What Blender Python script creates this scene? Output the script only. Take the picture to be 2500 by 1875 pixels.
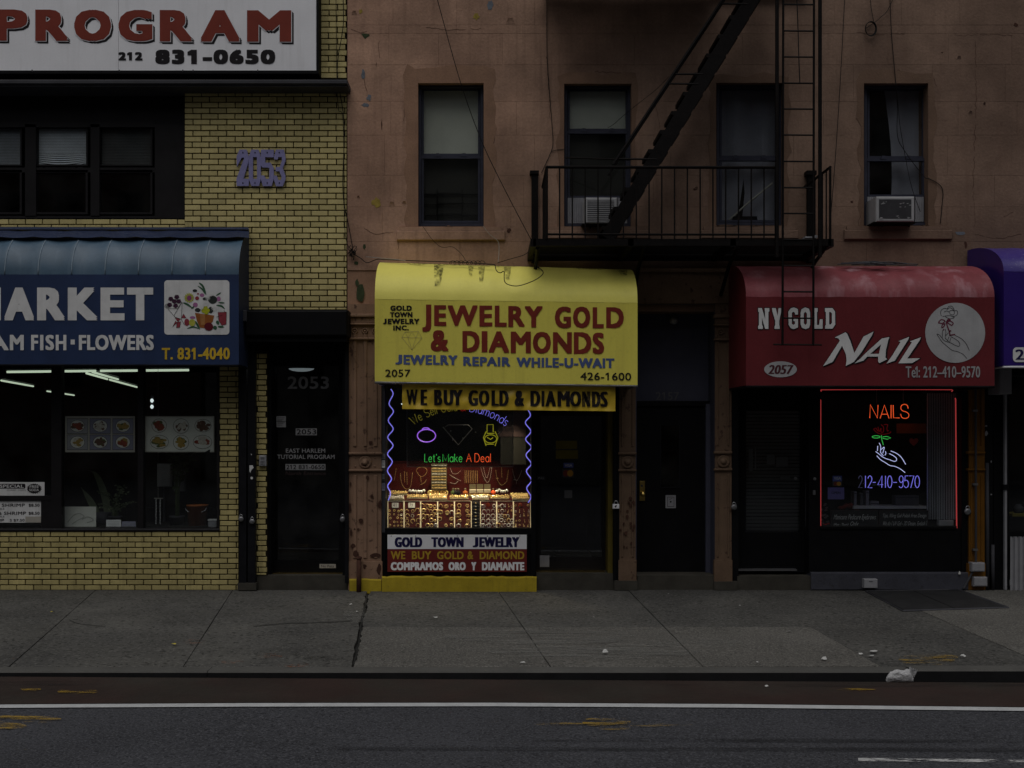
import bpy, math, random
from mathutils import Vector, Matrix
from mathutils.geometry import tessellate_polygon
R = random.Random(7)
S = bpy.context.scene
C = S.collection
for o in list(bpy.data.objects):
    bpy.data.objects.remove(o)

# ------------------------------------------------------------------ camera, sky, sun, exposure
D, H, F = 13.0, 1.9, 2665.0          # metres from the facade, eye height, focal length in photo pixels
CX, HY = 1200.0, 1050.0              # where the level line of sight meets the facade in the photo
cam = bpy.data.cameras.new('camera')
cam.sensor_width = 36
cam.lens = 36 * F / 2500
cam.shift_x = (1250 - CX) / 2500
cam.shift_y = (HY - 937.5) / 2500
cam.clip_start = .1
cam.clip_end = 400
co = bpy.data.objects.new('camera', cam)
C.objects.link(co)
co.location = (0, -D, H)
co.rotation_euler = (math.radians(90), 0, 0)
S.camera = co

EXPO = -0.45
SUN_EL, SUN_ROT = 68, 195
w = bpy.data.worlds.new('World')
S.world = w
w.use_nodes = True
wn = w.node_tree.nodes
wl = w.node_tree.links
bg = wn['Background']
sky = wn.new('ShaderNodeTexSky')
sky.sky_type = 'NISHITA'
sky.sun_disc = False
sky.sun_elevation = math.radians(SUN_EL)
sky.sun_rotation = math.radians(SUN_ROT)
sky.air_density = 1.0
sky.dust_density = 2.5
hs = wn.new('ShaderNodeHueSaturation')
hs.inputs['Saturation'].default_value = .22
wl.new(sky.outputs[0], hs.inputs['Color'])
wl.new(hs.outputs[0], bg.inputs['Color'])
bg.inputs['Strength'].default_value = .075
sl = bpy.data.lights.new('sun', 'SUN')
sl.energy = 1.3
sl.angle = math.radians(60)
sl.color = (1, .97, .93)
so = bpy.data.objects.new('sun', sl)
C.objects.link(so)
_el, _az = math.radians(SUN_EL), math.radians(SUN_ROT)
sd = Vector((math.sin(_az) * math.cos(_el), math.cos(_az) * math.cos(_el), math.sin(_el)))
so.rotation_euler = sd.to_track_quat('Z', 'Y').to_euler()
so.location = (0, -8, 14)
vs = S.view_settings
vs.view_transform = 'Standard'
vs.look = 'None'
vs.exposure = EXPO
vs.gamma = 1
vs.use_curve_mapping = False
S.cycles.max_bounces = 8
S.cycles.transparent_max_bounces = 12
S.cycles.sample_clamp_indirect = 4
S.cycles.use_denoising = True
EM = 2 ** (-EXPO)                     # lamp strength that shows as 1.0 at this exposure

# ------------------------------------------------------------------ coordinates
def W(px, py, d=0.0):                 # a photo pixel, d metres in front of the facade
    k = (D - d) / F
    return Vector(((px - CX) * k, -d, H + (HY - py) * k))

SIDE = .02                            # the pavement falls to the kerb
def zside(d): return -SIDE * d
def G(px, py, lift=0.0):              # a photo pixel on the pavement
    q = py - HY
    d = (q * D - F * (H - lift)) / (q + SIDE * F)
    return Vector(((px - CX) * (D - d) / F, -d, zside(d) + lift))
def zroad(x): return -.149 - .006 * x
def RD(px, py, lift=0.0):             # a photo pixel on the carriageway
    x = 0
    for _ in range(6):
        z = zroad(x) + lift
        t = (H - z) * F / (py - HY)
        x = (px - CX) * t / F
    return Vector((x, t - D, zroad(x) + lift))
KERB = 4.05

# ------------------------------------------------------------------ mesh building
class MB:
    def __init__(s): s.v = []; s.f = []
    def add(s, vs, fs):
        n = len(s.v); s.v += [Vector(a) for a in vs]; s.f += [tuple(i + n for i in f) for f in fs]; return s
    def box(s, x0, x1, y0, y1, z0, z1):
        return s.add([(x0,y0,z0),(x1,y0,z0),(x1,y1,z0),(x0,y1,z0),(x0,y0,z1),(x1,y0,z1),(x1,y1,z1),(x0,y1,z1)],
                     [(0,3,2,1),(4,5,6,7),(0,1,5,4),(1,2,6,5),(2,3,7,6),(3,0,4,7)])
    def pbox(s, a, b, t, u, d0, d1, ref=None):     # pixel rect seen at depth ref (front by default), from depth d0 to d1
        r = d1 if ref is None else ref
        p, q = W(a, u, r), W(b, t, r)
        return s.box(p.x, q.x, -d1, -d0, p.z, q.z)
    def cbox(s, a, b, t, u, d0, d1, c=.006):       # the same with a chamfered front
        p, q = W(a, u, d1), W(b, t, d1)
        x0, x1, z0, z1, y0, y1 = p.x, q.x, p.z, q.z, -d0, -d1
        vs = [(x0,y0,z0),(x1,y0,z0),(x1,y0,z1),(x0,y0,z1),
              (x0,y1+c,z0),(x1,y1+c,z0),(x1,y1+c,z1),(x0,y1+c,z1),
              (x0+c,y1,z0+c),(x1-c,y1,z0+c),(x1-c,y1,z1-c),(x0+c,y1,z1-c)]
        fs = [(0,1,2,3)] + [(i,(i+1)%4,4+(i+1)%4,4+i)[::-1] for i in range(4)] + [(4+i,4+(i+1)%4,8+(i+1)%4,8+i)[::-1] for i in range(4)] + [(11,10,9,8)]
        return s.add(vs, [f[::-1] for f in fs])
    def frame(s, a, b, t, u, wd, d0, d1):          # a rectangular frame of bar width wd (px)
        s.pbox(a, b, t, t + wd, d0, d1); s.pbox(a, b, u - wd, u, d0, d1)
        s.pbox(a, a + wd, t + wd, u - wd, d0, d1); s.pbox(b - wd, b, t + wd, u - wd, d0, d1)
        return s
    def poly(s, loops, d, th=0.0, fn=None):        # flat shape given in pixels (first loop outer, others holes)
        fn = fn or (lambda p: W(p[0], p[1], d))
        if not isinstance(loops[0][0], (tuple, list)): loops = [loops]
        L3 = [[Vector((x, -y, 0)) for x, y in l] for l in loops]
        tri = tessellate_polygon(L3)
        flat = [p for l in loops for p in l]
        vs = [fn(p) for p in flat]
        fs = []
        for t in tri:
            a, b, c = [L3f for L3f in [Vector((flat[i][0], -flat[i][1], 0)) for i in t]]
            fs.append(tuple(t) if (b - a).cross(c - a).z > 0 else tuple(t)[::-1])
        n = len(vs)
        if th:
            bk = [v + Vector((0, th, 0)) for v in vs]
            k = 0
            for l in loops:
                m = len(l)
                for i in range(m):
                    fs.append((k + i, k + (i + 1) % m, n + k + (i + 1) % m, n + k + i))
                k += m
            vs = vs + bk
        return s.add(vs, fs)
    def ribbon(s, pts, wd, d, closed=False, fn=None):   # flat painted stroke, width in px
        fn = fn or (lambda p: W(p[0], p[1], d))
        P = [Vector((p[0], p[1])) for p in pts]
        n = len(P); L = []; Q = []
        for i in range(n):
            a = P[i - 1] if (i or closed) else P[i]
            b = P[(i + 1) % n] if (i < n - 1 or closed) else P[i]
            t = (b - a); t = t.normalized() if t.length > 1e-6 else Vector((1, 0))
            nn = Vector((-t.y, t.x)) * wd * .5
            L.append(P[i] + nn); Q.append(P[i] - nn)
        k = len(s.v)
        s.v += [fn(p) for p in L] + [fn(p) for p in Q]
        for i in range(n if closed else n - 1):
            j = (i + 1) % n
            s.f.append((k + i, k + j, k + n + j, k + n + i))
        return s
    def tube(s, pts, r, n=6, closed=False):
        P = [Vector(p) for p in pts]
        m = len(P); k = len(s.v); up = None
        for i in range(m):
            a = P[i - 1] if (i or closed) else P[i]
            b = P[(i + 1) % m] if (i < m - 1 or closed) else P[i]
            t = (b - a); t = t.normalized() if t.length > 1e-9 else Vector((0, 0, 1))
            if up is None: up = t.orthogonal().normalized()
            u = (up - t * up.dot(t)); u = u.normalized() if u.length > 1e-6 else t.orthogonal().normalized()
            up = u; v = t.cross(u)
            for j in range(n):
                an = 2 * math.pi * j / n
                s.v.append(P[i] + (u * math.cos(an) + v * math.sin(an)) * r)
        for i in range(m if closed else m - 1):
            i2 = (i + 1) % m
            for j in range(n):
                j2 = (j + 1) % n
                s.f.append((k + i * n + j, k + i * n + j2, k + i2 * n + j2, k + i2 * n + j))
        if not closed:
            s.f.append(tuple(k + j for j in range(n))[::-1]); s.f.append(tuple(k + (m - 1) * n + j for j in range(n)))
        return s
    def ptube(s, pts, r, d, n=6, closed=False):
        return s.tube([W(p[0], p[1], p[2] if len(p) > 2 else d) for p in pts], r, n, closed)
    def ring(s, c, Rr, r, ax='y', n=12, m=5, sq=1.0):
        pts = []
        for i in range(n):
            a = 2 * math.pi * i / n
            u, v = Rr * math.cos(a), Rr * math.sin(a) * sq
            pts.append(c + (Vector((u, 0, v)) if ax == 'y' else Vector((u, v, 0)) if ax == 'z' else Vector((0, u, v))))
        return s.tube(pts, r, m, True)
    def lathe(s, c, prof, n=14, ax='z'):           # prof: (radius, height) along +z, or -y (towards the street)
        k = len(s.v); m = len(prof)
        for r, h in prof:
            for j in range(n):
                a = 2 * math.pi * j / n
                p = Vector((r * math.cos(a), r * math.sin(a), h)) if ax == 'z' else Vector((r * math.cos(a), -h, r * math.sin(a)))
                s.v.append(c + p)
        for i in range(m - 1):
            for j in range(n):
                j2 = (j + 1) % n
                f = (k + i * n + j, k + i * n + j2, k + (i + 1) * n + j2, k + (i + 1) * n + j)
                s.f.append(f)
        s.f.append(tuple(k + (m - 1) * n + j for j in range(n)))
        return s
    def blob(s, c, rx, ry, rz, n=9, m=6, jit=0.0, rr=R):
        k = len(s.v)
        for i in range(m + 1):
            th = math.pi * i / m
            for j in range(n):
                a = 2 * math.pi * j / n
                q = 1 + rr.uniform(-jit, jit)
                s.v.append(Vector(c) + Vector((rx * math.sin(th) * math.cos(a), ry * math.sin(th) * math.sin(a), rz * math.cos(th))) * q)
        for i in range(m):
            for j in range(n):
                j2 = (j + 1) % n
                s.f.append((k + i * n + j, k + (i + 1) * n + j, k + (i + 1) * n + j2, k + i * n + j2))
        return s

ORG = {}
def parent_org(p): return ORG.get(p.name, Vector()) if p else Vector()
def link(o, parent, org):
    C.objects.link(o)
    if parent is not None:
        o.parent = parent
        o.location = org - parent_org(parent)
    else:
        o.location = org
    ORG[o.name] = org.copy()
    return o
def mesh_of(name, mb, mat, org, smooth=False):
    me = bpy.data.meshes.new(name)
    me.from_pydata([v - org for v in mb.v], [], mb.f)
    if smooth: me.polygons.foreach_set('use_smooth', [True] * len(me.polygons))
    for m in (mat if isinstance(mat, (list, tuple)) else [mat]): me.materials.append(m)
    return me
def tag(o, label=None, cat=None, group=None, kind=None):
    if label: o['label'] = label
    if cat: o['category'] = cat
    if group: o['group'] = group
    if kind: o['kind'] = kind
    return o
def obj(name, mb, mat, parent=None, smooth=False, label=None, cat=None, group=None, kind=None):
    org = parent_org(parent) if parent is not None else None
    if org is None:
        xs = [v.x for v in mb.v]; ys = [v.y for v in mb.v]; zs = [v.z for v in mb.v]
        org = Vector(((min(xs) + max(xs)) / 2, (min(ys) + max(ys)) / 2, min(zs))) if kind != 'structure' else Vector()
    o = bpy.data.objects.new(name, mesh_of(name, mb, mat, org, smooth))
    link(o, parent, org)
    return tag(o, label, cat, group, kind)
def thing(name, label, cat, px=None, py=None, d=0.0, at=None, group=None):
    o = bpy.data.objects.new(name, None)
    o.empty_display_size = .1
    link(o, None, Vector(at) if at is not None else W(px, py, d))
    return tag(o, label, cat, group)
def node(name, parent, label=None):               # an Empty part that holds sub-parts
    o = bpy.data.objects.new(name, None)
    link(o, parent, parent_org(parent))
    return tag(o, label)
def copy_tree(src, off, label=None, parent=None):
    c = src.copy(); C.objects.link(c)
    if parent is not None: c.parent = parent
    else: c.location = src.location + off
    ORG[c.name] = ORG[src.name] + off
    if label: c['label'] = label
    for ch in list(src.children): copy_tree(ch, off, None, c)
    return c

# ------------------------------------------------------------------ lettering
_fc = {}
def glyphs(s, off):
    k = (s, off)
    if k not in _fc:
        cu = bpy.data.curves.new('txt', 'FONT')
        cu.body = s; cu.resolution_u = 3; cu.space_character = 1 + off * 3.0
        o = bpy.data.objects.new('txt', cu); C.objects.link(o)
        m = bpy.data.meshes.new_from_object(o.evaluated_get(bpy.context.evaluated_depsgraph_get()))
        vs = [v.co.copy() for v in m.vertices]; fs = [tuple(p.vertices) for p in m.polygons]
        bpy.data.objects.remove(o); bpy.data.curves.remove(cu); bpy.data.meshes.remove(m)
        if '1' in s:                                # the built-in figure one is a bare bar: give it its flag
            par = list(range(len(vs)))
            def root(i):
                while par[i] != i: i = par[i]
                return i
            for f in fs:
                for i in f[1:]: par[root(i)] = root(f[0])
            comp = {}
            for i in range(len(vs)): comp.setdefault(root(i), []).append(i)
            hh = max(v.y for v in vs) - min(v.y for v in vs)
            for ids in comp.values():
                xa = min(vs[i].x for i in ids); xb = max(vs[i].x for i in ids); ya = min(vs[i].y for i in ids); yb = max(vs[i].y for i in ids)
                if len(ids) <= 6 and yb - ya > .7 * hh and xb - xa < .4 * hh:
                    k = len(vs); vs += [Vector((xa, yb, 0)), Vector((xa - .2 * hh, yb - .17 * hh, 0)), Vector((xa - .2 * hh, yb - .3 * hh, 0)), Vector((xa, yb - .19 * hh, 0))]; fs.append((k, k + 1, k + 2, k + 3))
        x0 = min(v.x for v in vs); x1 = max(v.x for v in vs); y0 = min(v.y for v in vs); y1 = max(v.y for v in vs)
        _fc[k] = ([((v.x - x0) / (x1 - x0), (y1 - v.y) / (y1 - y0)) for v in vs], fs)
    return _fc[k]
def put(mb, s, a, b, t, u, d, bold=.0, tilt=0.0, shear=0.0, xb=0, xbw=1.0, fn=None, dx=0, dy=0):
    """text fitted to the pixel box a..b x t..u at depth d; tilt = drop in px from left to right; xb widens the uprights"""
    if not isinstance(bold, tuple): bold = (max(0, bold) * 1.6, max(0, bold) * 1.1)
    vs, fs = glyphs(s, round(bold[0] * .6, 3))
    fn = fn or W
    ex, ey = bold[0] * (u - t), bold[1] * (u - t)
    if xb: ex, ey = xb * xbw / 2, 0
    if ex < .12: offs = [(0, 0)]
    elif ey < .05: offs = [(-ex, 0), (0, 0), (ex, 0)]
    else: offs = [(i * ex, j * ey) for i in (-1, 0, 1) for j in (-1, 0, 1)]
    a += ex; b -= ex; t += ey; u -= ey
    for k, (ox, oy) in enumerate(offs):
        mb.add([fn(a + x * (b - a) + ox + shear * (1 - y) * (u - t) + dx, t + y * (u - t) + oy + tilt * x + dy, d + .00012 * k) for x, y in vs], fs)
    return mb

def word(name, mat, parent, *a, **k): return obj(name, put(MB(), *a, **k), mat, parent)

# single-stroke tube lettering: polylines in a unit box, y down
def _arc(cx, cy, rx, ry, a0, a1, n=12):
    return [(cx + rx * math.cos(math.radians(a0 + (a1 - a0) * i / n)), cy - ry * math.sin(math.radians(a0 + (a1 - a0) * i / n))) for i in range(n + 1)]
LC = .36                                           # top of the small letters
def _o(cx=.5): return _arc(cx, (1 + LC) / 2, .5, (1 - LC) / 2, 0, 360, 16)
STK = {
 'W': (.95, [[(0, 0), (.27, 1), (.5, .15), (.73, 1), (1, 0)]]),
 'S': (.6, [_arc(.5, .25, .48, .25, 25, 270, 12) + _arc(.5, .75, .5, .25, 90, -155, 12)]),
 'G': (.7, [_arc(.5, .5, .5, .5, 40, 330, 18) + [(1, .55), (.55, .55)]]),
 'D': (.62, [[(0, 0), (0, 1), (.4, 1)] + _arc(.4, .5, .6, .5, -90, 90, 14) + [(0, 0)]]),
 'L': (.42, [[(0, 0), (0, 1), (1, 1)]]),
 'M': (.8, [[(0, 1), (0, 0), (.5, .85), (1, 0), (1, 1)]]),
 'A': (.62, [[(0, 1), (.5, 0), (1, 1)], [(.2, .62), (.8, .62)]]),
 'N': (.6, [[(0, 1), (.04, 0), (.94, 1), (1, 0)]]),
 'I': (.04, [[(0, 0), (0, 1)]]),
 'e': (.46, [[(0, .66), (1, .66)] + _arc(.5, (1 + LC) / 2, .5, (1 - LC) / 2, 0, 325, 16)[1:]]),
 'l': (.05, [[(0, 0), (0, 1)]]),
 'o': (.5, [_o()]),
 'd': (.48, [_o(), [(1, 0), (1, 1)]]),
 'a': (.46, [_o(), [(1, LC), (1, 1)]]),
 'i': (.05, [[(0, LC), (0, 1)], [(0, .12), (0, .2)]]),
 'm': (.72, [[(0, LC), (0, 1)], [(0, .55)] + _arc(.25, .56, .25, .18, 180, 0, 6) + [(.5, 1)], [(.5, .55)] + _arc(.75, .56, .25, .18, 180, 0, 6) + [(1, 1)]]),
 'n': (.42, [[(0, LC), (0, 1)], [(0, .6)] + _arc(.5, .58, .5, .22, 180, 0, 8) + [(1, 1)]]),
 's': (.36, [_arc(.5, LC + .16, .48, .16, 30, 270, 9) + _arc(.5, 1 - .16, .5, .16, 90, -150, 9)]),
 't': (.28, [[(.45, .1), (.45, .85), (.75, 1), (1, .98)], [(0, LC), (1, LC)]]),
 'k': (.42, [[(0, 0), (0, 1)], [(.95, LC), (.05, .72)], [(.35, .62), (1, 1)]]),
 "'": (.06, [[(.5, 0), (.3, .2)]]),
 '&': (.6, [[(1, 1), (.2, .3)] + _arc(.45, .18, .28, .18, 200, -40, 8) + [(.1, .62)] + _arc(.4, .78, .38, .22, 170, 330, 8) + [(.95, .5)]]),
 '2': (.5, [_arc(.48, .28, .46, .28, 170, -35, 10) + [(0, 1), (1, 1)]]),
 '1': (.1, [[(.5, 0), (.5, 1)]]),
 '4': (.6, [[(.75, 1), (.8, 0), (0, .75), (1, .75)]]),
 '0': (.5, [_arc(.5, .5, .5, .5, 0, 360, 18)]),
 '9': (.5, [_arc(.5, .28, .48, .28, 0, 360, 14) + [(.95, .6)] + _arc(.45, .75, .5, .25, 0, -150, 8)]),
 '5': (.5, [[(.95, 0), (.2, 0), (.08, .45)] + _arc(.42, .68, .56, .32, 120, -150, 12)]),
 '7': (.5, [[(0, 0), (1, 0), (.3, 1)]]),
 '-': (.3, [[(.1, .55), (.9, .55)]]),
}
def stroke(ch, a, b, t, u):
    return [[(a + x * (b - a), t + y * (u - t)) for x, y in l] for l in STK[ch][1]]
def word_layout(s, gap=.2, space=.42):
    x = 0; out = []
    for ch in s:
        if ch == ' ': x += space; continue
        w_ = STK[ch][0]; out.append((ch, x, x + w_)); x += w_ + gap
    return out, x - gap
def neon_word(mb, s, a, b, t, u, d, r=.006):
    lay, tot = word_layout(s)
    k = (b - a) / tot
    for ch, x0, x1 in lay:
        for l in stroke(ch, a + x0 * k, a + x1 * k, t, u): mb.ptube(l, r, d, 5)
    return mb
def smooth(pts, n=5):
    P = [Vector(p) for p in pts]; out = []
    for i in range(len(P) - 1):
        p0 = P[max(i - 1, 0)]; p1 = P[i]; p2 = P[i + 1]; p3 = P[min(i + 2, len(P) - 1)]
        for j in range(n):
            t = j / n
            out.append(.5 * ((2 * p1) + (p2 - p0) * t + (2 * p0 - 5 * p1 + 4 * p2 - p3) * t * t + (3 * p1 - p0 - 3 * p2 + p3) * t ** 3))
    return [tuple(p) for p in out] + [tuple(P[-1])]
def zm(ox, oy, sc):                                 # points read off an enlarged crop of the photograph
    return lambda pts: [(ox + x / sc, oy + y / sc) for x, y in pts]

# ------------------------------------------------------------------ materials
def M(name, col, rough=.65, var=.22, vs=2.5, bump=0.0, bs=60, metal=0.0, spec=.15, spot2=0.0, spt=.62, streak=0.0, scol=(.02, .02, .02), ss=(14, 14, .9),
      emis=None, rnd=0.0, darker_right=None, spot=0.0, spcol=(.02, .02, .02), sps=90, coat=0.0, tint=None, bdist=.004):
    m = bpy.data.materials.new(name); m.use_nodes = True
    nt = m.node_tree; N = nt.nodes; L = nt.links
    b = N['Principled BSDF']
    b.inputs['Roughness'].default_value = rough
    b.inputs['Metallic'].default_value = metal
    b.inputs['Specular IOR Level'].default_value = spec
    if coat: b.inputs['Coat Weight'].default_value = coat; b.inputs['Coat Roughness'].default_value = .15
    geo = N.new('ShaderNodeNewGeometry')
    def noise(scale, detail=5, vec=None, rgh=.6):
        n = N.new('ShaderNodeTexNoise'); n.inputs['Scale'].default_value = scale; n.inputs['Detail'].default_value = detail
        n.inputs['Roughness'].default_value = rgh
        L.new(vec or geo.outputs['Position'], n.inputs['Vector']); return n.outputs['Fac']
    def mrange(x, a, b_, c, d_):
        n = N.new('ShaderNodeMapRange'); L.new(x, n.inputs[0])
        for i, q in enumerate((a, b_, c, d_)): n.inputs[1 + i].default_value = q
        return n.outputs[0]
    def math_(op, x, y):
        n = N.new('ShaderNodeMath'); n.operation = op
        for i, q in enumerate((x, y)):
            if isinstance(q, (int, float)): n.inputs[i].default_value = q
            else: L.new(q, n.inputs[i])
        return n.outputs[0]
    def mix(f, a, b_, mode='MIX'):
        n = N.new('ShaderNodeMix'); n.data_type = 'RGBA'; n.blend_type = mode
        for sock, q in ((n.inputs[0], f), (n.inputs[6], a), (n.inputs[7], b_)):
            if hasattr(q, 'is_output'): L.new(q, sock)
            elif isinstance(q, (int, float)): sock.default_value = q
            else: sock.default_value = (*q, 1)
        return n.outputs[2]
    rgb = N.new('ShaderNodeRGB'); rgb.outputs[0].default_value = (*col, 1)
    cur = rgb.outputs[0]
    if tint:
        f = mrange(noise(vs * .6, 3), .38, .62, 0, 1)
        cur = mix(f, cur, tint)
    if var:
        f = mrange(noise(vs, 6), .25, .75, 1 - var, 1 + var)
        f2 = mrange(noise(vs * 22, 3), .25, .75, 1 - var * .5, 1 + var * .5)
        vv = math_('MULTIPLY', f, f2)
        if rnd:
            oi = N.new('ShaderNodeObjectInfo')
            s_ = math_('FRACT', math_('ADD', oi.outputs['Random'], geo.outputs['Random Per Island']), 0)
            vv = math_('MULTIPLY', vv, mrange(s_, 0, 1, 1 - rnd, 1 + rnd))
            s2 = math_('FRACT', math_('MULTIPLY', s_, 7.31), 0)
        cmb = N.new('ShaderNodeCombineColor')
        for i in range(3): L.new(vv, cmb.inputs[i])
        cur = mix(1.0, cur, cmb.outputs[0], 'MULTIPLY')
        if rnd and tint:
            pass
    if darker_right:                                    # multiplies the colour darker towards the right of the front
        sx = N.new('ShaderNodeSeparateXYZ'); L.new(geo.outputs['Position'], sx.inputs[0])
        f = mrange(math_('ADD', sx.outputs[0], math_('MULTIPLY', noise(.7, 5), 5.0)), darker_right[1], darker_right[2], 0, 1)
        cmb2 = N.new('ShaderNodeMix'); cmb2.data_type = 'RGBA'; cmb2.blend_type = 'MULTIPLY'; L.new(f, cmb2.inputs[0]); L.new(cur, cmb2.inputs[6]); cmb2.inputs[7].default_value = (*darker_right[0], 1); cur = cmb2.outputs[2]
    if streak:
        mp = N.new('ShaderNodeMapping'); mp.inputs['Scale'].default_value = ss
        L.new(geo.outputs['Position'], mp.inputs['Vector'])
        f = mrange(noise(1.0, 5, mp.outputs[0]), .5, .72, 0, streak)
        f = math_('MULTIPLY', f, mrange(noise(1.3, 3), .35, .6, .15, 1))
        cur = mix(f, cur, scol)
    if spot:
        f = mrange(noise(sps, 2), spt, spt + .08, 0, spot)
        cur = mix(f, cur, spcol)
    if spot2:                                      # pale grit
        f = mrange(noise(sps * 1.6, 1), spt - .01, spt + .07, 0, spot2 * .6)
        cur = mix(f, cur, tuple(min(1, q * 2.1 + .02) for q in col))
    L.new(cur, b.inputs['Base Color'])
    if bump:
        bp = N.new('ShaderNodeBump'); bp.inputs['Strength'].default_value = bump; bp.inputs['Distance'].default_value = bdist
        hh = math_('ADD', noise(bs, 4), math_('MULTIPLY', noise(bs * .16, 4), 1.5))
        L.new(hh, bp.inputs['Height']); L.new(bp.outputs[0], b.inputs['Normal'])
    if emis:
        b.inputs['Emission Color'].default_value = (*emis[0], 1)
        b.inputs['Emission Strength'].default_value = emis[1] * EM
    return m
def glass_mat(name, tint=(.9, .92, .92), dirt=.03, rough=.02):
    m = bpy.data.materials.new(name); m.use_nodes = True
    N = m.node_tree.nodes; L = m.node_tree.links
    N.remove(N['Principled BSDF']); out = N['Material Output']
    tr = N.new('ShaderNodeBsdfTransparent'); tr.inputs[0].default_value = (*tint, 1)
    gl = N.new('ShaderNodeBsdfGlossy'); gl.inputs['Roughness'].default_value = rough; gl.inputs[0].default_value = (.9, .9, .92, 1)
    lw = N.new('ShaderNodeLayerWeight'); lw.inputs[0].default_value = .5
    pw = N.new('ShaderNodeMath'); pw.operation = 'POWER'; L.new(lw.outputs['Facing'], pw.inputs[0]); pw.inputs[1].default_value = 5
    fr = N.new('ShaderNodeMath'); fr.operation = 'MULTIPLY_ADD'; L.new(pw.outputs[0], fr.inputs[0]); fr.inputs[1].default_value = .96; fr.inputs[2].default_value = .04
    mx = N.new('ShaderNodeMixShader'); L.new(fr.outputs[0], mx.inputs[0]); L.new(tr.outputs[0], mx.inputs[1]); L.new(gl.outputs[0], mx.inputs[2])
    df = N.new('ShaderNodeBsdfDiffuse'); df.inputs[0].default_value = (.25, .25, .24, 1)
    nz = N.new('ShaderNodeTexNoise'); nz.inputs['Scale'].default_value = 3; nz.inputs['Detail'].default_value = 6
    geo = N.new('ShaderNodeNewGeometry'); L.new(geo.outputs['Position'], nz.inputs['Vector'])
    mr = N.new('ShaderNodeMapRange'); L.new(nz.outputs['Fac'], mr.inputs[0])
    mr.inputs[1].default_value = .35; mr.inputs[2].default_value = .8; mr.inputs[3].default_value = 0; mr.inputs[4].default_value = dirt * 3
    m2 = N.new('ShaderNodeMixShader'); L.new(mr.outputs[0], m2.inputs[0]); L.new(mx.outputs[0], m2.inputs[1]); L.new(df.outputs[0], m2.inputs[2])
    L.new(m2.outputs[0], out.inputs[0])
    return m
def patchy(name, col, lo=.45, hi=.6, scale=(6, 6, 6), rough=.8, amount=1.0):   # worn paint: shows through where it has gone
    m = bpy.data.materials.new(name); m.use_nodes = True
    N = m.node_tree.nodes; L = m.node_tree.links
    b = N['Principled BSDF']; b.inputs['Base Color'].default_value = (*col, 1); b.inputs['Roughness'].default_value = rough
    b.inputs['Specular IOR Level'].default_value = .2
    geo = N.new('ShaderNodeNewGeometry'); mp = N.new('ShaderNodeMapping'); mp.inputs['Scale'].default_value = scale
    L.new(geo.outputs['Position'], mp.inputs['Vector'])
    nz = N.new('ShaderNodeTexNoise'); nz.inputs['Scale'].default_value = 1; nz.inputs['Detail'].default_value = 8; nz.inputs['Roughness'].default_value = .7
    L.new(mp.outputs[0], nz.inputs['Vector'])
    mr = N.new('ShaderNodeMapRange'); L.new(nz.outputs['Fac'], mr.inputs[0])
    mr.inputs[1].default_value = lo; mr.inputs[2].default_value = hi; mr.inputs[3].default_value = 0; mr.inputs[4].default_value = amount
    L.new(mr.outputs[0], b.inputs['Alpha'])
    return m

X = {}
X['brick'] = M('yellow_glazed_brick', (.52, .44, .2), .6, .14, 4, .3, 70, rnd=.15, spot=.35, spcol=(.16, .1, .04), sps=35, streak=.35, scol=(.12, .09, .04))
X['brick_low'] = M('shaded_grimy_yellow_brick', (.41, .345, .15), .65, .2, 4, .3, 70, rnd=.16, spot=.4, spcol=(.14, .1, .04), sps=30, streak=.5, scol=(.1, .08, .04))  # base colour darkened for the awning's shade on the lower wall, plus grime streaks
X['mortar'] = M('dark_mortar', (.012, .009, .006), .9, .3, 6, .4, 80)
X['stucco'] = M('salmon_stucco', (.47, .287, .2), .88, .28, 1.5, 1.0, 34, tint=(.32, .192, .135), darker_right=((.5, .54, .57), 1.0, 5.0), streak=.5, scol=(.15, .09, .065), spot=.3, spcol=(.1, .06, .045), sps=70, rnd=.05)
X['stucco2'] = M('brown_stucco_patch', (.3, .175, .115), .85, .2, 2.5, .7, 45, darker_right=((.5, .54, .57), 1.0, 5.0), streak=.3, scol=(.13, .08, .06))
X['iron'] = M('cast_iron_paint', (.27, .165, .11), .6, .2, 4, .35, 60, darker_right=((.5, .53, .52), .5, 3.0), streak=.4, scol=(.1, .06, .045), spot=.8, spcol=(.05, .025, .02), sps=14)
X['peel'] = M('bare_patch_grey_blue', (.14, .155, .18), .9, .3, 20, .5, 80)
X['peel_y'] = M('bare_patch_yellow', (.3, .22, .05), .9, .3, 20, .5, 80)
X['peel_g'] = M('bare_patch_green', (.045, .06, .03), .9, .4, 25, .5, 80)
X['rust'] = M('rusty_patch', (.06, .028, .02), .9, .4, 25, .6, 80)
X['black'] = M('black_paint', (.006, .006, .007), .55, .25, 5, .2, 60, spec=.08)
X['blackm'] = M('black_metal', (.008, .008, .01), .45, .3, 8, .25, 70, spec=.15)
X['fire'] = M('black_iron', (.006, .005, .005), .6, .3, 10, .5, 90, spot=.5, spcol=(.03, .014, .01), sps=40, spec=.08)
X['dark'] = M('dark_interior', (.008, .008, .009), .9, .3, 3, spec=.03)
X['dark2'] = M('dim_interior', (.025, .025, .022), .9, .3, 3, spec=.03)
X['navy'] = M('navy_window_paint', (.035, .037, .055), .5, .25, 8, .2, 60)
X['bronze'] = M('bronze_frame', (.013, .012, .013), .45, .25, 6, .1, 60)
X['white'] = M('white_print', (.8, .8, .83), .45, .05, 3, streak=.16, scol=(.35, .33, .32))
X['whited'] = M('dull_white_print', (.62, .62, .62), .5, .12, 6, streak=.25, scol=(.2, .2, .2))
X['paper'] = M('paper', (.45, .45, .44), .8, .08, 8)
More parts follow.
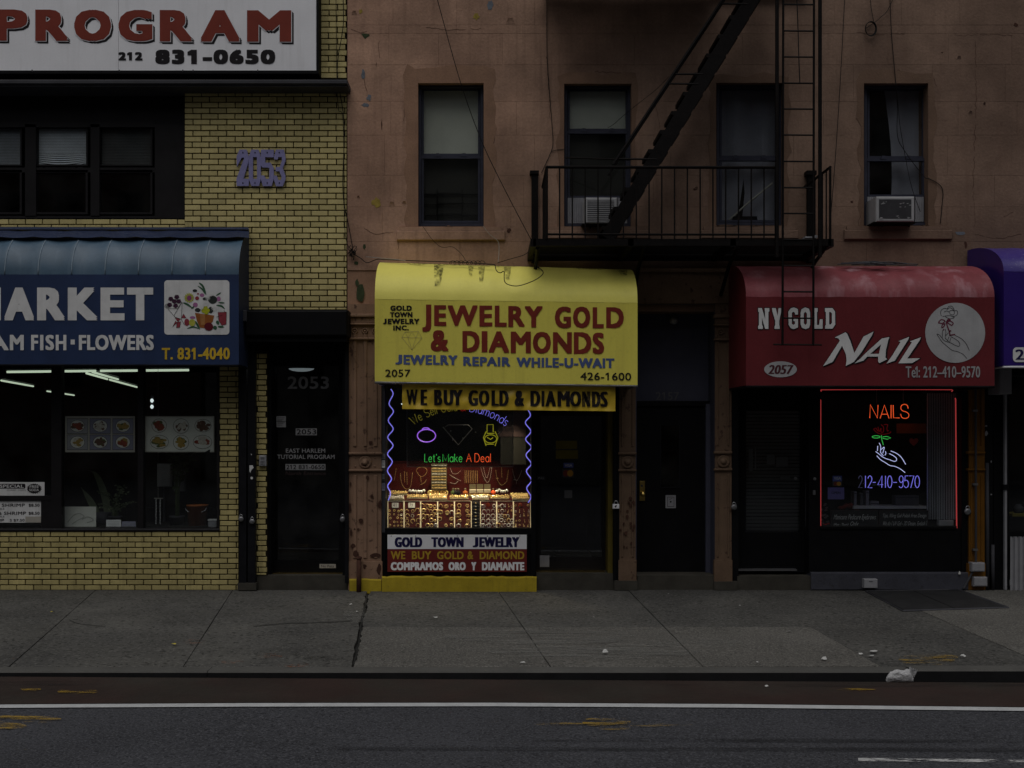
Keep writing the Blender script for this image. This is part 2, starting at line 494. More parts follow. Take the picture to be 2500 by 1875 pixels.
X['grey'] = M('grey_paint', (.28, .28, .3), .6, .15, 6, streak=.2, scol=(.1, .1, .1))
X['dgrey'] = M('dark_grey_paint', (.05, .05, .057), .6, .25, 5, .2, 60)
X['txt_black'] = M('black_print', (.012, .01, .012), .5, .1)
X['txt_red'] = M('brick_red_print', (.2, .035, .022), .5, .12, 5)
X['txt_redy'] = M('oxblood_print', (.19, .028, .018), .5, .2, 9, streak=.3, scol=(.1, .04, .02))
X['txt_blue'] = M('faded_blue_print', (.075, .105, .24), .5, .2, 8)
X['txt_navy'] = M('navy_print', (.012, .01, .06), .5, .1)
X['txt_yel'] = M('yellow_print', (.55, .36, .03), .5, .1)
X['txt_gold'] = M('ochre_print', (.42, .27, .03), .5, .1)
X['txt_grey'] = M('grey_print', (.3, .3, .31), .5, .1)
X['txt_dim'] = M('dim_grey_print', (.11, .11, .115), .5, .1)
X['lilac'] = M('lilac_metal_paint', (.24, .23, .43), .5, .14, 12, .1, 60)
X['blue'] = M('navy_vinyl', (.019, .035, .092), .36, .18, 3, .06, 40, spec=.5)
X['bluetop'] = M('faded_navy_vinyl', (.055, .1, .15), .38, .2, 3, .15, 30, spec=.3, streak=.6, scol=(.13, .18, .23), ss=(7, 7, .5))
X['blueside'] = M('navy_vinyl_side', (.02, .03, .07), .5, .2, 4)
X['yellow'] = M('yellow_vinyl', (.73, .65, .115), .42, .06, 2, .05, 30, streak=.35, scol=(.36, .29, .07), ss=(9, 9, .35), spot=.12, spcol=(.3, .25, .06), sps=30)
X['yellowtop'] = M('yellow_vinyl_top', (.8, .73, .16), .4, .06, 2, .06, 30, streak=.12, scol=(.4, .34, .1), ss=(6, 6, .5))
X['banner'] = M('golden_banner_cloth', (.62, .43, .035), .38, .1, 4, .1, 20, spec=.5, streak=.25, scol=(.4, .26, .03))
X['red'] = M('maroon_vinyl', (.125, .019, .023), .5, .16, 2, .06, 30, streak=.25, scol=(.1, .02, .02), ss=(8, 8, .3))
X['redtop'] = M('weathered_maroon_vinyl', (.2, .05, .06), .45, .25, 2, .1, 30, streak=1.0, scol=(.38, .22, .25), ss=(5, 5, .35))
X['redside'] = M('maroon_vinyl_side', (.12, .018, .02), .5, .2, 3)
X['purple'] = M('violet_vinyl', (.024, .009, .14), .35, .15, 3, .05, 30, spec=.5)
X['purptop'] = M('violet_vinyl_top', (.04, .024, .19), .32, .15, 3, .05, 30, spec=.5, spot=.6, spcol=(.3, .28, .4), sps=55)
X['grime'] = patchy('black_grime', (.05, .045, .02), .42, .64, (20, 20, 6), amount=.8)
X['plinth'] = M('yellow_plinth_paint', (.36, .27, .02), .7, .2, 5, .5, 40, streak=.4, scol=(.16, .13, .02), spot=.4, spcol=(.12, .1, .03), sps=30)
X['stone'] = M('worn_step_stone', (.05, .046, .038), .85, .3, 5, .5, 50)
X['bluegrey'] = M('blue_grey_step_paint', (.055, .056, .07), .7, .3, 4, .4, 50, spot=.5, spcol=(.03, .03, .03), sps=25)
X['orange'] = M('orange_paint', (.16, .07, .009), .6, .2, 5, .3, 60, streak=.4, scol=(.08, .035, .01))
X['rib_highlight'] = M('painted_rib_highlight', (.22, .28, .34), .4, .2, 8)  # pale colour stands in for the gloss on the awning's rib creases
X['slat_m'] = M('greyed_blind_slats', (.4, .41, .44), .6, .15, 5)
X['olive'] = M('olive_yellow_paint', (.09, .068, .012), .6, .3, 5, .3, 60)
X['slate'] = M('slate_blue_panel', (.06, .062, .09), .7, .12, 3)
X['brass'] = M('brass', (.5, .36, .11), .32, .2, 20, metal=1)
X['steel'] = M('steel', (.5, .5, .52), .3, .15, 20, metal=1)
X['dullsteel'] = M('dull_steel', (.22, .22, .23), .45, .2, 20, metal=.8)
X['gold'] = M('polished_gold', (1.0, .74, .33), .2, .1, 30, metal=.5, spec=.5)
X['silver'] = M('polished_silver', (.92, .9, .84), .2, .1, 30, metal=.5, spec=.5)
X['velvet'] = M('maroon_velvet', (.034, .0035, .003), .95, .2, 20, spec=.1)
X['tray'] = M('cream_tray_edge', (.62, .56, .42), .5, .1, 10)
X['ringtray'] = M('pale_ring_tray', (.11, .095, .06), .6, .1, 10)
X['shade'] = M('roller_shade', (.62, .61, .53), .8, .07, 2, tint=(.55, .54, .47))
X['shade_d'] = M('dark_screen', (.032, .03, .026), .8, .15, 2)
X['curtain'] = M('grey_curtain', (.27, .265, .31), .85, .15, 3)
X['slat'] = M('blind_slats', (.8, .82, .86), .6, .15, 5)
X['slat_d'] = M('dim_blind_slats', (.13, .13, .13), .6, .15, 5)
X['vblind'] = M('grey_vertical_blind', (.8, .81, .86), .6, .12, 6)
X['ac'] = M('air_conditioner_case', (.34, .34, .35), .5, .1, 10, streak=.3, scol=(.2, .2, .2))
X['acg'] = M('air_conditioner_fins', (.05, .05, .055), .5, .2, 10)
X['rubber'] = M('cable_rubber', (.01, .009, .009), .6, .2, 10)
X['wirew'] = M('pale_cable', (.3, .28, .25), .6, .2, 10)
X['leaf'] = M('plant_leaf', (.045, .07, .02), .5, .4, 20)
X['leafp'] = M('pale_plant_leaf', (.16, .19, .11), .5, .3, 20)
X['bucket'] = M('terracotta_pot', (.33, .1, .025), .6, .15, 6)
X['cream'] = M('cream_board', (.55, .55, .5), .6, .08, 4)
X['board_y'] = M('menu_frame', (.36, .34, .3), .6, .1, 4)
X['chalk'] = M('chalkboard', (.012, .012, .014), .8, .3, 6)
X['chalkw'] = M('chalk_writing', (.42, .42, .43), .8, .3, 30)
X['heart'] = M('red_heart_sticker', (.42, .04, .035), .6, .1)
X['osign'] = M('orange_window_card', (.3, .06, .01), .6, .1)
X['psign'] = M('lilac_window_card', (.13, .11, .32), .6, .1)
X['visa'] = M('card_blue', (.08, .1, .35), .5, .05)
X['mcy'] = M('card_amber', (.45, .22, .03), .5, .05)
X['asphalt'] = M('asphalt', (.043, .044, .05), .85, .26, 1.0, 1.2, 60, spot=.8, spcol=(.014, .014, .017), sps=38, spot2=.9, spt=.56, bdist=.006)
X['redlane'] = M('worn_red_lane', (.034, .021, .018), .85, .25, 1.6, .8, 110, tint=(.03, .025, .021), spot=.35, spcol=(.02, .02, .02), sps=60, bdist=.005)
X['concrete'] = M('pavement_concrete', (.077, .075, .069), .88, .26, 1.1, 1.0, 60, tint=(.06, .059, .056), spot=.85, spcol=(.022, .022, .02), sps=22, spt=.57, rnd=.1, streak=.75, scol=(.045, .044, .042), ss=(.8, 1.6, 1), spot2=.5)
X['concrete2'] = M('rough_aggregate_concrete', (.094, .09, .082), .9, .24, 1.3, 1.2, 70, spot=.7, spcol=(.035, .035, .033), sps=36, spt=.55, rnd=.06, streak=.5, scol=(.06, .058, .055), ss=(.8, 1.8, 1), spot2=.8)
X['base'] = M('pavement_bed', (.02, .02, .019), .95, .2, 3)
X['kerb'] = M('kerb_top_stone', (.08, .078, .073), .8, .2, 3, .4, 60)
X['kerbf'] = M('kerb_steel_face', (.012, .012, .013), .6, .3, 4, .3, 50)
X['line'] = M('white_road_paint', (.42, .43, .44), .8, .14, 8, .4, 90, spot=.5, spcol=(.2, .2, .2), sps=60)
X['dash'] = patchy('worn_white_paint', (.5, .5, .5), .46, .6, (9, 30, 9))
X['spray_y'] = patchy('yellow_spray_paint', (.32, .2, .02), .5, .62, (4, 26, 4), amount=.75)
X['spray_o'] = patchy('orange_spray_paint', (.25, .075, .02), .5, .72, (7, 9, 7), amount=.6)
X['tyre'] = patchy('tyre_streaks', (.014, .014, .015), .42, .7, (.7, 5, 1), amount=.55)
X['stain'] = patchy('pavement_stain', (.025, .024, .022), .42, .72, (2.2, 3, 2), amount=.7)
X['pale'] = patchy('pale_scuffs', (.17, .17, .16), .45, .72, (1.5, 9, 3), amount=.6)
X['bag'] = M('white_plastic_bag', (.42, .42, .43), .4, .3, 25, 1.0, 30, spec=.4, bdist=.02)
X['leafy'] = M('yellow_fallen_leaf', (.4, .33, .05), .8, .2, 20)
X['glass'] = glass_mat('window_glass', dirt=.008)
X['txt_mid'] = M('mid_grey_print', (.2, .2, .21), .5, .1)
X['disc'] = M('grimy_white_print', (.36, .36, .37), .55, .12, 5, streak=.4, scol=(.22, .22, .22), ss=(9, 9, .4))
X['glassd'] = glass_mat('dark_door_glass', (.35, .36, .37), .02)
X['acrylic'] = glass_mat('acrylic_panel', (.62, .63, .65), .01)
X['oppo'] = M('opposite_brick', (.1, .065, .05), .9, .2, 2)
X['oppo2'] = M('opposite_stone', (.16, .15, .14), .9, .2, 2)
def neon(name, col, s): X[name] = M(name, col, .4, 0, emis=(col, s))
neon('n_violet', (.27, .24, 1.0), .75)
neon('n_purple', (.45, .17, 1.0), .75)
neon('n_olive', (.33, .28, .03), .42)
neon('n_olive2', (.4, .38, .02), .5)
neon('n_red', (.8, .02, .03), .28)
neon('n_green', (.06, .6, .1), .7)
neon('n_orange', (1.0, .12, .03), .9)
neon('n_coral', (1.0, .1, .1), .31)
neon('n_white', (.6, .62, 1.0), .9)
neon('n_dim', (.2, .2, .4), .12)
neon('n_rose', (.5, .01, .02), .12)
X['n_off'] = M('unlit_tube', (.22, .22, .23), .3, .1)
neon('tube_lamp', (.85, 1.0, .75), .62)
neon('door_lamp', (.85, .95, .95), 1.0)
X['gas'] = X['n_off']
# ------------------------------------------------------------------ the street
def sheet(name, pts, mat, kind='structure', parent=None, **kw):
    mb = MB(); mb.add(pts, [tuple(range(len(pts)))])
    return obj(name, mb, mat, parent, kind=kind, **kw)
def rp(x, d, lift=0.0): return Vector((x, -d, zroad(x) + lift))
sheet('road', [rp(-90, 34), rp(90, 34), rp(90, KERB - .05), rp(-90, KERB - .05)], X['asphalt'])
ln = [(-2600, 1737, 1748), (0, 1720, 1728), (600, 1716.5, 1725), (1200, 1715.5, 1724), (1800, 1719, 1727.5), (2500, 1727, 1735.5), (5200, 1772, 1782)]
mb = MB(); up = [RD(x, t) for x, t, u in ln]
for i in range(len(ln) - 1):
    a, b = up[i], up[i + 1]
    mb.add([a + Vector((0, 0, .004)), b + Vector((0, 0, .004)), rp(b.x, KERB - .02, .004), rp(a.x, KERB - .02, .004)], [(0, 1, 2, 3)])
obj('red_lane', mb, X['redlane'], kind='structure')
mb = MB()
for i in range(len(ln) - 1):
    n = 12
    for j in range(n):
        q = [tuple([ln[i][k] + (ln[i + 1][k] - ln[i][k]) * t for k in range(3)]) for t in (j / n, (j + 1) / n)]
        (x0, t0, u0), (x1, t1, u1) = [tuple(z) for z in q]
        mb.add([RD(x0, u0, .008), RD(x1, u1, .008), RD(x1, t1, .008), RD(x0, t0, .008)], [(0, 1, 2, 3)])
obj('edge_line_marking', mb, X['line'], kind='structure')
def gpatch(name, polys, mat, fn, lift=.01, parent=None):
    mb = MB()
    for pl in polys: mb.poly(pl, 0, fn=lambda p: fn(p[0], p[1], lift))
    return obj(name, mb, mat, parent, kind='structure')
def ell(cx, cy, rx, ry, n=18): return [(cx + rx * math.cos(2 * math.pi * i / n), cy + ry * math.sin(2 * math.pi * i / n)) for i in range(n)]
gpatch('lane_dash_marking', [[(2095, 1850), (2620, 1855), (2620, 1863), (2095, 1858)]], X['dash'], RD, .006)
gpatch('tyre_streak_marking', [[(1300, 1800), (2700, 1806), (2700, 1815), (1300, 1810)], [(800, 1822), (2700, 1826), (2700, 1836), (800, 1832)]], X['tyre'], RD, .005)
gpatch('spray_paint_marking', [ell(60, 1755, 90, 10), ell(20, 1772, 45, 8), ell(1480, 1762, 60, 12), ell(1560, 1769, 130, 4), ell(1360, 1767, 70, 3), ell(1500, 1777, 40, 5),
                               ell(190, 1688, 50, 7), ell(75, 1682, 25, 4), ell(2080, 1684, 60, 4), ell(48, 1829, 22, 2)], X['spray_y'], RD, .012)

# pavement: a bed, and every flag a slab of its own
pav = bpy.data.objects.new('pavement', None); link(pav, None, Vector()); pav['kind'] = 'structure'
mb = MB(); mb.box(-90, 90, -(KERB - .16), .6, -.25, -.12)
mb.add([(-90, -(KERB - .16), zside(3.89) - .03), (90, -(KERB - .16), zside(3.89) - .03), (90, .6, -.03), (-90, .6, -.03)], [(0, 1, 2, 3)])
obj('pavement_bed', mb, X['base'], pav)
def jline(p, q):
    a, b = G(*p), G(*q)
    f = lambda d: a.x + (b.x - a.x) * (d + a.y) / (-b.y + a.y)
    return f
JL = [jline(*z) for z in (((242, 1433), (30, 1620)), ((572, 1434), (452, 1620)), ((897, 1448), (861, 1622)), ((1216, 1442), (1337, 1617)), ((1543, 1450), (1707, 1617)),
                          ((1835, 1450), (2112, 1605)), ((2255, 1494), (2500, 1600)))]
sp = 1.62
JL = [lambda d, k=k: JL0(d) - sp * k for k in (5, 4, 3, 2, 1)] + JL; JL0 = JL[5]
JLn = JL[-1]
JL = JL + [lambda d, k=k: JLn(d) + sp * k for k in (1, 2, 3)]
SEAM = -G(1400, 1531).y
def slab(i, d0, d1, mat, g0=.002, g1=.002, lift=0.0):
    l, r = JL[i], JL[i + 1]
    t = .028
    top = []
    n = 7 if max(g0, g1) < .004 else 26
    for dd in [d0 + .003 + (d1 - d0 - .006) * k / n for k in range(n + 1)]: top.append((l(dd) + g0 + R.uniform(-.001, .004 if g0 < .004 else .03), dd))
    for dd in [d1 - .003 - (d1 - d0 - .006) * k / n for k in range(n + 1)]: top.append((r(dd) - g1 - R.uniform(0, .003 if g1 < .004 else .02), dd))
    vt = [Vector((x, -dd, zside(dd) + lift)) for x, dd in top]
    vb = [v - Vector((0, 0, t)) for v in vt]
    m = len(vt)
    cen = sum(vt, Vector()) / m
    vi = [v + (cen - v).normalized() * .006 for v in vt]
    vo = [v - Vector((0, 0, .004)) for v in vt]
    fs = [tuple(range(m))[::-1]] + [(k, (k + 1) % m, m + (k + 1) % m, m + k)[::-1] for k in range(m)] + [(m + k, m + (k + 1) % m, 2 * m + (k + 1) % m, 2 * m + k)[::-1] for k in range(m)]
    mb = MB(); mb.add([Vector(v) for v in vi] + vo + vb, [f[::-1] for f in fs])
    return obj('paving_slab', mb, mat, pav)
for i in range(len(JL) - 1):
    lf = R.uniform(-.002, .002)
    if 6 < i < 10:
        slab(i, .02, SEAM, X['concrete'], .005 if i == 7 else .002, .002, lf)
        slab(i, SEAM, 3.87, X['concrete2'], .005 if i == 7 else .002, .002, lf + .001)
    else:
        slab(i, .02, 3.87, X['concrete2'] if i >= 11 else X['concrete'], .002, .005 if i == 6 else .002, lf)
# kerb stones
kb = bpy.data.objects.new('kerb', None); link(kb, None, Vector()); kb['kind'] = 'structure'
kx = [-90, -7.5, W(506, 0, KERB).x, W(2228, 0, KERB).x, 7.8, 90]
for i in range(5):
    a, b = kx[i] + .003, kx[i + 1] - .003
    up_ = .012 if i == 3 else 0.0
    zt = zside(KERB) + .003 + up_
    mb = MB(); mb.add([(a, -3.885, zt), (b, -3.885, zt), (b, -KERB + .012, zt), (a, -KERB + .012, zt), (a, -KERB, zt - .012), (b, -KERB, zt - .012)], [(3, 2, 1, 0), (5, 2, 3, 4)])
    k_ = obj('kerb_stone', mb, X['kerb'], kb)
    mb = MB(); mb.add([(a, -KERB, zt - .012), (b, -KERB, zt - .012), (b, -KERB - .01, -.6), (a, -KERB - .01, -.6)], [(3, 2, 1, 0)])
    obj('kerb_face', mb, X['kerbf'], k_)
gpatch('pavement_stain', [ell(780, 1606, 42, 6)], X['stain'], G, .0095, None)
gpatch('gutter_stain', [ell(100, 1668, 150, 6), ell(1150, 1661, 180, 4), ell(2100, 1672, 500, 5)], X['tyre'], RD, .009, None)
gpatch('pavement_scuff', [ell(1320, 1555, 240, 18), ell(1450, 1590, 260, 20), ell(1700, 1570, 120, 12), ell(870, 1500, 30, 20)], X['pale'], G, .0095, None)
gpatch('pavement_paint', [ell(470, 1566, 30, 5), ell(650, 1601, 40, 6), ell(715, 1622, 40, 6), ell(570, 1616, 30, 5)], X['spray_o'], G, .011, None)
gpatch('pavement_paint', [ell(2262, 1610, 70, 14), ell(2300, 1604, 40, 6)], X['spray_y'], G, .011, None)
# cracks: thin dark open joints
def gcrack(pts, wd, parent=pav):
    mb = MB(); P = smooth([(x + R.uniform(-2, 2), y + R.uniform(-1.5, 1.5)) for x, y in pts], 6)
    P = [(x + R.uniform(-1.2, 1.2), y + R.uniform(-.6, .6)) for x, y in P]
    mb.ribbon(P, wd, 0, fn=lambda p: G(p[0], p[1], .006)); return obj('crack', mb, X['base'], parent)
gcrack([(170, 1512), (200, 1524), (260, 1528)], .9); gcrack([(620, 1530), (700, 1522), (780, 1519), (860, 1515)], 1.0)
gcrack([(896, 1450), (884, 1510), (876, 1560), (872, 1600), (860, 1622)], 3.2)

# opposite side of the avenue, seen only as reflections
for i, (a, b, h, m_) in enumerate(((-40, -11.5, 17.5, 'oppo'), (-11.3, 6.5, 16.0, 'oppo2'), (6.7, 40, 18.5, 'oppo'))):
    t = thing('tenement_building', ('brown brick tenement across the avenue to the left', 'pale stone walk-up across the avenue in the middle', 'tall brown brick tenement across the avenue to the right')[i], 'building', at=((a + b) / 2, -30, 0))
    mb = MB(); mb.box(a, b, -38, -30, -.6, h); obj('wall', mb, X[m_], t)
    mb = MB(); mb.box(a, b, -30.25, -29.7, h - .5, h - .1); obj('cornice', mb, X['oppo2'], t)
    mw = MB()
    for fl in range(1, 5):
        k = a + 1.2
        while k < b - 1.6:
            mw.box(k, k + 1.0, -30.02, -29.97, .6 + fl * 3.0, 2.3 + fl * 3.0); k += 2.4
    obj('window_row', mw, X['dark'], t)
mb = MB(); mb.box(-90, 90, -30, -26.5, -.3, -.08); obj('far_pavement', mb, X['concrete'], kind='structure')

# ------------------------------------------------------------------ yellow brick building
YB = thing('yellow_brick_building', 'yellow glazed brick building with dark recessed windows and ground floor takeaway, at left', 'building', 420, 1440)
mb = MB()
DB = -.02                                         # mortar plane
for r in ((-400, 846, -260, 210), (451, 846, 210, 760), (-400, 451, 533, 640), (535, 582, 760, 1440), (624, 652, 760, 1440), (-400, 535, 1296, 1440), (-400, 846, 640, 700)):
    mb.pbox(*r, -.3, DB, 0)
obj('wall', mb, X['mortar'], YB)
CWD = 41.2
def brick_mesh():
    p, q = W(0, 0), W(CWD, 0)
    w_ = (q.x - p.x) - .012; h_ = 13.91 / 205 - .0135
    mb = MB(); c = .0025
    x0, x1, z0, z1 = -w_ / 2, w_ / 2, -h_ / 2, h_ / 2
    mb.add([(x0, .022, z0), (x1, .022, z0), (x1, .022, z1), (x0, .022, z1), (x0, c, z0), (x1, c, z0), (x1, c, z1), (x0, c, z1),
            (x0 + c, 0, z0 + c), (x1 - c, 0, z0 + c), (x1 - c, 0, z1 - c), (x0 + c, 0, z1 - c)],
           [(i, (i + 1) % 4, 4 + (i + 1) % 4, 4 + i) for i in range(4)] + [(4 + i, 4 + (i + 1) % 4, 8 + (i + 1) % 4, 8 + i) for i in range(4)] + [(8, 9, 10, 11)])
    return mb
bm_ = brick_mesh()
BRICK = mesh_of('brick', bm_, X['brick'], Vector())
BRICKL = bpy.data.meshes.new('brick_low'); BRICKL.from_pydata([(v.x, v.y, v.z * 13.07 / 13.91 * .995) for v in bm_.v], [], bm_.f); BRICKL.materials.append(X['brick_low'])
full = []; cut = MB(); cutl = MB()
def bricks(a, b, t, u, crs, t0, ph, holes=(), low=False, skip=0):
    y = t0; row = 0
    while y < u - 1:
        y1 = y + crs
        if y1 > t + 1:
            x = a - CWD * 2 + ph + (CWD / 2 if row % 2 else 0) + R.uniform(-1.2, 1.2)
            while x < b:
                x1 = x + CWD
                l, r, tt, uu = max(x, a), min(x1, b), max(y, t), min(y1, u)
                if r - l > 4 and uu - tt > 3.5:
                    whole = x >= a - .5 and x1 <= b + .5 and y >= t - .5 and y1 <= u + .5
                    pr = R.uniform(-.0015, .002)
                    if whole: full.append(((x + x1) / 2, (y + y1) / 2, low, pr))
                    else:
                        g = 1.3
                        (cutl if low else cut).cbox(l + (g if x >= a else .2), r - (g if x1 <= b else .2), tt + g, uu - g, DB, pr, .0025)
                x = x1
        y = y1; row += 1
bricks(451, 846, 213, 757, 13.91, 207.5, 19)
bricks(776, 846, -40, 193, 13.91, -45, 6)
bricks(-420, 776, 181, 194, 13.2, 181, 15)
bricks(-420, 451, 535, 562, 13.6, 534.5, 30)
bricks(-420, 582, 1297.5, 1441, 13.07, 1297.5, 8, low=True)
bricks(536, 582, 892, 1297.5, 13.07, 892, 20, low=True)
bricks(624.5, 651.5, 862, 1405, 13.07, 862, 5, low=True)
full.sort(key=lambda b: R.random())
off = [f for f in full if f[0] < 12]; vis = [f for f in full if f[0] >= 12]
for x, y, low, pr in vis[:290]:
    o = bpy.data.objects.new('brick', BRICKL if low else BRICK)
    link(o, YB, W(x, y) + Vector((0, -pr, 0)))
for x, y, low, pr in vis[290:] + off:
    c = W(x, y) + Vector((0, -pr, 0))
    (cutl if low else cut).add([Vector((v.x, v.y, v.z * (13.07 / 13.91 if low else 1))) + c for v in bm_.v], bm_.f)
obj('brick_courses', cut, X['brick'], YB, kind='stuff')
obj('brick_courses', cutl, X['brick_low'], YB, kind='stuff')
# dark sheet-metal ledge over the recess
mb = MB(); mb.cbox(-400, 848, 194, 205, -.1, .3, .01); mb.pbox(-400, 847, 206, 211, -.1, .27, .27)
obj('ledge', mb, X['dgrey'], YB)
# recessed window bank
mb = MB()
mb.pbox(-400, 451, 205, 298, -.42, -.12, 0); mb.pbox(372, 451, 298, 535, -.42, -.09, 0)
mb.pbox(-400, 372, 523, 535, -.42, -.1, 0)
for a, b in ((53, 80), (214, 236)): mb.pbox(a, b, 298, 523, -.2, -.09, 0)
mb.pbox(-400, 372, 404, 416, -.2, -.1, 0); mb.pbox(-400, 372, 292, 305, -.2, -.09, 0)
obj('recess_panel', mb, X['bronze'], YB)
mb = MB(); mb.pbox(-600, 600, 60, 700, -1.4, -1.2, 0); mb.pbox(-600, 600, 180, 204, -1.3, -.42, 0); mb.pbox(-600, 600, 536, 560, -1.3, -.42, 0); mb.pbox(452, 470, 180, 560, -1.3, -.3, 0); mb.pbox(449.5, 451, 205, 535, -.42, -.014, 0); mb.pbox(-400, 449.5, 532, 535, -.3, -.02, 0)
obj('recess_back', mb, X['dark'], YB)
for k, (a, b) in enumerate(((-110, 53), (80, 214), (236, 372))):
    n = node('window', YB)
    mb = MB(); mb.frame(a, b, 305, 405, 4, -.18, -.12); mb.frame(a, b, 415, 523, 5, -.16, -.1); obj('frame', mb, X['bronze'], n)
    mb = MB(); mb.pbox(a + 4, b - 4, 309, 401, -.152, -.148); mb.pbox(a + 5, b - 5, 420, 518, -.132, -.128); obj('pane', mb, X['glass'], n)
    mb = MB(); rows = 26
    for i in range(rows):
        y = 308 + i * 3.75
        P = []
        for j in range(13):
            t = j / 12
            sag = 0
            if k == 1 and i > 17: sag = (i - 17) * (1.5 - (t - .5) ** 2 * 6) * 1.0
            P.append((a + 3 + t * (b - a - 6), y + sag))
        for j in range(12):
            (x0, y0), (x1, y1) = P[j], P[j + 1]
            mb.add([W(x0, y0 + 3.2, -.172), W(x1, y1 + 3.2, -.172), W(x1, y1, -.186), W(x0, y0, -.186)], [(0, 1, 2, 3)])
    obj('blind', mb, X['slat_d'] if k == 2 else X['slat_m'] if k == 0 else X['slat'], n, kind='stuff')
# ------------------------------------------------------------------ program sign
t = thing('wall_sign', 'big white board with red block letters PROGRAM above the ledge', 'sign', 300, 180, .2)
mb = MB(); mb.pbox(-500, 289, -120, 172, .02, .2); mb.pbox(289.8, 772, -120, 172, .02, .2); obj('panel', mb, X['white'], t)
mb = MB(); mb.pbox(-500, 778, 172.5, 180, 0, .205, .2); mb.pbox(772.5, 778, -120, 172.5, 0, .205, .2); obj('frame', mb, X['black'], t)
PG = [('P', -12, 67), ('R', 86, 166), ('O', 181, 271), ('G', 289, 372), ('R', 390, 469), ('A', 490, 585), ('M', 603, 711)]
for i, (c, a, b) in enumerate(PG):
    sh, hl, fc_ = MB(), MB(), MB()
    tp, bt = 23 + i * .35, 99.3 + i * .4
    bo = (.09, .05)
    for k in range(3): put(sh, c, a + 2 + k * 2, b + 2 + k * 2, tp + 2 + k * 2.2, bt + 2 + k * 2.2, .2005 + .0004 * k, bo)
    put(hl, c, a - 1.6, b + 1.9, tp - 1.6, bt + 1.9, .2055, (.105, .065))
    put(fc_, c, a, b, tp, bt, .2085, bo)
    ltr = obj('letter', fc_, X['txt_red'], t); obj('letter_shadow', sh, X['txt_black'], ltr); obj('letter_outline', hl, X['white'], ltr)
word('area_code', X['txt_black'], t, '212', 289, 348, 127, 147.5, .203, .06); word('phone_number', X['txt_black'], t, '831-0650', 379, 672, 121, 156.5, .203, .065)
mb = MB()
for x in (77, 290, 445, 470, 628): mb.pbox(x, x + 2, 170, 175, .2, .212)
obj('clip', mb, X['dgrey'], t)

# house number on the brick
t = thing('house_number', 'lilac metal house number 2053 fixed to the yellow brick', 'number sign', 638, 455, .02)
z6 = zm(560, 350, 13.825)
NUM = [[[(240,440),(340,210),(580,210),(655,450),(640,640),(475,1190),(655,1195),(655,1435),(240,1435),(240,1190),(505,480),(415,480),(250,790)]],
       [[(650,460),(740,210),(980,210),(1060,460),(1060,1200),(1000,1435),(740,1435),(655,1200)], [(795,460),(930,460),(930,1195),(795,1195)]],
       [[(1065,210),(1495,210),(1495,470),(1205,460),(1205,650),(1390,650),(1495,830),(1495,1200),(1425,1440),(1130,1440),(1060,1200),(1060,1080),(1170,1080),(1230,1200),(1340,1190),(1350,840),(1310,815),(1110,810),(1060,740)]],
       [[(1510,460),(1570,210),(1840,210),(1890,470),(1890,600),(1800,830),(1890,1090),(1890,1220),(1800,1445),(1570,1445),(1500,1200),(1500,1085),(1600,1085),(1650,1240),(1730,1240),(1770,1150),(1690,940),(1560,940),(1560,800),(1700,790),(1770,590),(1770,460),(1650,460),(1630,540),(1510,540)]]]
for i, lp in enumerate(NUM):
    mb = MB(); mb.poly([z6(l) for l in lp], .03 + .0012 * (i % 2), .022); g = obj('digit', mb, X['lilac'], t)
    mb = MB()
    for (sx, sy) in ((455 + i * 410, 310), (455 + i * 410, 1335)):
        p = z6([(sx, sy)])[0]; mb.poly(ell(p[0], p[1], 1.6, 2, 8), .0335)
    obj('screw', mb, X['txt_black'], g)

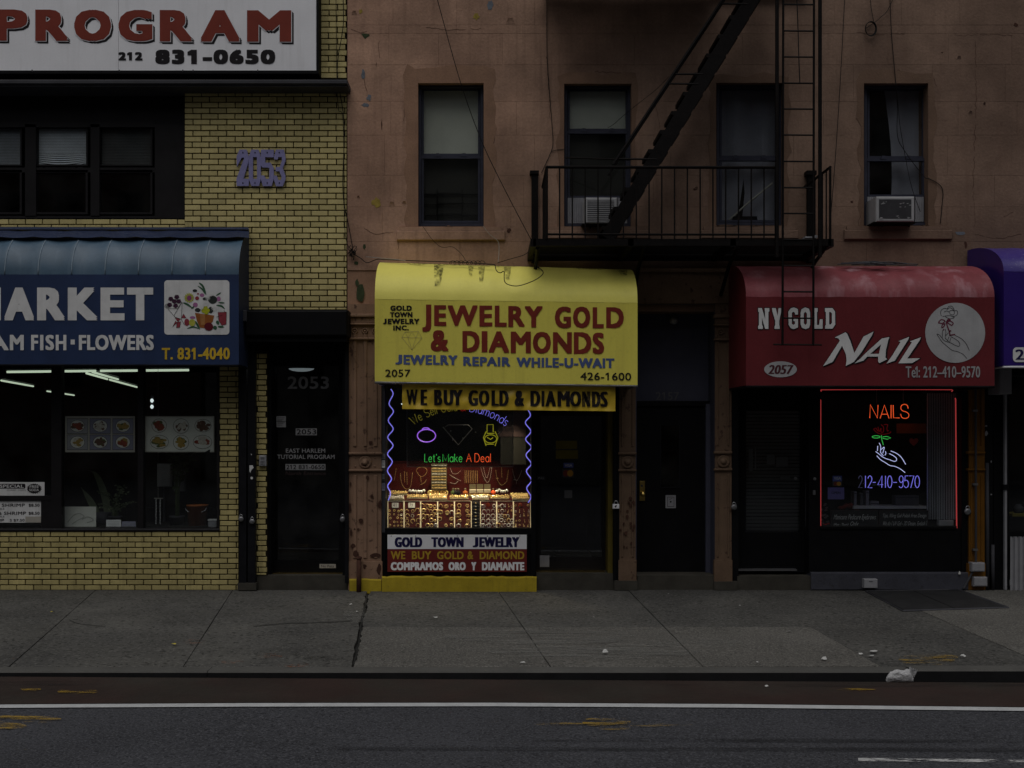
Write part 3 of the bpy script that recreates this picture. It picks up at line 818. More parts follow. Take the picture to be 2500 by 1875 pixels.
# ------------------------------------------------------------------ awnings
def awning(name, label, lf, rt, bend, apex, bot, dep, mats, ribs=8, sag=.0, rib_highlights=None, backd=.03, left_side=True):
    """lf, rt: front edges (px); bend/apex/bot: (left, right) px heights at the front plane"""
    t = thing(name, label, 'awning', (lf + rt) / 2, (bot[0] + bot[1]) / 2, dep)
    xl, xr = W(lf, 0, dep).x, W(rt, 0, dep).x
    zz = lambda pr: (W(0, pr[0], dep).z, W(0, pr[1], dep).z)
    zb, zm_, zt = zz(bot), zz(bend), zz(apex)
    nx = ribs * 8; na = 12
    def prof(u, s):                                # s 0..1 along the curved top
        a = s * math.pi / 2
        z0 = zm_[0] + (zm_[1] - zm_[0]) * u; z1 = zt[0] + (zt[1] - zt[0]) * u
        return backd + (dep - backd) * math.cos(a), z0 + (z1 - z0) * math.sin(a)
    mb = MB(); G_ = []
    for i in range(nx + 1):
        u = i / nx
        f = (u * ribs) % 1.0
        sg = sag * math.sin(math.pi * f) ** 1 if i not in (0, nx) else 0
        row = []
        for j in range(na + 1):
            d, z = prof(u, j / na)
            k = sg * math.sin(math.pi * min(1, .15 + j / na * .9))
            row.append(Vector((xl + (xr - xl) * u, -d + k * .6, z - k)))
        G_.append(row)
    for row in G_: mb.v += row
    m = na + 1
    for i in range(nx):
        for j in range(na): mb.f.append((i * m + j, (i + 1) * m + j, (i + 1) * m + j + 1, i * m + j + 1))
    obj('canopy', mb, mats[1], t, smooth=True)
    if rib_highlights:
        for i in range(1, ribs):
            e = i / ribs; x = xl + (xr - xl) * e; pr = [prof(e, j / 14) for j in range(0, 14)]
            mb = MB(); mb.tube([Vector((x, -d - .001, z)) for d, z in pr], .0065, 5); obj('seam', mb, rib_highlights, t, smooth=True)  # pale tube added along each rib crease to carry its highlight
    mb = MB()
    for i in range(ribs * 6):
        u0, u1 = i / ribs / 6, (i + 1) / ribs / 6
        q = lambda u, s: Vector((xl + (xr - xl) * u, -dep + (.0045 * abs(math.sin(math.pi * u * ribs)) ** .7 if 0 < s + u < 2 else 0), (zb[0] + (zb[1] - zb[0]) * u) if s == 0 else (zm_[0] + (zm_[1] - zm_[0]) * u)))
        mb.add([q(u0, 0), q(u1, 0), q(u1, 1), q(u0, 1)], [(0, 1, 2, 3)])
    obj('valance', mb, mats[0], t)
    for x, e in ((xl, 0), (xr, 1)):
        pr = [(dep, zb[e]), (dep, zm_[e])] + [prof(e, j / na) for j in range(1, na + 1)] + [(backd, zb[e])]
        mb = MB(); n = len(pr); mb.add([Vector((x, -d, z)) for d, z in pr], [tuple(range(n)) if e else tuple(range(n))[::-1]]); obj('side_panel', mb, mats[2], t)
    mb = MB()
    mb.tube([Vector((xl, -dep + .012, zb[0] - .012)), Vector((xr, -dep + .012, zb[1] - .012))], .014, 6)
    for x, e in ((xl + .015, 0), (xr - .015, 1)): mb.tube([Vector((x, -dep + .012, zb[e] - .012)), Vector((x, -.02, zb[e] - .012))], .012, 6)
    obj('bottom_rail', mb, mats[3], t)
    return t

# blue market awning
BD = .55
t = awning('shop_awning', 'navy market awning with white lettering and flower picture, sun faded top', -560, 583, (670, 670), (557, 557), (888, 890), BD, (X['blue'], X['bluetop'], X['blueside'], X['black']), 14, .02, rib_highlights=X['rib_highlight'])
mb = MB(); n = 40
for i in range(n):
    a, b = -500 + i * 1108 / n, -500 + (i + 1) * 1108 / n
    w0, w1 = R.uniform(-1.5, 1.5), R.uniform(-1.5, 1.5)
    mb.add([W(a, 579 + (1.5 if i % 3 else -1), .36), W(b, 579 + (1.5 if (i + 1) % 3 else -1), .36), W(b, 556 + (2 if (i + 1) % 4 else 4), .03), W(a, 556 + (2 if i % 4 else 4), .03)], [(0, 1, 2, 3)])
mb.add([W(-500, 553, .03), W(606, 555, .03), W(608, 560, .12), W(-500, 560, .12)], [(0, 1, 2, 3)])
obj('flap', mb, X['blueside'], t)
fd = BD + .0015
mb = MB()
for c, a, b in (('M', -78, 2), ('A', 10.5, 83), ('R', 90.5, 158), ('K', 165.5, 238), ('E', 245.5, 304), ('T', 310, 374)): word('letter', X['whited'], t, c, a, b, 702, 782, fd, .045)
for c, a, b in (('E', -55, -34), ('A', -31, 21), ('M', 24, 58), ('F', 76, 93), ('I', 98, 106), ('S', 111, 132), ('H', 136, 162), ('FLOWERS', 192.5, 375.5)): word('letter' if len(c) < 2 else 'word', X['whited'], t, c, a, b, 817.5, 855, fd, .03)
obj('square_dot', MB().poly([(172.5, 829), (182.5, 829), (182.5, 841), (172.5, 841)], fd), X['whited'], t)
mb = MB(); put(mb, 'T. 831-4040', 395, 561, 849, 878, fd, .025, tilt=-.5); obj('phone_number', mb, X['txt_yel'], t)
def rrect(a, b, t_, u, r, n=5):
    P = []
    for cx, cy, a0 in ((b - r, t_ + r, 90), (a + r, t_ + r, 180), (a + r, u - r, 270), (b - r, u - r, 360)):
        for i in range(n + 1):
            an = math.radians(a0 - 90 + 90 * i / n); P.append((cx + r * math.cos(an), cy - r * math.sin(an)))
    return P
pic = obj('flower_picture', MB().poly(rrect(401, 560, 684, 817, 8), fd), X['whited'], t)
z4 = zm(390, 670, 10.367)
def flat(name, col, shapes, d, parent=pic):
    key = 'print_' + name
    if key not in X: X[key] = M(key, col, .6, .15, 30)
    mb = MB()
    for i, s_ in enumerate(shapes): mb.poly(s_, d + i * .0002)
    return obj(name, mb, X[key], parent)
def petals(x, y, r, n, wd, r0=.25):
    out = []
    for i in range(n):
        a = 2 * math.pi * i / n + .2; ca, sa = math.cos(a), math.sin(a)
        out.append([(x + ca * r * r0 - sa * wd * .4, y + sa * r * r0 + ca * wd * .4), (x + ca * r * .75 - sa * wd, y + sa * r * .75 + ca * wd), (x + ca * r, y + sa * r), (x + ca * r * .75 + sa * wd, y + sa * r * .75 - ca * wd), (x + ca * r * r0 + sa * wd * .4, y + sa * r * r0 - ca * wd * .4)])
    return out
def leafs(P, wd):
    P = smooth(P, 4); n = len(P)
    L = []; Q = []
    for i, p in enumerate(P):
        q = P[min(i + 1, n - 1)]; o = P[max(i - 1, 0)]
        tx, ty = q[0] - o[0], q[1] - o[1]; l = math.hypot(tx, ty) or 1
        ww = wd * math.sin(math.pi * (.08 + .9 * i / (n - 1)))
        L.append((p[0] - ty / l * ww, p[1] + tx / l * ww)); Q.append((p[0] + ty / l * ww, p[1] - tx / l * ww))
    return L + Q[::-1]
f1, f2, f3, f4, f5 = (fd + .0012 * k for k in range(1, 6))
flat('printed_leaves', (.03, .09, .045), [leafs(z4(p), w_) for p, w_ in (([(990,210),(1090,300),(1180,520)],2.6), ([(960,290),(1080,380),(1160,520)],2), ([(1550,460),(1420,540)],1.8), ([(1430,780),(1560,800),(1650,880)],2.4), ([(590,715),(700,760),(850,870)],2.6), ([(800,870),(880,800)],2), ([(690,1370),(850,1330),(1010,1380)],2), ([(900,1180),(960,1290),(1020,1390)],2.6), ([(1380,1300),(1420,1400)],5), ([(1440,1170),(1490,1270)],4), ([(1470,1320),(1630,1330)],2.5), ([(1640,720),(1480,710)],1.8))], f1)
flat('printed_dark_foliage', (.025, .03, .028), [ell(*z4([(1340, 640)])[0], 11, 10), ell(*z4([(1150, 620)])[0], 6, 4), ell(*z4([(960, 900)])[0], 7, 5), ell(*z4([(1290, 900)])[0], 6, 8), ell(*z4([(890, 410)])[0], 5.5, 3.6)], f2)
flat('printed_violet_roses', (.11, .035, .09), [ell(*z4([p])[0], 5.6, 5) for p in ((280, 620), (430, 570), (370, 680), (480, 680), (250, 770), (400, 790))], f1)
mb = MB()
for (x, y) in ((280, 620), (430, 570), (370, 680), (480, 680), (250, 770), (400, 790), (190, 800)):
    c = z4([(x, y)])[0]
    for r in (5.8, 3.6, 1.6): mb.ribbon([(c[0] + r * (1 + .14 * math.sin(5 * a)) * math.cos(a), c[1] + r * .9 * (1 + .14 * math.sin(5 * a)) * math.sin(a)) for a in [i * math.pi / 8 for i in range(16)]], .7, f3, True)
for P in ([(210,880),(390,1080),(540,1130)], [(210,865),(450,865),(560,700)], [(560,700),(365,1030)], [(568,700),(545,1130)], [(545,1140),(630,1280)], [(1430,1080),(1600,1020)], [(1620,900),(1660,960)]): mb.ribbon(z4(P), .9, f3)
for P in ([(385,1095),(520,1120),(460,1200)], [(540,1100),(605,995),(670,1100)], [(400,1180),(320,1330),(440,1210)], [(430,1210),(420,1350),(505,1340),(530,1190)], [(1485,950),(1690,950),(1680,1260),(1570,1290),(1490,1160)]): mb.ribbon(z4(P), .8, f4, True)
obj('printed_outline', mb, X['txt_black'], pic)
flat('printed_red', (.24, .035, .05), [z4(p) for p in ([(385,1095),(530,1120),(460,1200)], [(540,1100),(605,995),(670,1100)], [(400,1180),(320,1330),(440,1215)], [(430,1210),(420,1350),(505,1340),(530,1190)], [(1470,960),(1690,950),(1680,1260),(1570,1290),(1490,1160)])] + [ell(*z4([(685, 1210)])[0], 6.2, 9), ell(*z4([(945, 600)])[0], 5, 4.6), ell(*z4([(970, 490)])[0], 2.6, 2)], f2)
flat('printed_terracotta', (.26, .085, .02), [z4([(890,970),(1380,1040),(1340,1200),(1150,1360),(1020,1350),(940,1180)])], f2)
flat('printed_pot_light', (.33, .15, .05), [z4([(1010,1000),(1150,1010),(1140,1280),(1040,1280)])], f3)
flat('printed_yellow', (.4, .4, .06), petals(*z4([(745, 590)])[0], 13, 14, 1.9, .4) + [ell(*z4([(820, 1220)])[0], 7.6, 8.6)], f2)
flat('printed_lime', (.38, .4, .02), [ell(*z4([p])[0], 5.4, 5) for p in ((1160, 850), (1110, 920), (1210, 910), (1180, 960))], f4)
flat('printed_flower_heart', (.25, .06, .17), [ell(*z4([(745, 580)])[0], 5.6, 8.4)], f3)
flat('printed_daisies', (.62, .62, .6), sum([petals(*z4([p])[0], r, 15, .55) for p, r in (((1215, 590), 7), ((1150, 730), 9), ((1375, 840), 8.6), ((1300, 500), 6), ((1040, 820), 7))], []), f4)
flat('printed_pink', (.34, .13, .28), [ell(*z4([(1070, 525)])[0], 5.5, 4.6), ell(*z4([(1490, 620)])[0], 5, 6), ell(*z4([(900, 770)])[0], 6, 6), ell(*z4([(830, 1090)])[0], 7, 3.4)], f1)
flat('printed_dark_rose', (.1, .008, .016), [ell(*z4([(1240, 1320)])[0], 11, 10)], f4)

# yellow jewellery awning
YD = .85
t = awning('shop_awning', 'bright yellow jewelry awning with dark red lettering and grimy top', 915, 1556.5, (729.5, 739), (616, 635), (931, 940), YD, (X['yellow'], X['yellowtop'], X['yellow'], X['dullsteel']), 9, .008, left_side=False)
mb = MB()
def on_canopy(px, d_in):                            # a point on the curved top, d_in = share of the way round
    u = (px - 915) / (1556.5 - 915); a = d_in * math.pi / 2
    z0 = W(0, 729.5 + 9.5 * u, YD).z; z1 = W(0, 616 + 19 * u, YD).z
    return Vector((W(px, 0, YD).x, -(.03 + (YD - .03) * math.cos(a)) - .004, z0 + (z1 - z0) * math.sin(a) + .003))
for cx, s0, s1, ww in ((1068, .2, .75, 14), (1175, .3, .7, 9), (1148, .4, .7, 7), (1240, .35, .72, 10), (1010, .68, .8, 30), (1450, .68, .85, 60), (1150, .7, .85, 150), (1530, .5, .7, 14)):
    n = 8; m = 6; k = len(mb.v)
    for i in range(n + 1):
        for j in range(m + 1):
            s_ = s0 + (s1 - s0) * i / n
            mb.v.append(on_canopy(cx + (j / m - .5) * 2 * ww * (.5 + .5 * i / n), s_))
    for i in range(n):
        for j in range(m): mb.f.append((k + i * (m + 1) + j, k + i * (m + 1) + j + 1, k + (i + 1) * (m + 1) + j + 1, k + (i + 1) * (m + 1) + j))
obj('grime', mb, X['grime'], t, smooth=True)
fd = YD + .0015
mb = MB()
word('letter', X['txt_redy'], t, 'J', 1031, 1053, 743.5, 810, fd, .03)
for c, a, b, y0, y1 in (('E', 1060, 1089.5, 745, 795.5), ('W', 1093, 1166, 745.5, 796), ('E', 1170.5, 1202, 746, 797), ('L', 1208, 1237, 746, 797.5), ('R', 1241, 1281, 747, 798), ('Y', 1281, 1325, 747.5, 799), ('G', 1354.6, 1394, 748.5, 801), ('O', 1399, 1441, 748.5, 801), ('L', 1447, 1474, 750, 801), ('D', 1480, 1523, 750, 801),
                         ('&', 1051.6, 1095, 806, 858), ('D', 1129, 1171, 808, 860), ('I', 1176, 1190, 808.5, 860), ('A', 1193, 1243, 809, 861), ('M', 1247, 1296, 809.5, 862), ('O', 1301, 1345, 810, 863), ('N', 1350, 1396, 811, 863), ('D', 1401, 1444, 811, 864), ('S', 1447, 1475, 812, 864)):
    word('letter', X['txt_redy'], t, c, a, b, y0, y1, fd, .034 if c != 'I' else .0)
B_ = X['txt_blue']; word('letter', B_, t, 'J', 965, 982, 866, 889.5, fd, .042); word('word', B_, t, 'EWELRY', 985, 1117, 866.3, 890, fd, .042, tilt=1.2); word('word', B_, t, 'REPAIR', 1131, 1246, 870.5, 893, fd, .042, tilt=1.5); word('word', B_, t, 'WHILE-U-WAIT', 1261, 1500, 872.5, 896.5, fd, .042, tilt=2.5)
word('street_number', X['txt_black'], t, '2057', 940.5, 1002, 902, 920, fd, .012); word('phone_number', X['txt_black'], t, '426-1600', 1417, 1541, 909, 928, fd, .012, tilt=1)
for s_, a, b, y0, y1 in (('GOLD', 953, 1005.5, 746, 758.5), ('TOWN', 952, 1007, 762, 774.5), ('J', 935, 944, 778, 791), ('EWELRY', 946.5, 1024, 778, 791), ('INC.', 960, 998, 794.5, 806.5)): word('word', X['txt_black'], t, s_, a, b, y0, y1, fd, .05)
mb = MB(); zy = zm(840, 600, 2.765)
for P in ([(390,618),(412,582),(502,578),(526,622),(458,702)],): mb.ribbon(zy(P), 1.1, fd, True)
for P in ([(390,618),(526,622)], [(412,582),(432,620),(458,702)], [(432,620),(458,580),(484,622),(458,702)], [(502,578),(484,622)]): mb.ribbon(zy(P), .8, fd)
X['dia'] = M('pale_olive_print', (.42, .36, .14), .5, .1); obj('diamond_drawing', mb, X['dia'], t)
mb = MB(); mb.ptube([(937, 934.5), (1235, 938.5), (1502, 942)], .013, .83); obj('chrome_bar', mb, X['steel'], t)
# banner under it
t = thing('cloth_banner', 'crumpled golden banner reading WE BUY GOLD & DIAMONDS under the yellow awning', 'banner', 1240, 1004, .8)
bd = .78
def bannerp(u, v): return (982 + 520.5 * u + 0, 938 + 5 * u + v * (60.5 + .5 * u))
def wr(px, py):
    return .006 * (math.sin(px * .09 + py * .05) + math.sin(px * .043 - py * .11 + 2) + .7 * math.sin(px * .19 + py * .13) + .5 * math.sin(px * .02 + 1) * math.sin(py * .2))
mb = MB(); nx, ny = 90, 12
for i in range(nx + 1):
    for j in range(ny + 1):
        p = bannerp(i / nx, j / ny); q = W(p[0], p[1], bd); mb.v.append(q + Vector((0, wr(*p), 0)))
for i in range(nx):
    for j in range(ny): mb.f.append((i * (ny + 1) + j + 1, (i + 1) * (ny + 1) + j + 1, (i + 1) * (ny + 1) + j, i * (ny + 1) + j))
obj('cloth', mb, X['banner'], t, smooth=True)
fnb = lambda x, y, d: W(x, y, bd) + Vector((0, wr(x, y) - .009 - (d - bd), 0))
mb = MB()
def cond(s_, a, b, y0, y1): word('letter', X['txt_black'], t, s_, a, b, y0, y1, bd, .0, xb=6, xbw=.9, fn=fnb)
for c, a, b in (('W', 992, 1020), ('E', 1027, 1043), ('B', 1060, 1080), ('U', 1083, 1107), ('Y', 1104, 1130), ('G', 1143, 1167), ('O', 1168.5, 1195), ('L', 1200, 1218), ('D', 1219, 1242), ('&', 1256, 1280), ('D', 1295, 1319), ('I', 1322, 1329), ('A', 1331, 1358), ('M', 1361, 1391), ('O', 1391, 1419), ('N', 1421, 1441), ('D', 1445, 1466), ('S', 1465, 1484)):
    k = (a - 992) / 492
    word('letter', X['txt_black'], t, c, a, b, 951, 988.5, bd, 0, xb=4, xbw=.8, fn=fnb) if c == 'W' else cond(c, a, b, 951 + 5.5 * k, 988.5 + 5 * k) if c != 'I' else word('letter', X['txt_black'], t, c, a, b, 951 + 5.5 * k, 988.5 + 5 * k, bd, .03, fn=fnb)
mb = MB()
for x, y in ((984, 940), (1500, 945), (1240, 941)): mb.ptube([(x, y + 3, .79), (x, y - 7, .83)], .004, .8)
obj('tie', mb, X['wirew'], t)

# maroon nail salon awning
RDp = .93
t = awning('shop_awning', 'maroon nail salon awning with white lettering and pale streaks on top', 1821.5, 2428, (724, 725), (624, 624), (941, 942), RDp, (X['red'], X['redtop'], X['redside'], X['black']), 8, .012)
fd = RDp + .0015
z2 = zm(1840, 740, 8.733)
NYG = [[[(95,105),(175,105),(245,340),(240,175),(235,105),(335,105),(335,175),(315,190),(315,550),(245,550),(175,310),(180,470),(195,490),(195,550),(95,550),(95,490),(112,470),(112,190),(95,180)]],
       [[(390,105),(470,105),(510,270),(530,105),(585,105),(585,190),(545,380),(545,470),(555,490),(555,550),(445,550),(445,490),(460,470),(460,380),(400,180)]],
       [[(740,180),(790,110),(850,92),(900,105),(945,130),(945,245),(880,245),(880,205),(848,185),(815,205),(815,440),(848,465),(880,440),(880,385),(850,385),(850,330),(945,330),(945,520),(850,555),(790,535),(745,460)]],
       [[(1000,200),(1020,130),(1100,92),(1180,120),(1205,200),(1205,460),(1180,530),(1105,555),(1030,525),(1000,450)], [(1070,220),(1100,183),(1135,220),(1135,430),(1105,465),(1070,430)]],
       [[(1285,105),(1365,105),(1365,180),(1350,195),(1350,465),(1395,465),(1410,345),(1470,345),(1470,545),(1285,545),(1285,470),(1300,460),(1300,200),(1285,180)]],
       [[(1520,105),(1680,105),(1735,180),(1740,460),(1680,545),(1525,545),(1525,480),(1540,465),(1540,195),(1520,180)], [(1610,190),(1640,190),(1668,220),(1668,425),(1640,455),(1610,455)]]]
z1 = zm(2000, 790, 8.508)
NAIL = [[[(80,885),(430,355),(395,305),(320,290),(545,180),(580,210),(650,370),(730,610),(920,270),(1130,165),(1100,235),(880,590),(720,795),(550,880),(570,760),(555,640),(475,460),(280,795)]],
        [[(735,825),(860,720),(1000,580),(1300,310),(1460,280),(1435,340),(1385,550),(1375,700),(1410,740),(1250,820),(1225,790),(1225,685),(1000,685),(915,770)], [(1060,628),(1240,628),(1285,430)]],
        [[(1400,830),(1520,660),(1690,380),(1645,365),(1870,275),(1850,330),(1570,770)]],
        [[(1645,825),(1925,390),(1880,370),(2115,285),(2085,350),(1830,725),(2095,720),(1930,820)]]]
for z_, GL, e, dx in ((z2, NYG, 4.4, 0), (z1, NAIL, 5.2, 1.6)):
    for gl in GL:
        gl = [z_(l) for l in gl]; ol, wh = MB(), MB()
        wh.poly(gl, fd + .0026)
        for l in gl: ol.ribbon([(x + dx, y + dx * .3) for x, y in l], e, fd, True)
        ltr = obj('letter', wh, X['whited'], t); obj('letter_outline', ol, X['txt_black'], ltr)
mb = MB(); put(mb, 'Tel: 212–410–9570', 2211, 2393, 894, 922, fd, .012); obj('phone_number', mb, X['txt_grey'], t)
ov = obj('number_oval', MB().poly(ell(1905.6, 901.6, 40, 19.6, 30), fd), X['disc'], t)
mb = MB(); put(mb, '2057', 1875, 1934, 891, 913, fd + .002, .012, shear=.18, xb=3, xbw=.9); X['txt_mar'] = M('dark_maroon_print', (.07, .02, .025), .5, .1); obj('oval_number', mb, X['txt_mar'], ov)
dc = obj('white_disc', MB().poly(ell(2332, 812.5, 73.2, 73.4, 48), fd), X['disc'], t)
z3 = zm(2250, 730, 10.37)
mb = MB()
for P in ([(385,885),(440,970),(520,1085),(640,1190),(770,1295),(920,1335),(1050,1400),(1150,1510)], [(390,885),(440,900),(500,960),(560,1040),(640,1080),(720,1100),(850,1170),(940,1195),(970,1150),(940,1080),(850,1010),(740,950)],
          [(850,920),(1000,1000),(1120,1120),(1210,1300)], [(535,790),(525,870),(530,970)], [(600,760),(615,850),(600,980),(670,1060)], [(610,930),(680,850)], [(690,960),(665,1050),(710,1090),(735,980)],
          [(500,430),(480,330),(520,260),(590,235),(650,250),(680,190),(760,180),(810,235),(840,290),(900,300),(910,370),(870,420),(800,440),(700,420),(600,430),(530,440)], [(570,330),(640,300),(700,330),(730,290),(820,300),(830,360),(800,400),(730,390),(710,340)],
          [(600,440),(680,490),(760,490),(830,470),(760,430)], [(660,260),(700,220),(770,240),(820,300)]):
    mb.ribbon(smooth(z3(P), 4), 1.15, fd + .002)
obj('hand_drawing', mb, X['txt_black'], dc)
mb = MB()
for P in ([(420,600),(500,520),(590,560),(520,620)], [(640,590),(720,560),(800,610),(760,670)], [(600,620),(560,700),(510,720),(530,640)], [(640,560),(680,510),(740,530)]): mb.ribbon(smooth(z3(P), 4), 2.6, fd + .002, True)
for P in ([(620,560),(650,680),(700,820),(720,930)], [(690,820),(750,800)], [(700,920),(850,895)], [(570,760),(545,790)]): mb.ribbon(smooth(z3(P), 4), 3, fd + .0024)
X['txt_wine'] = M('wine_print', (.12, .02, .04), .5, .1); obj('rose_stem_drawing', mb, X['txt_wine'], dc)
# violet awning at the right edge
t = awning('shop_awning', 'violet awning cut by the right edge, with white number plate', 2450.5, 3100, (662, 662), (578, 578), (893, 893), .95, (X['purple'], X['purptop'], X['purple'], X['white']), 8, .01)
pl = obj('number_plate', MB().poly(rrect(2473, 2580, 848, 884, 9), .953), X['whited'], t)
mb = MB(); put(mb, '2', 2479, 2501, 853, 878, .955, .012, xb=3, xbw=.9); obj('plate_number', mb, X['txt_navy'], pl)

# debris on the maroon awning
mb = MB()
for i in range(16):
    a = 2040 + R.uniform(0, 110); b = a + R.uniform(60, 140); y = 645 + R.uniform(-3, 2)
    mb.ptube(smooth([(a, y, .55 + R.uniform(-.1, .1)), ((a + b) / 2, y + R.uniform(-6, 1), .6 + R.uniform(-.1, .1)), (b, y + R.uniform(-1, 3), .62 + R.uniform(-.1, .1))], 4), .006, .6, 5)
obj('cable_bundle', mb, X['dgrey'], label='loose bundle of grey cables lying on top of the maroon awning', cat='cables')
# ------------------------------------------------------------------ takeaway window, its room and what is in it
x0, x1 = W(-420, 0).x, W(535, 0).x
def room(name, parent, xa, xb, ya, yb, za, zb, mat, mfloor=None):
    mb = MB(); mb.add([(xa, ya, za), (xb, ya, za), (xb, yb, za), (xa, yb, za), (xa, ya, zb), (xb, ya, zb), (xb, yb, zb), (xa, yb, zb)],
                      [(0, 1, 2, 3), (4, 7, 6, 5), (3, 2, 6, 7), (0, 3, 7, 4), (1, 5, 6, 2)])
    return obj(name, mb, mat, parent)
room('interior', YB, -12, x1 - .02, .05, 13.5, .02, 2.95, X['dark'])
sw = node('shop_window', YB)
mb = MB()
for a, b in ((125, 150), (336, 350)): mb.pbox(a, b, 880, 1292, -.12, -.02)
mb.pbox(529, 536, 880, 1297, -.14, -.005); mb.pbox(-400, 536, 1290, 1297, -.16, .012); mb.pbox(-400, 125, 1211, 1222, -.1, -.03); mb.pbox(100, 125, 1222, 1290, -.1, -.035)
mb.pbox(-400, 536, 876, 890, -.14, -.01)
obj('frame', mb, X['bronze'], sw)
mb = MB(); mb.pbox(-400, 536, 1291.2, 1292.6, -.02, .016); obj('sill_trim', mb, X['dullsteel'], sw)
for a, b in ((-400, 125), (150, 336), (350, 529)):
    mb = MB(); mb.pbox(a, b, 888, 1291, -.066, -.06); obj('pane', mb, X['glass'], sw)
mb = MB(); mb.pbox(-400, 529, 1286, 1292, -.9, -.18, -.18); obj('display_shelf', mb, X['dark2'], sw)
# fluorescent tubes on the ceiling
def lamp(p0, p1, lab):
    t = thing('ceiling_lamp', lab, 'ceiling lamp', at=(p0 + p1) / 2, group='fluorescent lamps in the takeaway')
    dv = (p1 - p0).normalized()
    obj('tube', MB().tube([p0, p1], .016, 8), X['tube_lamp'], t, smooth=True)
    sd_ = dv.cross(Vector((0, 0, 1))) * .06
    mb = MB(); q0, q1 = p0 - dv * .03 + Vector((0, 0, .03)), p1 + dv * .03 + Vector((0, 0, .03)); u_ = Vector((0, 0, .05))
    mb.add([q0 - sd_, q1 - sd_, q1 + sd_, q0 + sd_, q0 - sd_ + u_, q1 - sd_ + u_, q1 + sd_ + u_, q0 + sd_ + u_], [(3, 2, 1, 0), (4, 5, 6, 7), (0, 1, 5, 4), (1, 2, 6, 5), (2, 3, 7, 6), (3, 0, 4, 7)])
    obj('housing', mb, X['dgrey'], t)
lamp(W(17, 908, -2), W(234, 905.5, -2), 'lit fluorescent tube along the front, crossing the left mullion')
lamp(W(245, 905.5, -2), W(461, 903.5, -2), 'lit fluorescent tube along the front, over the round dish board')
def P3(px, py, h=.81): return W(px, py, D - F * h / (HY - py))
lamp(P3(211, 911), P3(262, 925.5), 'near half of the slanting lamp pair over the square dish board')
lamp(P3(268, 927), P3(334, 945), 'far half of the slanting lamp pair over the square dish board')
lamp(P3(226, 908.5), P3(288, 926), 'second slanting tube just beside the near half of the pair')
lamp(P3(3, 929), P3(81, 943), 'slanting lit tube at the left picture edge of the takeaway')
lamp(P3(115, 955), P3(181, 965), 'smallest lit tube, deepest in the takeaway')
# menu boards in the window
def dish(mb_list, x, y, rx, ry, cols, par, d):
    g = node('dish_photo', par)
    obj('plate', MB().poly(ell(x, y, rx, ry, 20), d), X['cream'], g)
    rim = MB(); rim.ribbon(ell(x, y, rx, ry, 20), .9, d + .0006, True); obj('rim', rim, X['txt_black'], g)
    for ci, cn in enumerate(cols):
        mb = MB()
        for k in range(13):
            a, rr = R.uniform(0, 6.28), R.uniform(0, .66)
            mb.poly(ell(x + rx * rr * math.cos(a), y + ry * rr * math.sin(a), rx * R.uniform(.2, .34), ry * R.uniform(.18, .32), 7), d + .0008 + ci * .0006 + k * .00005)
        obj('food', mb, X[cn], g)
X['fd_r'] = M('food_red', (.22, .05, .03), .6, .3, 40); X['fd_g'] = M('food_green', (.08, .1, .03), .6, .3, 40); X['fd_b'] = M('food_brown', (.11, .06, .04), .6, .3, 40)
X['fd_y'] = M('food_yellow', (.3, .2, .05), .6, .3, 40); X['fd_w'] = M('food_white', (.45, .42, .36), .6, .3, 40)
X['bluecell'] = M('blue_menu_ground', (.2, .2, .27), .6, .1)
t = thing('menu_board', 'menu board of six square dish photographs in the takeaway window', 'menu board', 244, 1104, -.08)
obj('backing', MB().pbox(159, 329, 1016, 1104, -.085, -.075), X['board_y'], t)
for i in range(6):
    cx, cy = 189 + 55.5 * (i % 3), 1040 + 39.5 * (i // 3)
    mb = MB(); mb.poly([(cx - 25, cy - 18), (cx + 25, cy - 18), (cx + 25, cy + 18.5), (cx - 25, cy + 18.5)], -.0735); c_ = obj('photo_ground', mb, X['bluecell'] if i % 3 else X['grey'], t)
    mb = MB(); mb.ribbon([(cx - 25, cy - 18), (cx + 25, cy - 18), (cx + 25, cy + 18.5), (cx - 25, cy + 18.5)], 1.2, -.073, True); obj('photo_border', mb, X['black'], c_)
    dish(None, cx, cy, 17.5, 14.5, (('fd_b', 'fd_r'), ('fd_b', 'fd_w'), ('fd_g', 'fd_y'), ('fd_w', 'fd_y'), ('fd_g', 'fd_b'), ('fd_y', 'fd_r'))[i], t, -.0725)
t = thing('menu_board', 'white menu board of six round and oval dishes beside the mullion', 'menu board', 438, 1104, -.08)
obj('backing', MB().pbox(354, 523, 1016, 1104, -.085, -.075), X['cream'], t)
mb = MB(); mb.frame(354, 523, 1016, 1104, 2.5, -.075, -.073); obj('border', mb, X['board_y'], t)
for (x, y, rx, ry, cl) in ((388.5, 1039, 18, 16.5, ('fd_g', 'fd_r')), (442, 1040, 19, 18, ('fd_b', 'fd_w')), (495.5, 1039, 20, 15.5, ('fd_b', 'fd_b')), (389, 1079, 22.5, 16.5, ('fd_g', 'fd_y')), (442, 1080, 19, 18, ('fd_g', 'fd_y')), (494.5, 1079, 23, 16.5, ('fd_r', 'fd_w'))):
    dish(None, x, y, rx, ry, cl, t, -.0715)
mb = MB(); mb.poly([(500, 1104), (510, 1098), (514, 1097), (512, 1104)], -.0715); obj('torn_corner', mb, X['black'], t)
t = thing('special_sign', 'white lunch special strip with a dark FREE SODA starburst', 'sign', 40, 1210, -.05)
zs = zm(0, 1150, 11.06)
obj('panel', MB().pbox(-160, 108.5, 1177, 1210, -.056, -.05), X['whited'], t)
mb = MB(); mb.poly(rrect(-120, 62, 1181, 1193, 3), -.0485)
st = []
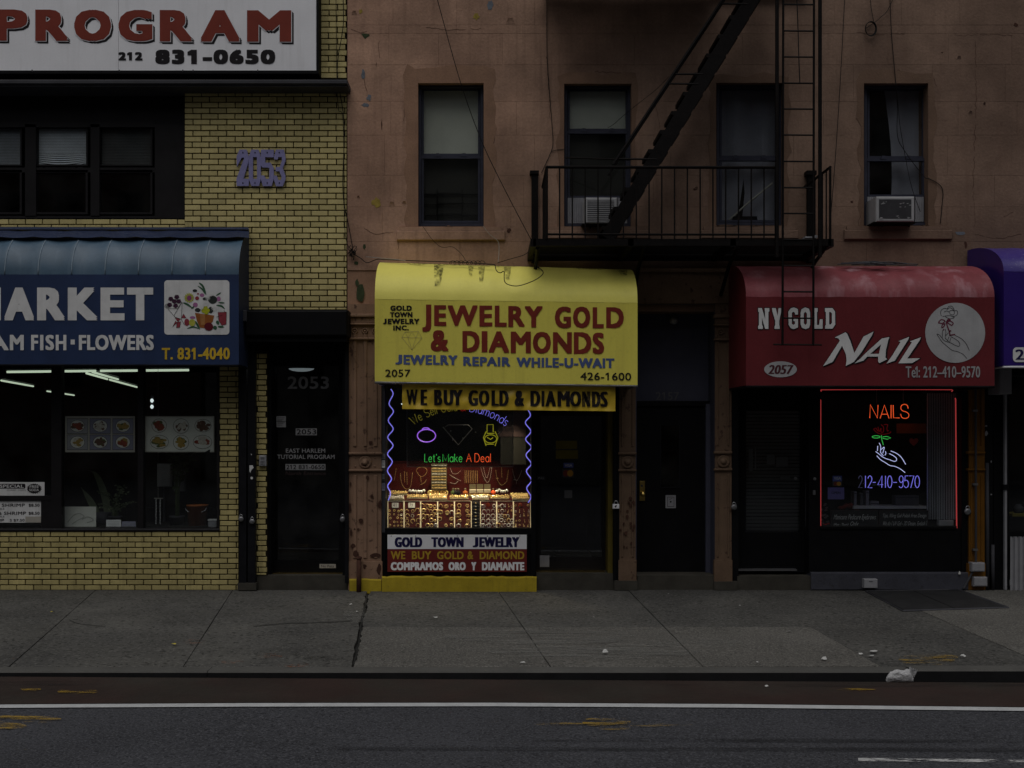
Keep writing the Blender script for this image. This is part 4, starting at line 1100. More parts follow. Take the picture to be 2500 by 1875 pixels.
for i in range(40):
    a = 2 * math.pi * i / 40; r = 1 if i % 2 else .82; st.append((83.5 + 19 * r * math.cos(a), 1193 + 13.2 * r * math.sin(a)))
mb.poly(st, -.0485); obj('dark_print', mb, X['txt_black'], t)
mb = MB(); put(mb, 'LUNCH SPECIAL', -60, 58, 1183, 1191, -.047, .02); put(mb, 'FREE', 72.5, 94.5, 1185, 1191.3, -.047, .015); put(mb, 'SODA', 71.5, 95, 1193.2, 1199.2, -.047, .015); obj('white_lettering', mb, X['whited'], t)
mb = MB(); put(mb, '(11:00AM - 3:30PM)', 17, 63, 1195, 1199, -.048, .0); obj('small_lettering', mb, X['txt_black'], t)
t = thing('price_sign', 'white shrimp price board in the lower left takeaway window', 'sign', 40, 1276, -.05)
obj('panel', MB().pbox(-160, 108.5, 1223, 1276, -.056, -.05), X['whited'], t)
PB = X['txt_black']
for z in (('TILAPIA & SHRIMP', -75, 60.5, 1229.5, 1237.5, -.048, .02), ('$8.50', 70, 96.5, 1230, 1238, -.048, .02), ('VEGETABLE', -35, 11, 1240, 1244.5, -.048, .01), ('SALMON & SHRIMP', -75, 63.5, 1249, 1257, -.048, .02), ('$8.50', 70, 96.5, 1249.5, 1257.5, -.048, .02), ('VEGETABLE', -35, 11, 1259, 1263, -.048, .01), ('SHRIMP', -40, 10, 1267, 1273.5, -.048, .02), ('S $7.50', 24, 60, 1267, 1274, -.048, .012)): word('word', PB, t, *z)

mb = MB(); mb.poly([(62, 1261), (108, 1261), (108, 1276), (62, 1275)], -.0475); obj('tape_patch', mb, X['board_y'], t)
t = thing('drawing_card', 'large white card with faint pencil drawing leaning in the takeaway window', 'card', 192, 1290, -.2)
mb = MB(); q = [W(150, 1290, -.18), W(234.5, 1290, -.18), W(234.5, 1237, -.24), W(150, 1237, -.24)]; th_ = Vector((0, .006, 0)); mb.add(q + [v + th_ for v in q], [(0, 1, 2, 3), (7, 6, 5, 4), (0, 4, 5, 1), (1, 5, 6, 2), (2, 6, 7, 3), (3, 7, 4, 0)])
obj('card', mb, X['cream'], t)
mb = MB()
for P in ([(165, 1275), (180, 1258), (195, 1254), (205, 1262), (190, 1270), (175, 1280)], [(200, 1268), (215, 1262), (228, 1270), (212, 1276)]): mb.ribbon(smooth(P, 5), 1.6, 0, fn=lambda p: W(p[0], p[1], -.18 - .06 * (1290 - p[1]) / 53 + .004))
X['pencil'] = M('pencil_grey', (.3, .3, .28), .8, .2); obj('pencil_drawing', mb, X['pencil'], t)
for (a, b, y0, lab, mt) in ((259, 296, 1269, 'small white notice card right of the pencil drawing', 'whited'), (297.5, 332, 1273, 'small pale blue card beside the mullion on the takeaway sill', 'bluecell')):
    t = thing('notice_card', lab, 'card', (a + b) / 2, 1290, -.2)
    mb = MB(); q = [W(a, 1290, -.19), W(b, 1290, -.19), W(b - 1, y0, -.23), W(a + .5, y0, -.23)]; mb.add(q + [v + th_ for v in q], [(0, 1, 2, 3), (7, 6, 5, 4), (0, 4, 5, 1), (1, 5, 6, 2), (2, 6, 7, 3), (3, 7, 4, 0)]); obj('card', mb, X[mt], t)
    mb = MB()
    for k in range(3): mb.ribbon([(a + 4, y0 + 5 + k * 3.6), (b - 5, y0 + 5 + k * 3.6)], .7, 0, fn=lambda p: W(p[0], p[1], -.18))
    obj('printed_line', mb, X['pencil'], t)
def plant(name, lab, px, py, d, h, n, spread, mat, pot=None, lw=.022):
    t = thing(name, lab, 'plant', px, py, d)
    o = W(px, py, d)
    mb = MB(); st = MB()
    for i in range(n):
        a = R.uniform(0, 6.28); l = h * R.uniform(.5, 1.0); s_ = spread * R.uniform(.4, 1)
        p0 = o + Vector((R.uniform(-.02, .02), R.uniform(-.02, .02), .1)); p2 = o + Vector((math.cos(a) * s_, math.sin(a) * s_ * .6, l)); p1 = (p0 + p2) / 2 + Vector((-math.cos(a) * s_ * .2, 0, l * .2))
        P = smooth([p0, p1, p2], 4); st.tube(P, .003, 4)
        for k in range(3, len(P)):
            c = Vector(P[k]); aa = R.uniform(0, 6.28)
            ax = Vector((math.cos(aa), math.sin(aa) * .6, R.uniform(-.5, .6))).normalized(); sd_ = ax.cross(Vector((0, 1, .2))).normalized(); L_ = lw * R.uniform(2.5, 5)
            mb.add([c, c + ax * L_ * .45 + sd_ * lw, c + ax * L_, c + ax * L_ * .45 - sd_ * lw], [(0, 1, 2, 3)])
    obj('leaves', mb, X[mat], t); obj('stem', st, X['leaf'], t)
    if pot: obj('pot', MB().lathe(o, [(.0, 0), (pot * .75, 0), (pot, .13), (pot * 1.06, .13), (pot * 1.06, .15), (pot * .9, .15), (pot * .85, .11)], 16), X['bucket' if pot > .1 else 'dgrey'], t, smooth=True)
plant('potted_plant', 'tall bushy dark plant right of the takeaway mullion', 432, 1289, -.45, 1.5, 16, .22, 'leaf', .09)
plant('potted_plant', 'spindly pale plants behind the small notice cards', 282, 1289, -.6, .55, 16, .3, 'leafp', .08, .012)
t = thing('potted_plant', 'broad arching pale leaf plant deep in the takeaway window', 'plant', 250, 1289, -.7)
mb = MB()
for P in ([(262, 1285, -.7), (258, 1220, -.72), (236, 1160, -.7), (214, 1148, -.65)], [(250, 1285, -.7), (222, 1225, -.7), (198, 1190, -.65)], [(262, 1285, -.7), (280, 1240, -.7), (300, 1235, -.66)]):
    Q = [W(*p) for p in smooth(P, 5)]; n = len(Q)
    for i in range(n - 1):
        w0, w1 = [.045 * math.sin(math.pi * min(1, .1 + k / (n - 1))) for k in (i, i + 1)]
        mb.add([Q[i] - Vector((w0, .01, 0)), Q[i] + Vector((w0, .01, 0)), Q[i + 1] + Vector((w1, .01, 0)), Q[i + 1] - Vector((w1, .01, 0))], [(0, 1, 2, 3)])
obj('leaves', mb, X['leafp'], t); obj('pot', MB().lathe(W(254, 1289, -.7), [(0, 0), (.08, 0), (.1, .2), (.095, .2)], 14), X['dgrey'], t, smooth=True)
t = thing('bucket', 'orange brown tub standing at the right end of the takeaway sill', 'bucket', 482, 1289, -.4)
o = W(482, 1289, -.4); obj('tub', MB().lathe(o, [(0, 0), (.105, 0), (.125, .27), (.132, .27), (.132, .285), (.115, .285), (.11, .25)], 20), X['bucket'], t, smooth=True)
mb = MB(); mb.tube([o + Vector((.128 * math.cos(a), -.128 * math.sin(a) * .3 - .06, .25 - .06 * math.sin(a))) for a in [math.pi * k / 12 for k in range(13)]], .004, 5); obj('handle', mb, X['dullsteel'], t)
t = thing('snow_globe_box', 'small grey trinket box in the right corner of the takeaway sill', 'box', 519, 1290, -.2)
obj('box', MB().cbox(508, 529, 1271, 1290, -.26, -.18, .01), X['grey'], t); obj('lid', MB().pbox(507, 530, 1268, 1271, -.265, -.175), X['whited'], t)
t = thing('paper_lantern', 'pair of pale folded panels standing behind the bushy plant', 'panel', 400, 1289, -.9)
obj('panel', MB().cbox(383, 418, 1132, 1188, -.95, -.9, .015), X['whited'], t); obj('panel', MB().cbox(424, 452, 1147, 1200, -.98, -.93, .015), X['grey'], t); obj('stand', MB().pbox(398, 403, 1188, 1289, -.95, -.93), X['dgrey'], t)
t = thing('bead_strand', 'two strings of bright beads hanging behind the takeaway glass', 'beads', 385, 1281, -.3)
for a in (381, 391):
    mb = MB()
    for k in range(17): mb.blob(W(a + R.uniform(-.4, .4), 1219 + k * 3.7, -.3), .008, .008, .008, 6, 4)
    obj('strand', mb, X['whited'], t)
mb = MB(); mb.pbox(376, 396, 1216, 1218, -.32, -.28); mb.ptube([(386, 1216, -.3), (386, 1100, -.3), (386, 900, -.3)], .002, -.3, 4); obj('hanger', mb, X['wirew'], t)
for k, (x, y) in enumerate(((371, 978), (371, 993))):
    t = thing('spot_lamp', ('upper', 'lower')[k] + ' tiny white light behind the glass above the round dish board', 'lamp', x, y, -3)
    obj('bulb', MB().blob(W(x, y, -3), .025, .02, .03, 8, 6), X['door_lamp'], t); mb = MB(); mb.lathe(W(x, y, -3.02) + Vector((0, .03, .02)), [(.02, 0), (.035, .05), (.01, .08)], 10); obj('shade', mb, X['dgrey'], t)

# ------------------------------------------------------------------ entrance 2053
mb = MB(); mb.pbox(651.5, 662, 822, 1405, -.45, -.1, -.1); mb.pbox(836, 850, 822, 1440, -.45, -.02, -.02); mb.pbox(652, 850, 760, 884, -.45, -.2, -.2); mb.pbox(652, 850, 700, 760, -.6, -.45, -.45)
obj('door_surround', mb, X['black'], YB)
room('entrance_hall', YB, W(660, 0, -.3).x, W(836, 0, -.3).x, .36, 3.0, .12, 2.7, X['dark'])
dr = node('door', YB)
mb = MB(); mb.frame(661, 836, 884, 1402, 9, -.34, -.26); mb.pbox(670, 827, 1368, 1393, -.33, -.27); obj('frame', mb, X['black'], dr)
obj('pane', MB().pbox(670, 827, 893, 1368, -.305, -.3), X['glassd'], dr)
mb = MB(); mb.pbox(659, 838, 1400, 1404, -.4, -.16); obj('threshold', mb, X['brass'], dr)
fd = -.297
mb = MB(); put(mb, '2053', 702, 803, 919, 949.5, fd, .018); obj('dim_number', mb, X['txt_mid'], dr)
mb = MB(); put(mb, 'EAST HARLEM', 698, 794, 1095, 1105.5, fd, .012); put(mb, 'TUTORIAL PROGRAM', 677, 817, 1110, 1120.5, fd, .012); obj('grey_lettering', mb, X['txt_grey'], dr)
mb = MB(); put(mb, 'North Entrance', 697, 795, 1151, 1160, fd, .01, shear=.15); X['txt_vdim'] = M('very_dim_print', (.045, .03, .03), .5, .1); obj('faded_lettering', mb, X['txt_vdim'], dr)
for (a, b, t_, u, s_, xa, xb_) in ((722, 773.5, 1046, 1062.5, '2053', 724, 772), (697, 794.5, 1133, 1147.5, '212 831-0650', 699, 792.5)):
    pl = obj('number_strip', MB().pbox(a, b, t_, u, -.299, fd), X['txt_grey'], dr)
    mb = MB(); put(mb, s_, xa, xb_, t_ + 1.8, u - 1.8, fd + .002, .018); obj('strip_lettering', mb, X['txt_black'], pl)
t = thing('notice', 'small grey printed notice taped to the glass door at 2053', 'notice', 686, 1043, -.29)
obj('sheet', MB().pbox(675, 698, 1016, 1043, -.298, -.294), X['txt_grey'], t); mb = MB()
for k in range(6): mb.ribbon([(677, 1020 + k * 3.6), (695 - (k % 3) * 3, 1020 + k * 3.6)], 1, -.293)
mb.ribbon([(675, 1028.5), (698, 1028.5)], 1.2, -.2928); obj('printed_line', mb, X['txt_black'], t)
t = thing('door_sticker', 'tan No Pets sticker low on the glass door', 'sticker', 800, 1387, -.26)
obj('sheet', MB().pbox(780, 820, 1377, 1387, -.27, -.266), X['board_y'], t); mb = MB(); put(mb, 'No Pets', 784, 815, 1379, 1385.5, -.265, .01); obj('lettering', mb, X['txt_black'], t)
t = thing('hall_lamp', 'lit oval ceiling lamp inside the 2053 entrance', 'ceiling lamp', 736, 893, -1.2)
o = W(736, 899, -1.2); obj('diffuser', MB().blob(o, .17, .12, .045, 16, 8), X['door_lamp'], t, smooth=True); obj('mount', MB().lathe(o + Vector((0, 0, .02)), [(.1, 0), (.1, .03), (.02, .03), (.02, .5)], 12), X['dgrey'], t)
mb = MB(); mb.pbox(624, 850, 1405, 1441, -.5, -.01); obj('doorstep', mb, X['stone'], YB)
t = thing('handle_lock', 'steel padlock hanging on the right rail of door 2053', 'padlock', 837, 1275, .0)
def padlock(px, py, d, lab, s=1.0, mat='dullsteel', t=None):
    if t is None: t = thing('padlock', lab, 'padlock', px, py + 9, d)
    o = W(px, py, d)
    b = MB(); b.lathe(o + Vector((0, 0, 0)), [(.0, 0), (.034 * s, 0), (.036 * s, .01), (.034 * s, .022), (.015 * s, .026)], 14, ax='y'); obj('body', b, X[mat], t, smooth=True)
    q = o + Vector((0, -.012, .03 * s)); mb = MB(); mb.tube([q + Vector((.02 * s * math.cos(a), 0, .028 * s * math.sin(a))) for a in [math.pi * k / 8 - .3 for k in range(11)]], .005 * s, 6); obj('shackle', mb, X['steel'], t, smooth=True)
    return t
padlock(837, 1268, .01, None, t=t)
t['category'] = 'padlock'; t.name = 'padlock'
# roller shutter over the door
t = thing('roller_shutter', 'black roller shutter box over the 2053 entrance with guide posts', 'shutter', 722, 1420, .2)
obj('housing', MB().cbox(597, 849, 757, 821, 0, .33, .02), X['black'], t)
mb = MB(); mb.pbox(600, 846, 821, 834, .02, .28); obj('bottom_bar', mb, X['black'], t)
for a, b in ((583, 601), (605, 623.5), (842, 851)): obj('guide_rail', MB().pbox(a, b, 834, 1424, -.02, .075), X['blackm'], t)
obj('end_plate', MB().cbox(592, 602, 757, 785, .1, .345, .008), X['dgrey'], t)
obj('foot', MB().pbox(580, 625, 1424, 1441, -.02, .11), X['stone'], t)
padlock(589, 1267, .085, 'old round padlock on the left shutter post', .9)
padlock(616, 1273, .085, 'second padlock, on the right one of the twin shutter posts', .9)
t = thing('intercom', 'grey intercom box on the narrow brick strip beside door 2053', 'intercom', 641, 1138, .02)
obj('case', MB().cbox(632, 649.5, 1112, 1138, .002, .05, .008), X['grey'], t); obj('screen', MB().pbox(636, 646, 1116, 1122, .05, .0515), X['txt_dim'], t); mb = MB()
for i in range(3):
    for j in range(3): mb.pbox(636 + i * 3.6, 638.4 + i * 3.6, 1125 + j * 3.6, 1127 + j * 3.6, .05, .053)
obj('button', mb, X['dgrey'], t)
t = thing('sticker', 'torn white sticker and round tag on the shutter post', 'sticker', 613, 1150, .076)
mb = MB(); mb.poly([(609, 1136), (617, 1136), (619, 1142), (614, 1147), (611, 1155), (609, 1150)], .0765); mb.poly(ell(614.5, 1167, 3.2, 3.2, 12), .0765); mb.poly([(612, 1108), (615, 1109), (614, 1112)], .0765); obj('scrap', mb, X['whited'], t)
# ------------------------------------------------------------------ brown stucco building
BB = thing('brown_stucco_building', 'salmon brown stucco walk-up with cast-iron pilasters and three ground floor shopfronts', 'building', 1650, 1440)
WIN = [(1020.5, 1181, 202.5, 553), (1377, 1542, 204, 553), (1748.5, 1912.5, 202, 551), (2109, 2266.5, 203, 551)]
def minus(rects, hole):
    out = []
    for a, b, t, u in rects:
        c, d_, e, f = hole
        if c >= b or d_ <= a or e >= u or f <= t: out.append((a, b, t, u)); continue
        if e > t: out.append((a, b, t, e))
        if f < u: out.append((a, b, f, u))
        m, n = max(t, e), min(u, f)
        if c > a: out.append((a, c, m, n))
        if d_ < b: out.append((d_, b, m, n))
    return out
rs = [(848, 3200, -300, 760)]
for h in WIN: rs = minus(rs, h)
mb = MB()
for r in rs: mb.pbox(*r, -.3, -.012, 0)
obj('wall', mb, X['stucco2'], BB)
rows = [-105, -22, 61, 82, 158, 248, 330, 428, 505, 590, 660]
GP = .16
for i in range(len(rows) - 1):
    t_, u = rows[i], rows[i + 1]
    x = 848
    first = True
    while x < 2700:
        wd = R.uniform(120, 215) if not first else R.uniform(80, 160)
        first = False
        x1 = x + wd
        if x1 > 2640: x1 = 2760
        pcs = [(x, x1, t_, u)]
        for h in WIN: pcs = minus(pcs, h)
        pcs = [p for p in pcs if p[1] - p[0] > 2 and p[3] - p[2] > 2]
        if pcs:
            pr = R.uniform(-.0012, .0012)
            for p in pcs:
                mb = MB(); mb.cbox(p[0] + (GP if p[0] == x else 0), p[1] - (GP if p[1] == x1 else 0), p[2] + (GP if p[2] == t_ else 0), p[3] - (GP if p[3] == u else 0), -.012, pr, .0012)
                obj('stucco_block', mb, X['stucco'], BB)
        x = x1
# re-rendered bands round the windows
def irregular(a, b, t_, u, j=7, st=26):
    P = []
    for (xa, ya), (xb, yb) in (((a, t_), (b, t_)), ((b, t_), (b, u)), ((b, u), (a, u)), ((a, u), (a, t_))):
        n = max(2, int(max(abs(xb - xa), abs(yb - ya)) / st))
        for k in range(n): P.append((xa + (xb - xa) * k / n + R.uniform(-j, j), ya + (yb - ya) * k / n + R.uniform(-j, j)))
    return P
for (a, b, t_, u), e in zip(WIN, ((32, 26, 40), (14, 12, 22), (16, 14, 20), (12, 18, 30))):
    mb = MB(); mb.poly([irregular(a - e[0], b + e[1], t_ - e[2], u + 4), [(a + .2, t_ + .2), (a + .2, u - .2), (b - .2, u - .2), (b - .2, t_ + .2)]], .0035, .004)
    obj('window_surround', mb, X['stucco2'], BB)
for a, b, t_, u in ((968, 1233, 563, 586), (2062, 2326, 561, 584), (1335, 1590, 562, 582), (1712, 1950, 562, 582)):
    mb = MB(); mb.cbox(a, b, t_, u, -.01, .035, .008); mb.pbox(a + 6, b - 8, t_ - 9, t_, -.01, .03); obj('sill', mb, X['stucco'], BB)
# peeled paint
def peel(cx, cy, rx, ry, mat, d=.003, n=12):
    P = []
    for i in range(n):
        a = 2 * math.pi * i / n; k = R.uniform(.6, 1.15); P.append((cx + rx * k * math.cos(a), cy + ry * k * math.sin(a)))
    return obj('peeled_patch', MB().poly(P, d, .003), X[mat], BB)
for z in ((887, 182, 5, 13, 'peel'), (901, 238, 6, 9, 'peel'), (893, 256, 10, 6, 'peel'), (1014, 178, 12, 4, 'peel'), (1043, 170, 4, 3, 'rust'), (1163, 40, 8, 9, 'peel_y'), (1196, 12, 8, 13, 'peel'), (918, 494, 12, 12, 'peel_y'), (892, 87, 10, 7, 'peel_g'), (880, 28, 5, 6, 'peel_y'),
          (932, 305, 1.5, 14, 'rust'), (2346, 569, 14, 5, 'peel'), (890, 602, 4, 7, 'peel_g'), (870, 642, 5, 6, 'peel_g'), (880, 715, 10, 24, 'peel_g'), (872, 690, 6, 9, 'peel_g'), (2358, 598, 4, 10, 'rust'), (1210, 565, 4, 4, 'rust'), (1242, 562, 6, 6, 'rust'),
          (2480, 60, 6, 5, 'rust'), (1697, 462, 5, 3, 'rust'), (2300, 128, 3, 2, 'rust'), (2404, 253, 3, 4, 'rust'), (2080, 493, 4, 3, 'rust')): peel(*z)
# curled flakes
def flake(cx, cy, s_):
    mb = MB(); o = W(cx, cy, .003); n = 5; q = s_ / 205
    for i in range(n + 1):
        a = i / n
        for j in range(4):
            b = j / 3 - .5
            mb.v.append(o + Vector(((b * (1 - .5 * a)) * q, -.016 * a ** 1.6, -q * .4 + q * a * .6)))
    for i in range(n):
        for j in range(3): mb.f.append((i * 4 + j, i * 4 + j + 1, (i + 1) * 4 + j + 1, (i + 1) * 4 + j))
    obj('paint_flake', mb, X['stucco'], BB, smooth=True)
for z in ((1246, 49, 22), (957, 496, 16), (987, 494, 12), (2341, 140, 12), (2369, 274, 11), (2403, 252, 7), (1700, 458, 9), (865, 30, 14), (875, 480, 8)): flake(*z)
def wcrack(pts, wd=.9):
    P = []
    for (xa, ya), (xb, yb) in zip(pts, pts[1:]):
        n = max(2, int(math.hypot(xb - xa, yb - ya) / 7))
        for k in range(n): P.append((xa + (xb - xa) * k / n + R.uniform(-2.2, 2.2), ya + (yb - ya) * k / n + R.uniform(-2.2, 2.2)))
    mb = MB(); k = 0
    while k < len(P) - 1:
        m = k + R.randint(3, 9); mb.ribbon(P[k:m + 1], wd * R.uniform(.6, 1.1), .0028) if len(P[k:m + 1]) > 1 else None; k = m + R.randint(0, 2)
    if mb.v: obj('crack', mb, X['rust'], BB, kind='stuff')
for P in ([(1003, 480), (1004, 510), (1006, 545), (1000, 560)], [(890, 195), (896, 232)], [(1194, 242), (1198, 275), (1206, 330), (1204, 400)], [(990, 200), (988, 250), (985, 300)], [(925, 100), (926, 140), (914, 168)], [(1040, 66), (1100, 74), (1180, 70)], [(888, 560), (920, 572), (965, 565)],
          [(970, 590), (973, 604), (968, 618)], [(2381, 100), (2383, 240), (2380, 340), (2376, 480), (2380, 560)], [(2100, 530), (2094, 555), (2108, 560)], [(2280, 190), (2290, 220)], [(2330, 87), (2400, 84), (2480, 86)], [(2380, 574), (2440, 582), (2500, 570)], [(2090, 80), (2150, 84), (2215, 83)], [(2450, 530), (2480, 512), (2500, 506)],
          [(1335, 140), (1345, 300)], [(1450, 175), (1560, 180)], [(1600, 250), (1612, 330)], [(2180, 170), (2250, 182)], [(855, 72), (880, 78), (905, 74)]): wcrack(P)
# windows
def sash_window(i, meet, up=None, low=None):
    a, b, t_, u = WIN[i]
    n = node('window', BB)
    mb = MB(); mb.frame(a + 1, b - 1, t_ + 1, u - 1, 7, -.22, -.1); mb.pbox(a + 1, b - 1, t_, t_ + 10, -.22, -.085); obj('frame', mb, X['navy'], n)
    mb = MB(); mb.frame(a + 9, b - 9, t_ + 12, meet + 4, 5, -.19, -.155); mb.pbox(a + 9, b - 9, meet - 3, meet + 4, -.19, -.145); obj('upper_sash', mb, X['navy'], n)
    mb = MB(); mb.frame(a + 9, b - 9, meet + 4, u - 9, 5, -.17, -.125); mb.pbox(a + 8, b - 8, meet + 3, meet + 9, -.17, -.118)
    for x in (a + 48, b - 48): mb.pbox(x - 7, x + 7, meet, meet + 4, -.14, -.112); mb.pbox(x - 4, x + 4, meet - 4, meet, -.14, -.118)
    obj('lower_sash', mb, X['navy'], n)
    mb = MB(); mb.pbox(a + 14, b - 14, t_ + 17, meet - 2, -.176, -.172); mb.pbox(a + 14, b - 14, meet + 9, u - 14, -.152, -.148); obj('pane', mb, X['glass'], n)
    p_, q_ = W(a, u, -.2), W(b, t_, -.2); room('room_back', n, p_.x - .1, q_.x + .1, .3, 1.4, p_.z - .1, q_.z + .1, X['dark'])
    return n
def cloth(name, par, a, b, t_, u, d, mat, amp=.012, fr=.35, fn=None, nx=40):
    mb = MB(); ny = 6
    for i in range(nx + 1):
        for j in range(ny + 1):
            x = a + (b - a) * i / nx; y = t_ + (u - t_) * j / ny
            if fn: x, y = fn(i / nx, j / ny, x, y)
            mb.v.append(W(x, y, d) + Vector((0, amp * math.sin(x * fr) + amp * .6 * math.sin(x * fr * .37 + y * .01), 0)))
    for i in range(nx):
        for j in range(ny): mb.f.append((i * (ny + 1) + j + 1, (i + 1) * (ny + 1) + j + 1, (i + 1) * (ny + 1) + j, i * (ny + 1) + j))
    return obj(name, mb, X[mat], par, smooth=True)
n = sash_window(0, 378)
a, b, t_, u = WIN[0]
cloth('shade', n, a + 12, b - 13, t_ + 12, 382, -.24, 'shade', .004, .03)
cloth('screen', n, a + 12, b - 13, 380, u - 8, -.22, 'shade_d', .002, .03)
mb = MB()
for y in (474, 476, 500, 525): mb.ptube([(a + 10, y), (b - 10, y + R.uniform(-4, 4))], .006, -.2, 5)
for x in (1067, 1128): mb.ptube([(x, 462), (x, 540)], .006, -.2, 5)
for y in (471, 496, 522): mb.ptube([(1067, y), (1128, y)], .005, -.195, 5)
obj('grille', mb, X['fire'], n)
n = sash_window(1, 317)
a, b, t_, u = WIN[1]
cloth('shade', n, a + 12, b - 13, t_ + 14, 322, -.24, 'shade', .004, .03)
cloth('screen', n, a + 12, b - 13, 320, 484, -.21, 'shade_d', .002, .03)
mb = MB(); mb.pbox(a + 10, b - 10, 478, 486, -.17, -.115); obj('sash_rail', mb, X['navy'], n)
n = sash_window(2, 383)
a, b, t_, u = WIN[2]
cloth('curtain', n, a + 12, b - 14, t_ + 14, u - 12, -.32, 'curtain', .018, .09)
mb = MB(); mb.poly([(1815, 436), (1818, 470), (1812, 534), (1792, 541), (1806, 500)], -.2); mb.poly([(1790, 528), (1848, 528), (1850, 541), (1785, 541)], -.19); obj('object_on_sill', mb, X['dark'], n)
obj('wooden_bar', MB().ptube([(1780, 537), (1830, 492), (1886, 447)], .012, -.2, 5), X['board_y'], n)
n = sash_window(3, 384)
a, b, t_, u = WIN[3]
cloth('curtain', n, a + 60, b - 14, t_ + 14, u - 70, -.3, 'curtain', .016, .12, fn=lambda i, j, x, y: (a + 50 + 18 * math.sin(j * 1.9) + (b - 14 - a - 50 - 18 * math.sin(j * 1.9)) * i, y))
mb = MB(); mb.pbox(a + 10, b - 10, 475, 483, -.17, -.115); obj('sash_rail', mb, X['navy'], n)
# air conditioners
def aircon(a, b, t_, u, dep, lab, grille, acc):
    t = thing('air_conditioner', lab, 'air conditioner', (a + b) / 2, u, .1)
    obj('case', MB().cbox(a, b, t_, u, -.3, dep, .012), X['ac'], t)
    mb = MB()
    p0, p1 = W(a + 7, u - 7, dep), W(b - 8, t_ + 7, dep)
    mb.box(p0.x, p1.x, -dep - .002, -dep + .02, p0.z, p1.z); obj('grille', mb, X['acg'] if not grille else X['dgrey'], t)
    if grille:
        mb = MB()
        for k in range(11):
            y = t_ + 9 + k * (u - t_ - 17) / 10; mb.pbox(a + 7, b - 8, y - .9, y + .9, dep, dep + .008)
        obj('louvre', mb, X['ac'], t)
    else:
        mb = MB()
        for k in range(34):
            x = a + 8 + k * (b - a - 17) / 33; mb.pbox(x - .3, x + .3, t_ + 8, u - 8, dep + .001, dep + .005)
        obj('fins', mb, X['acg'], t, kind='stuff')
        mb = MB()
        for cx, cy, w_, h_ in ((2158, 499, 9, 6), (2210, 499, 13, 7), (2205, 531, 15, 5), (2152, 533, 3, 2)):
            for k in range(6):
                x, y = cx + R.uniform(-w_, w_), cy + R.uniform(-h_, h_); mb.poly([(x - R.uniform(1, 5), y), (x, y - 1.2), (x + R.uniform(1, 6), y - R.uniform(0, 2)), (x, y + .8)], dep + .006 + k * .0003)
        obj('bent_fin', mb, X['ac'], t)
    for c0, c1 in acc:
        mb = MB(); k = c0; i = 0; pts = []
        while k <= c1: pts.append((k, -.1 - (.012 if i % 2 else 0))); k += 2.6; i += 1
        for (xa, da), (xb, db) in zip(pts, pts[1:]): mb.add([W(xa, u, da), W(xb, u, db), W(xb, t_ + 1, db), W(xa, t_ + 1, da)], [(0, 1, 2, 3)])
        obj('side_panel', mb, X['grey'], t)
    mb = MB(); mb.ptube([(a + 14, u, dep - .03), (a + 14, u + 12, .02)], .01, 0, 5); mb.ptube([(b - 14, u, dep - .03), (b - 14, u + 12, .02)], .01, 0, 5); mb.pbox(a - 6, b + 4, u, u + 3, -.05, dep * .9); obj('bracket', mb, X['black'], t)
    return t
aircon(1427, 1507, 482, 545, .2, 'pale air conditioner with horizontal louvres behind the fire escape stair', True, ((1386, 1426), (1508, 1532)))
aircon(2139, 2233, 479.5, 541, .24, 'air conditioner with battered dark fins in the far right window', False, ((2118, 2138), (2234, 2256)))

# frieze over the shops and the iron pilasters
mb = MB(); mb.cbox(932, 2440, 660, 742, -.3, .05, .01); mb.pbox(1552, 1790, 655, 664, 0, .075); obj('frieze', mb, X['iron'], BB)
def pilaster(a, b, cap, low, base, flutes=3, mat='iron', ros=True, top=742):
    p = node('pilaster', BB)
    mb = MB(); mb.pbox(a, b, top, 1440, -.35, .035)
    mb.pbox(a - 2, b + 2, base, 1440, -.02, .06)
    w_ = b - a
    for t_, u in ((cap + 26 + 22, low - 14), (low + 56, base - 8)):
        for k in range(flutes):
            x = a + w_ * (.18 + .64 * (k / (flutes - 1) if flutes > 1 else .5)); mb.cbox(x - w_ * .055, x + w_ * .055, t_, u, .03, .05, .006)
    obj('shaft', mb, X[mat], p)
    mb = MB(); mb.cbox(a - 3, b + 3, cap, cap + 8, 0, .085, .008); mb.cbox(a, b, cap + 8, cap + 22, 0, .055, .006); mb.cbox(a - 2, b + 2, cap + 22, cap + 27, 0, .075, .006); mb.cbox(a - 2, b + 2, cap + 58, cap + 63, 0, .075, .006); obj('capital', mb, X[mat], p)
    mb = MB(); k = 0
    x = a + 14
    while x < b - 6:
        c = W(x, cap + 42, .037); mb.ring(c + Vector((0, -.008, 0)), .03, .009, 'y', 14, 5); mb.lathe(c, [(.014, 0), (.012, .016), (.0, .018)], 8, 'y'); x += 25
    obj('scroll_ornament', mb, X[mat], p, smooth=True)
    mb = MB(); mb.cbox(a - 2, b + 2, low, low + 6, 0, .07, .006); mb.cbox(a - 2, b + 2, low + 42, low + 47, 0, .07, .006); obj('band', mb, X[mat], p)
    if ros:
        c = W((a + b) / 2, low + 24, .037); mb = MB(); mb.lathe(c, [(.075, 0), (.075, .012), (.06, .016), (.05, .01), (.035, .014), (.03, .03), (.0, .034)], 20, 'y')
        for sx, sy in ((-.11, .05), (.11, .05), (-.11, -.05), (.11, -.05)): mb.blob(c + Vector((sx * w_ / 75, 0, sy)), .012, .008, .012, 8, 5)
        obj('rosette', mb, X[mat], p, smooth=True)
    return p
pp = pilaster(852, 931, 766, 1104, 1371)
mb = MB()
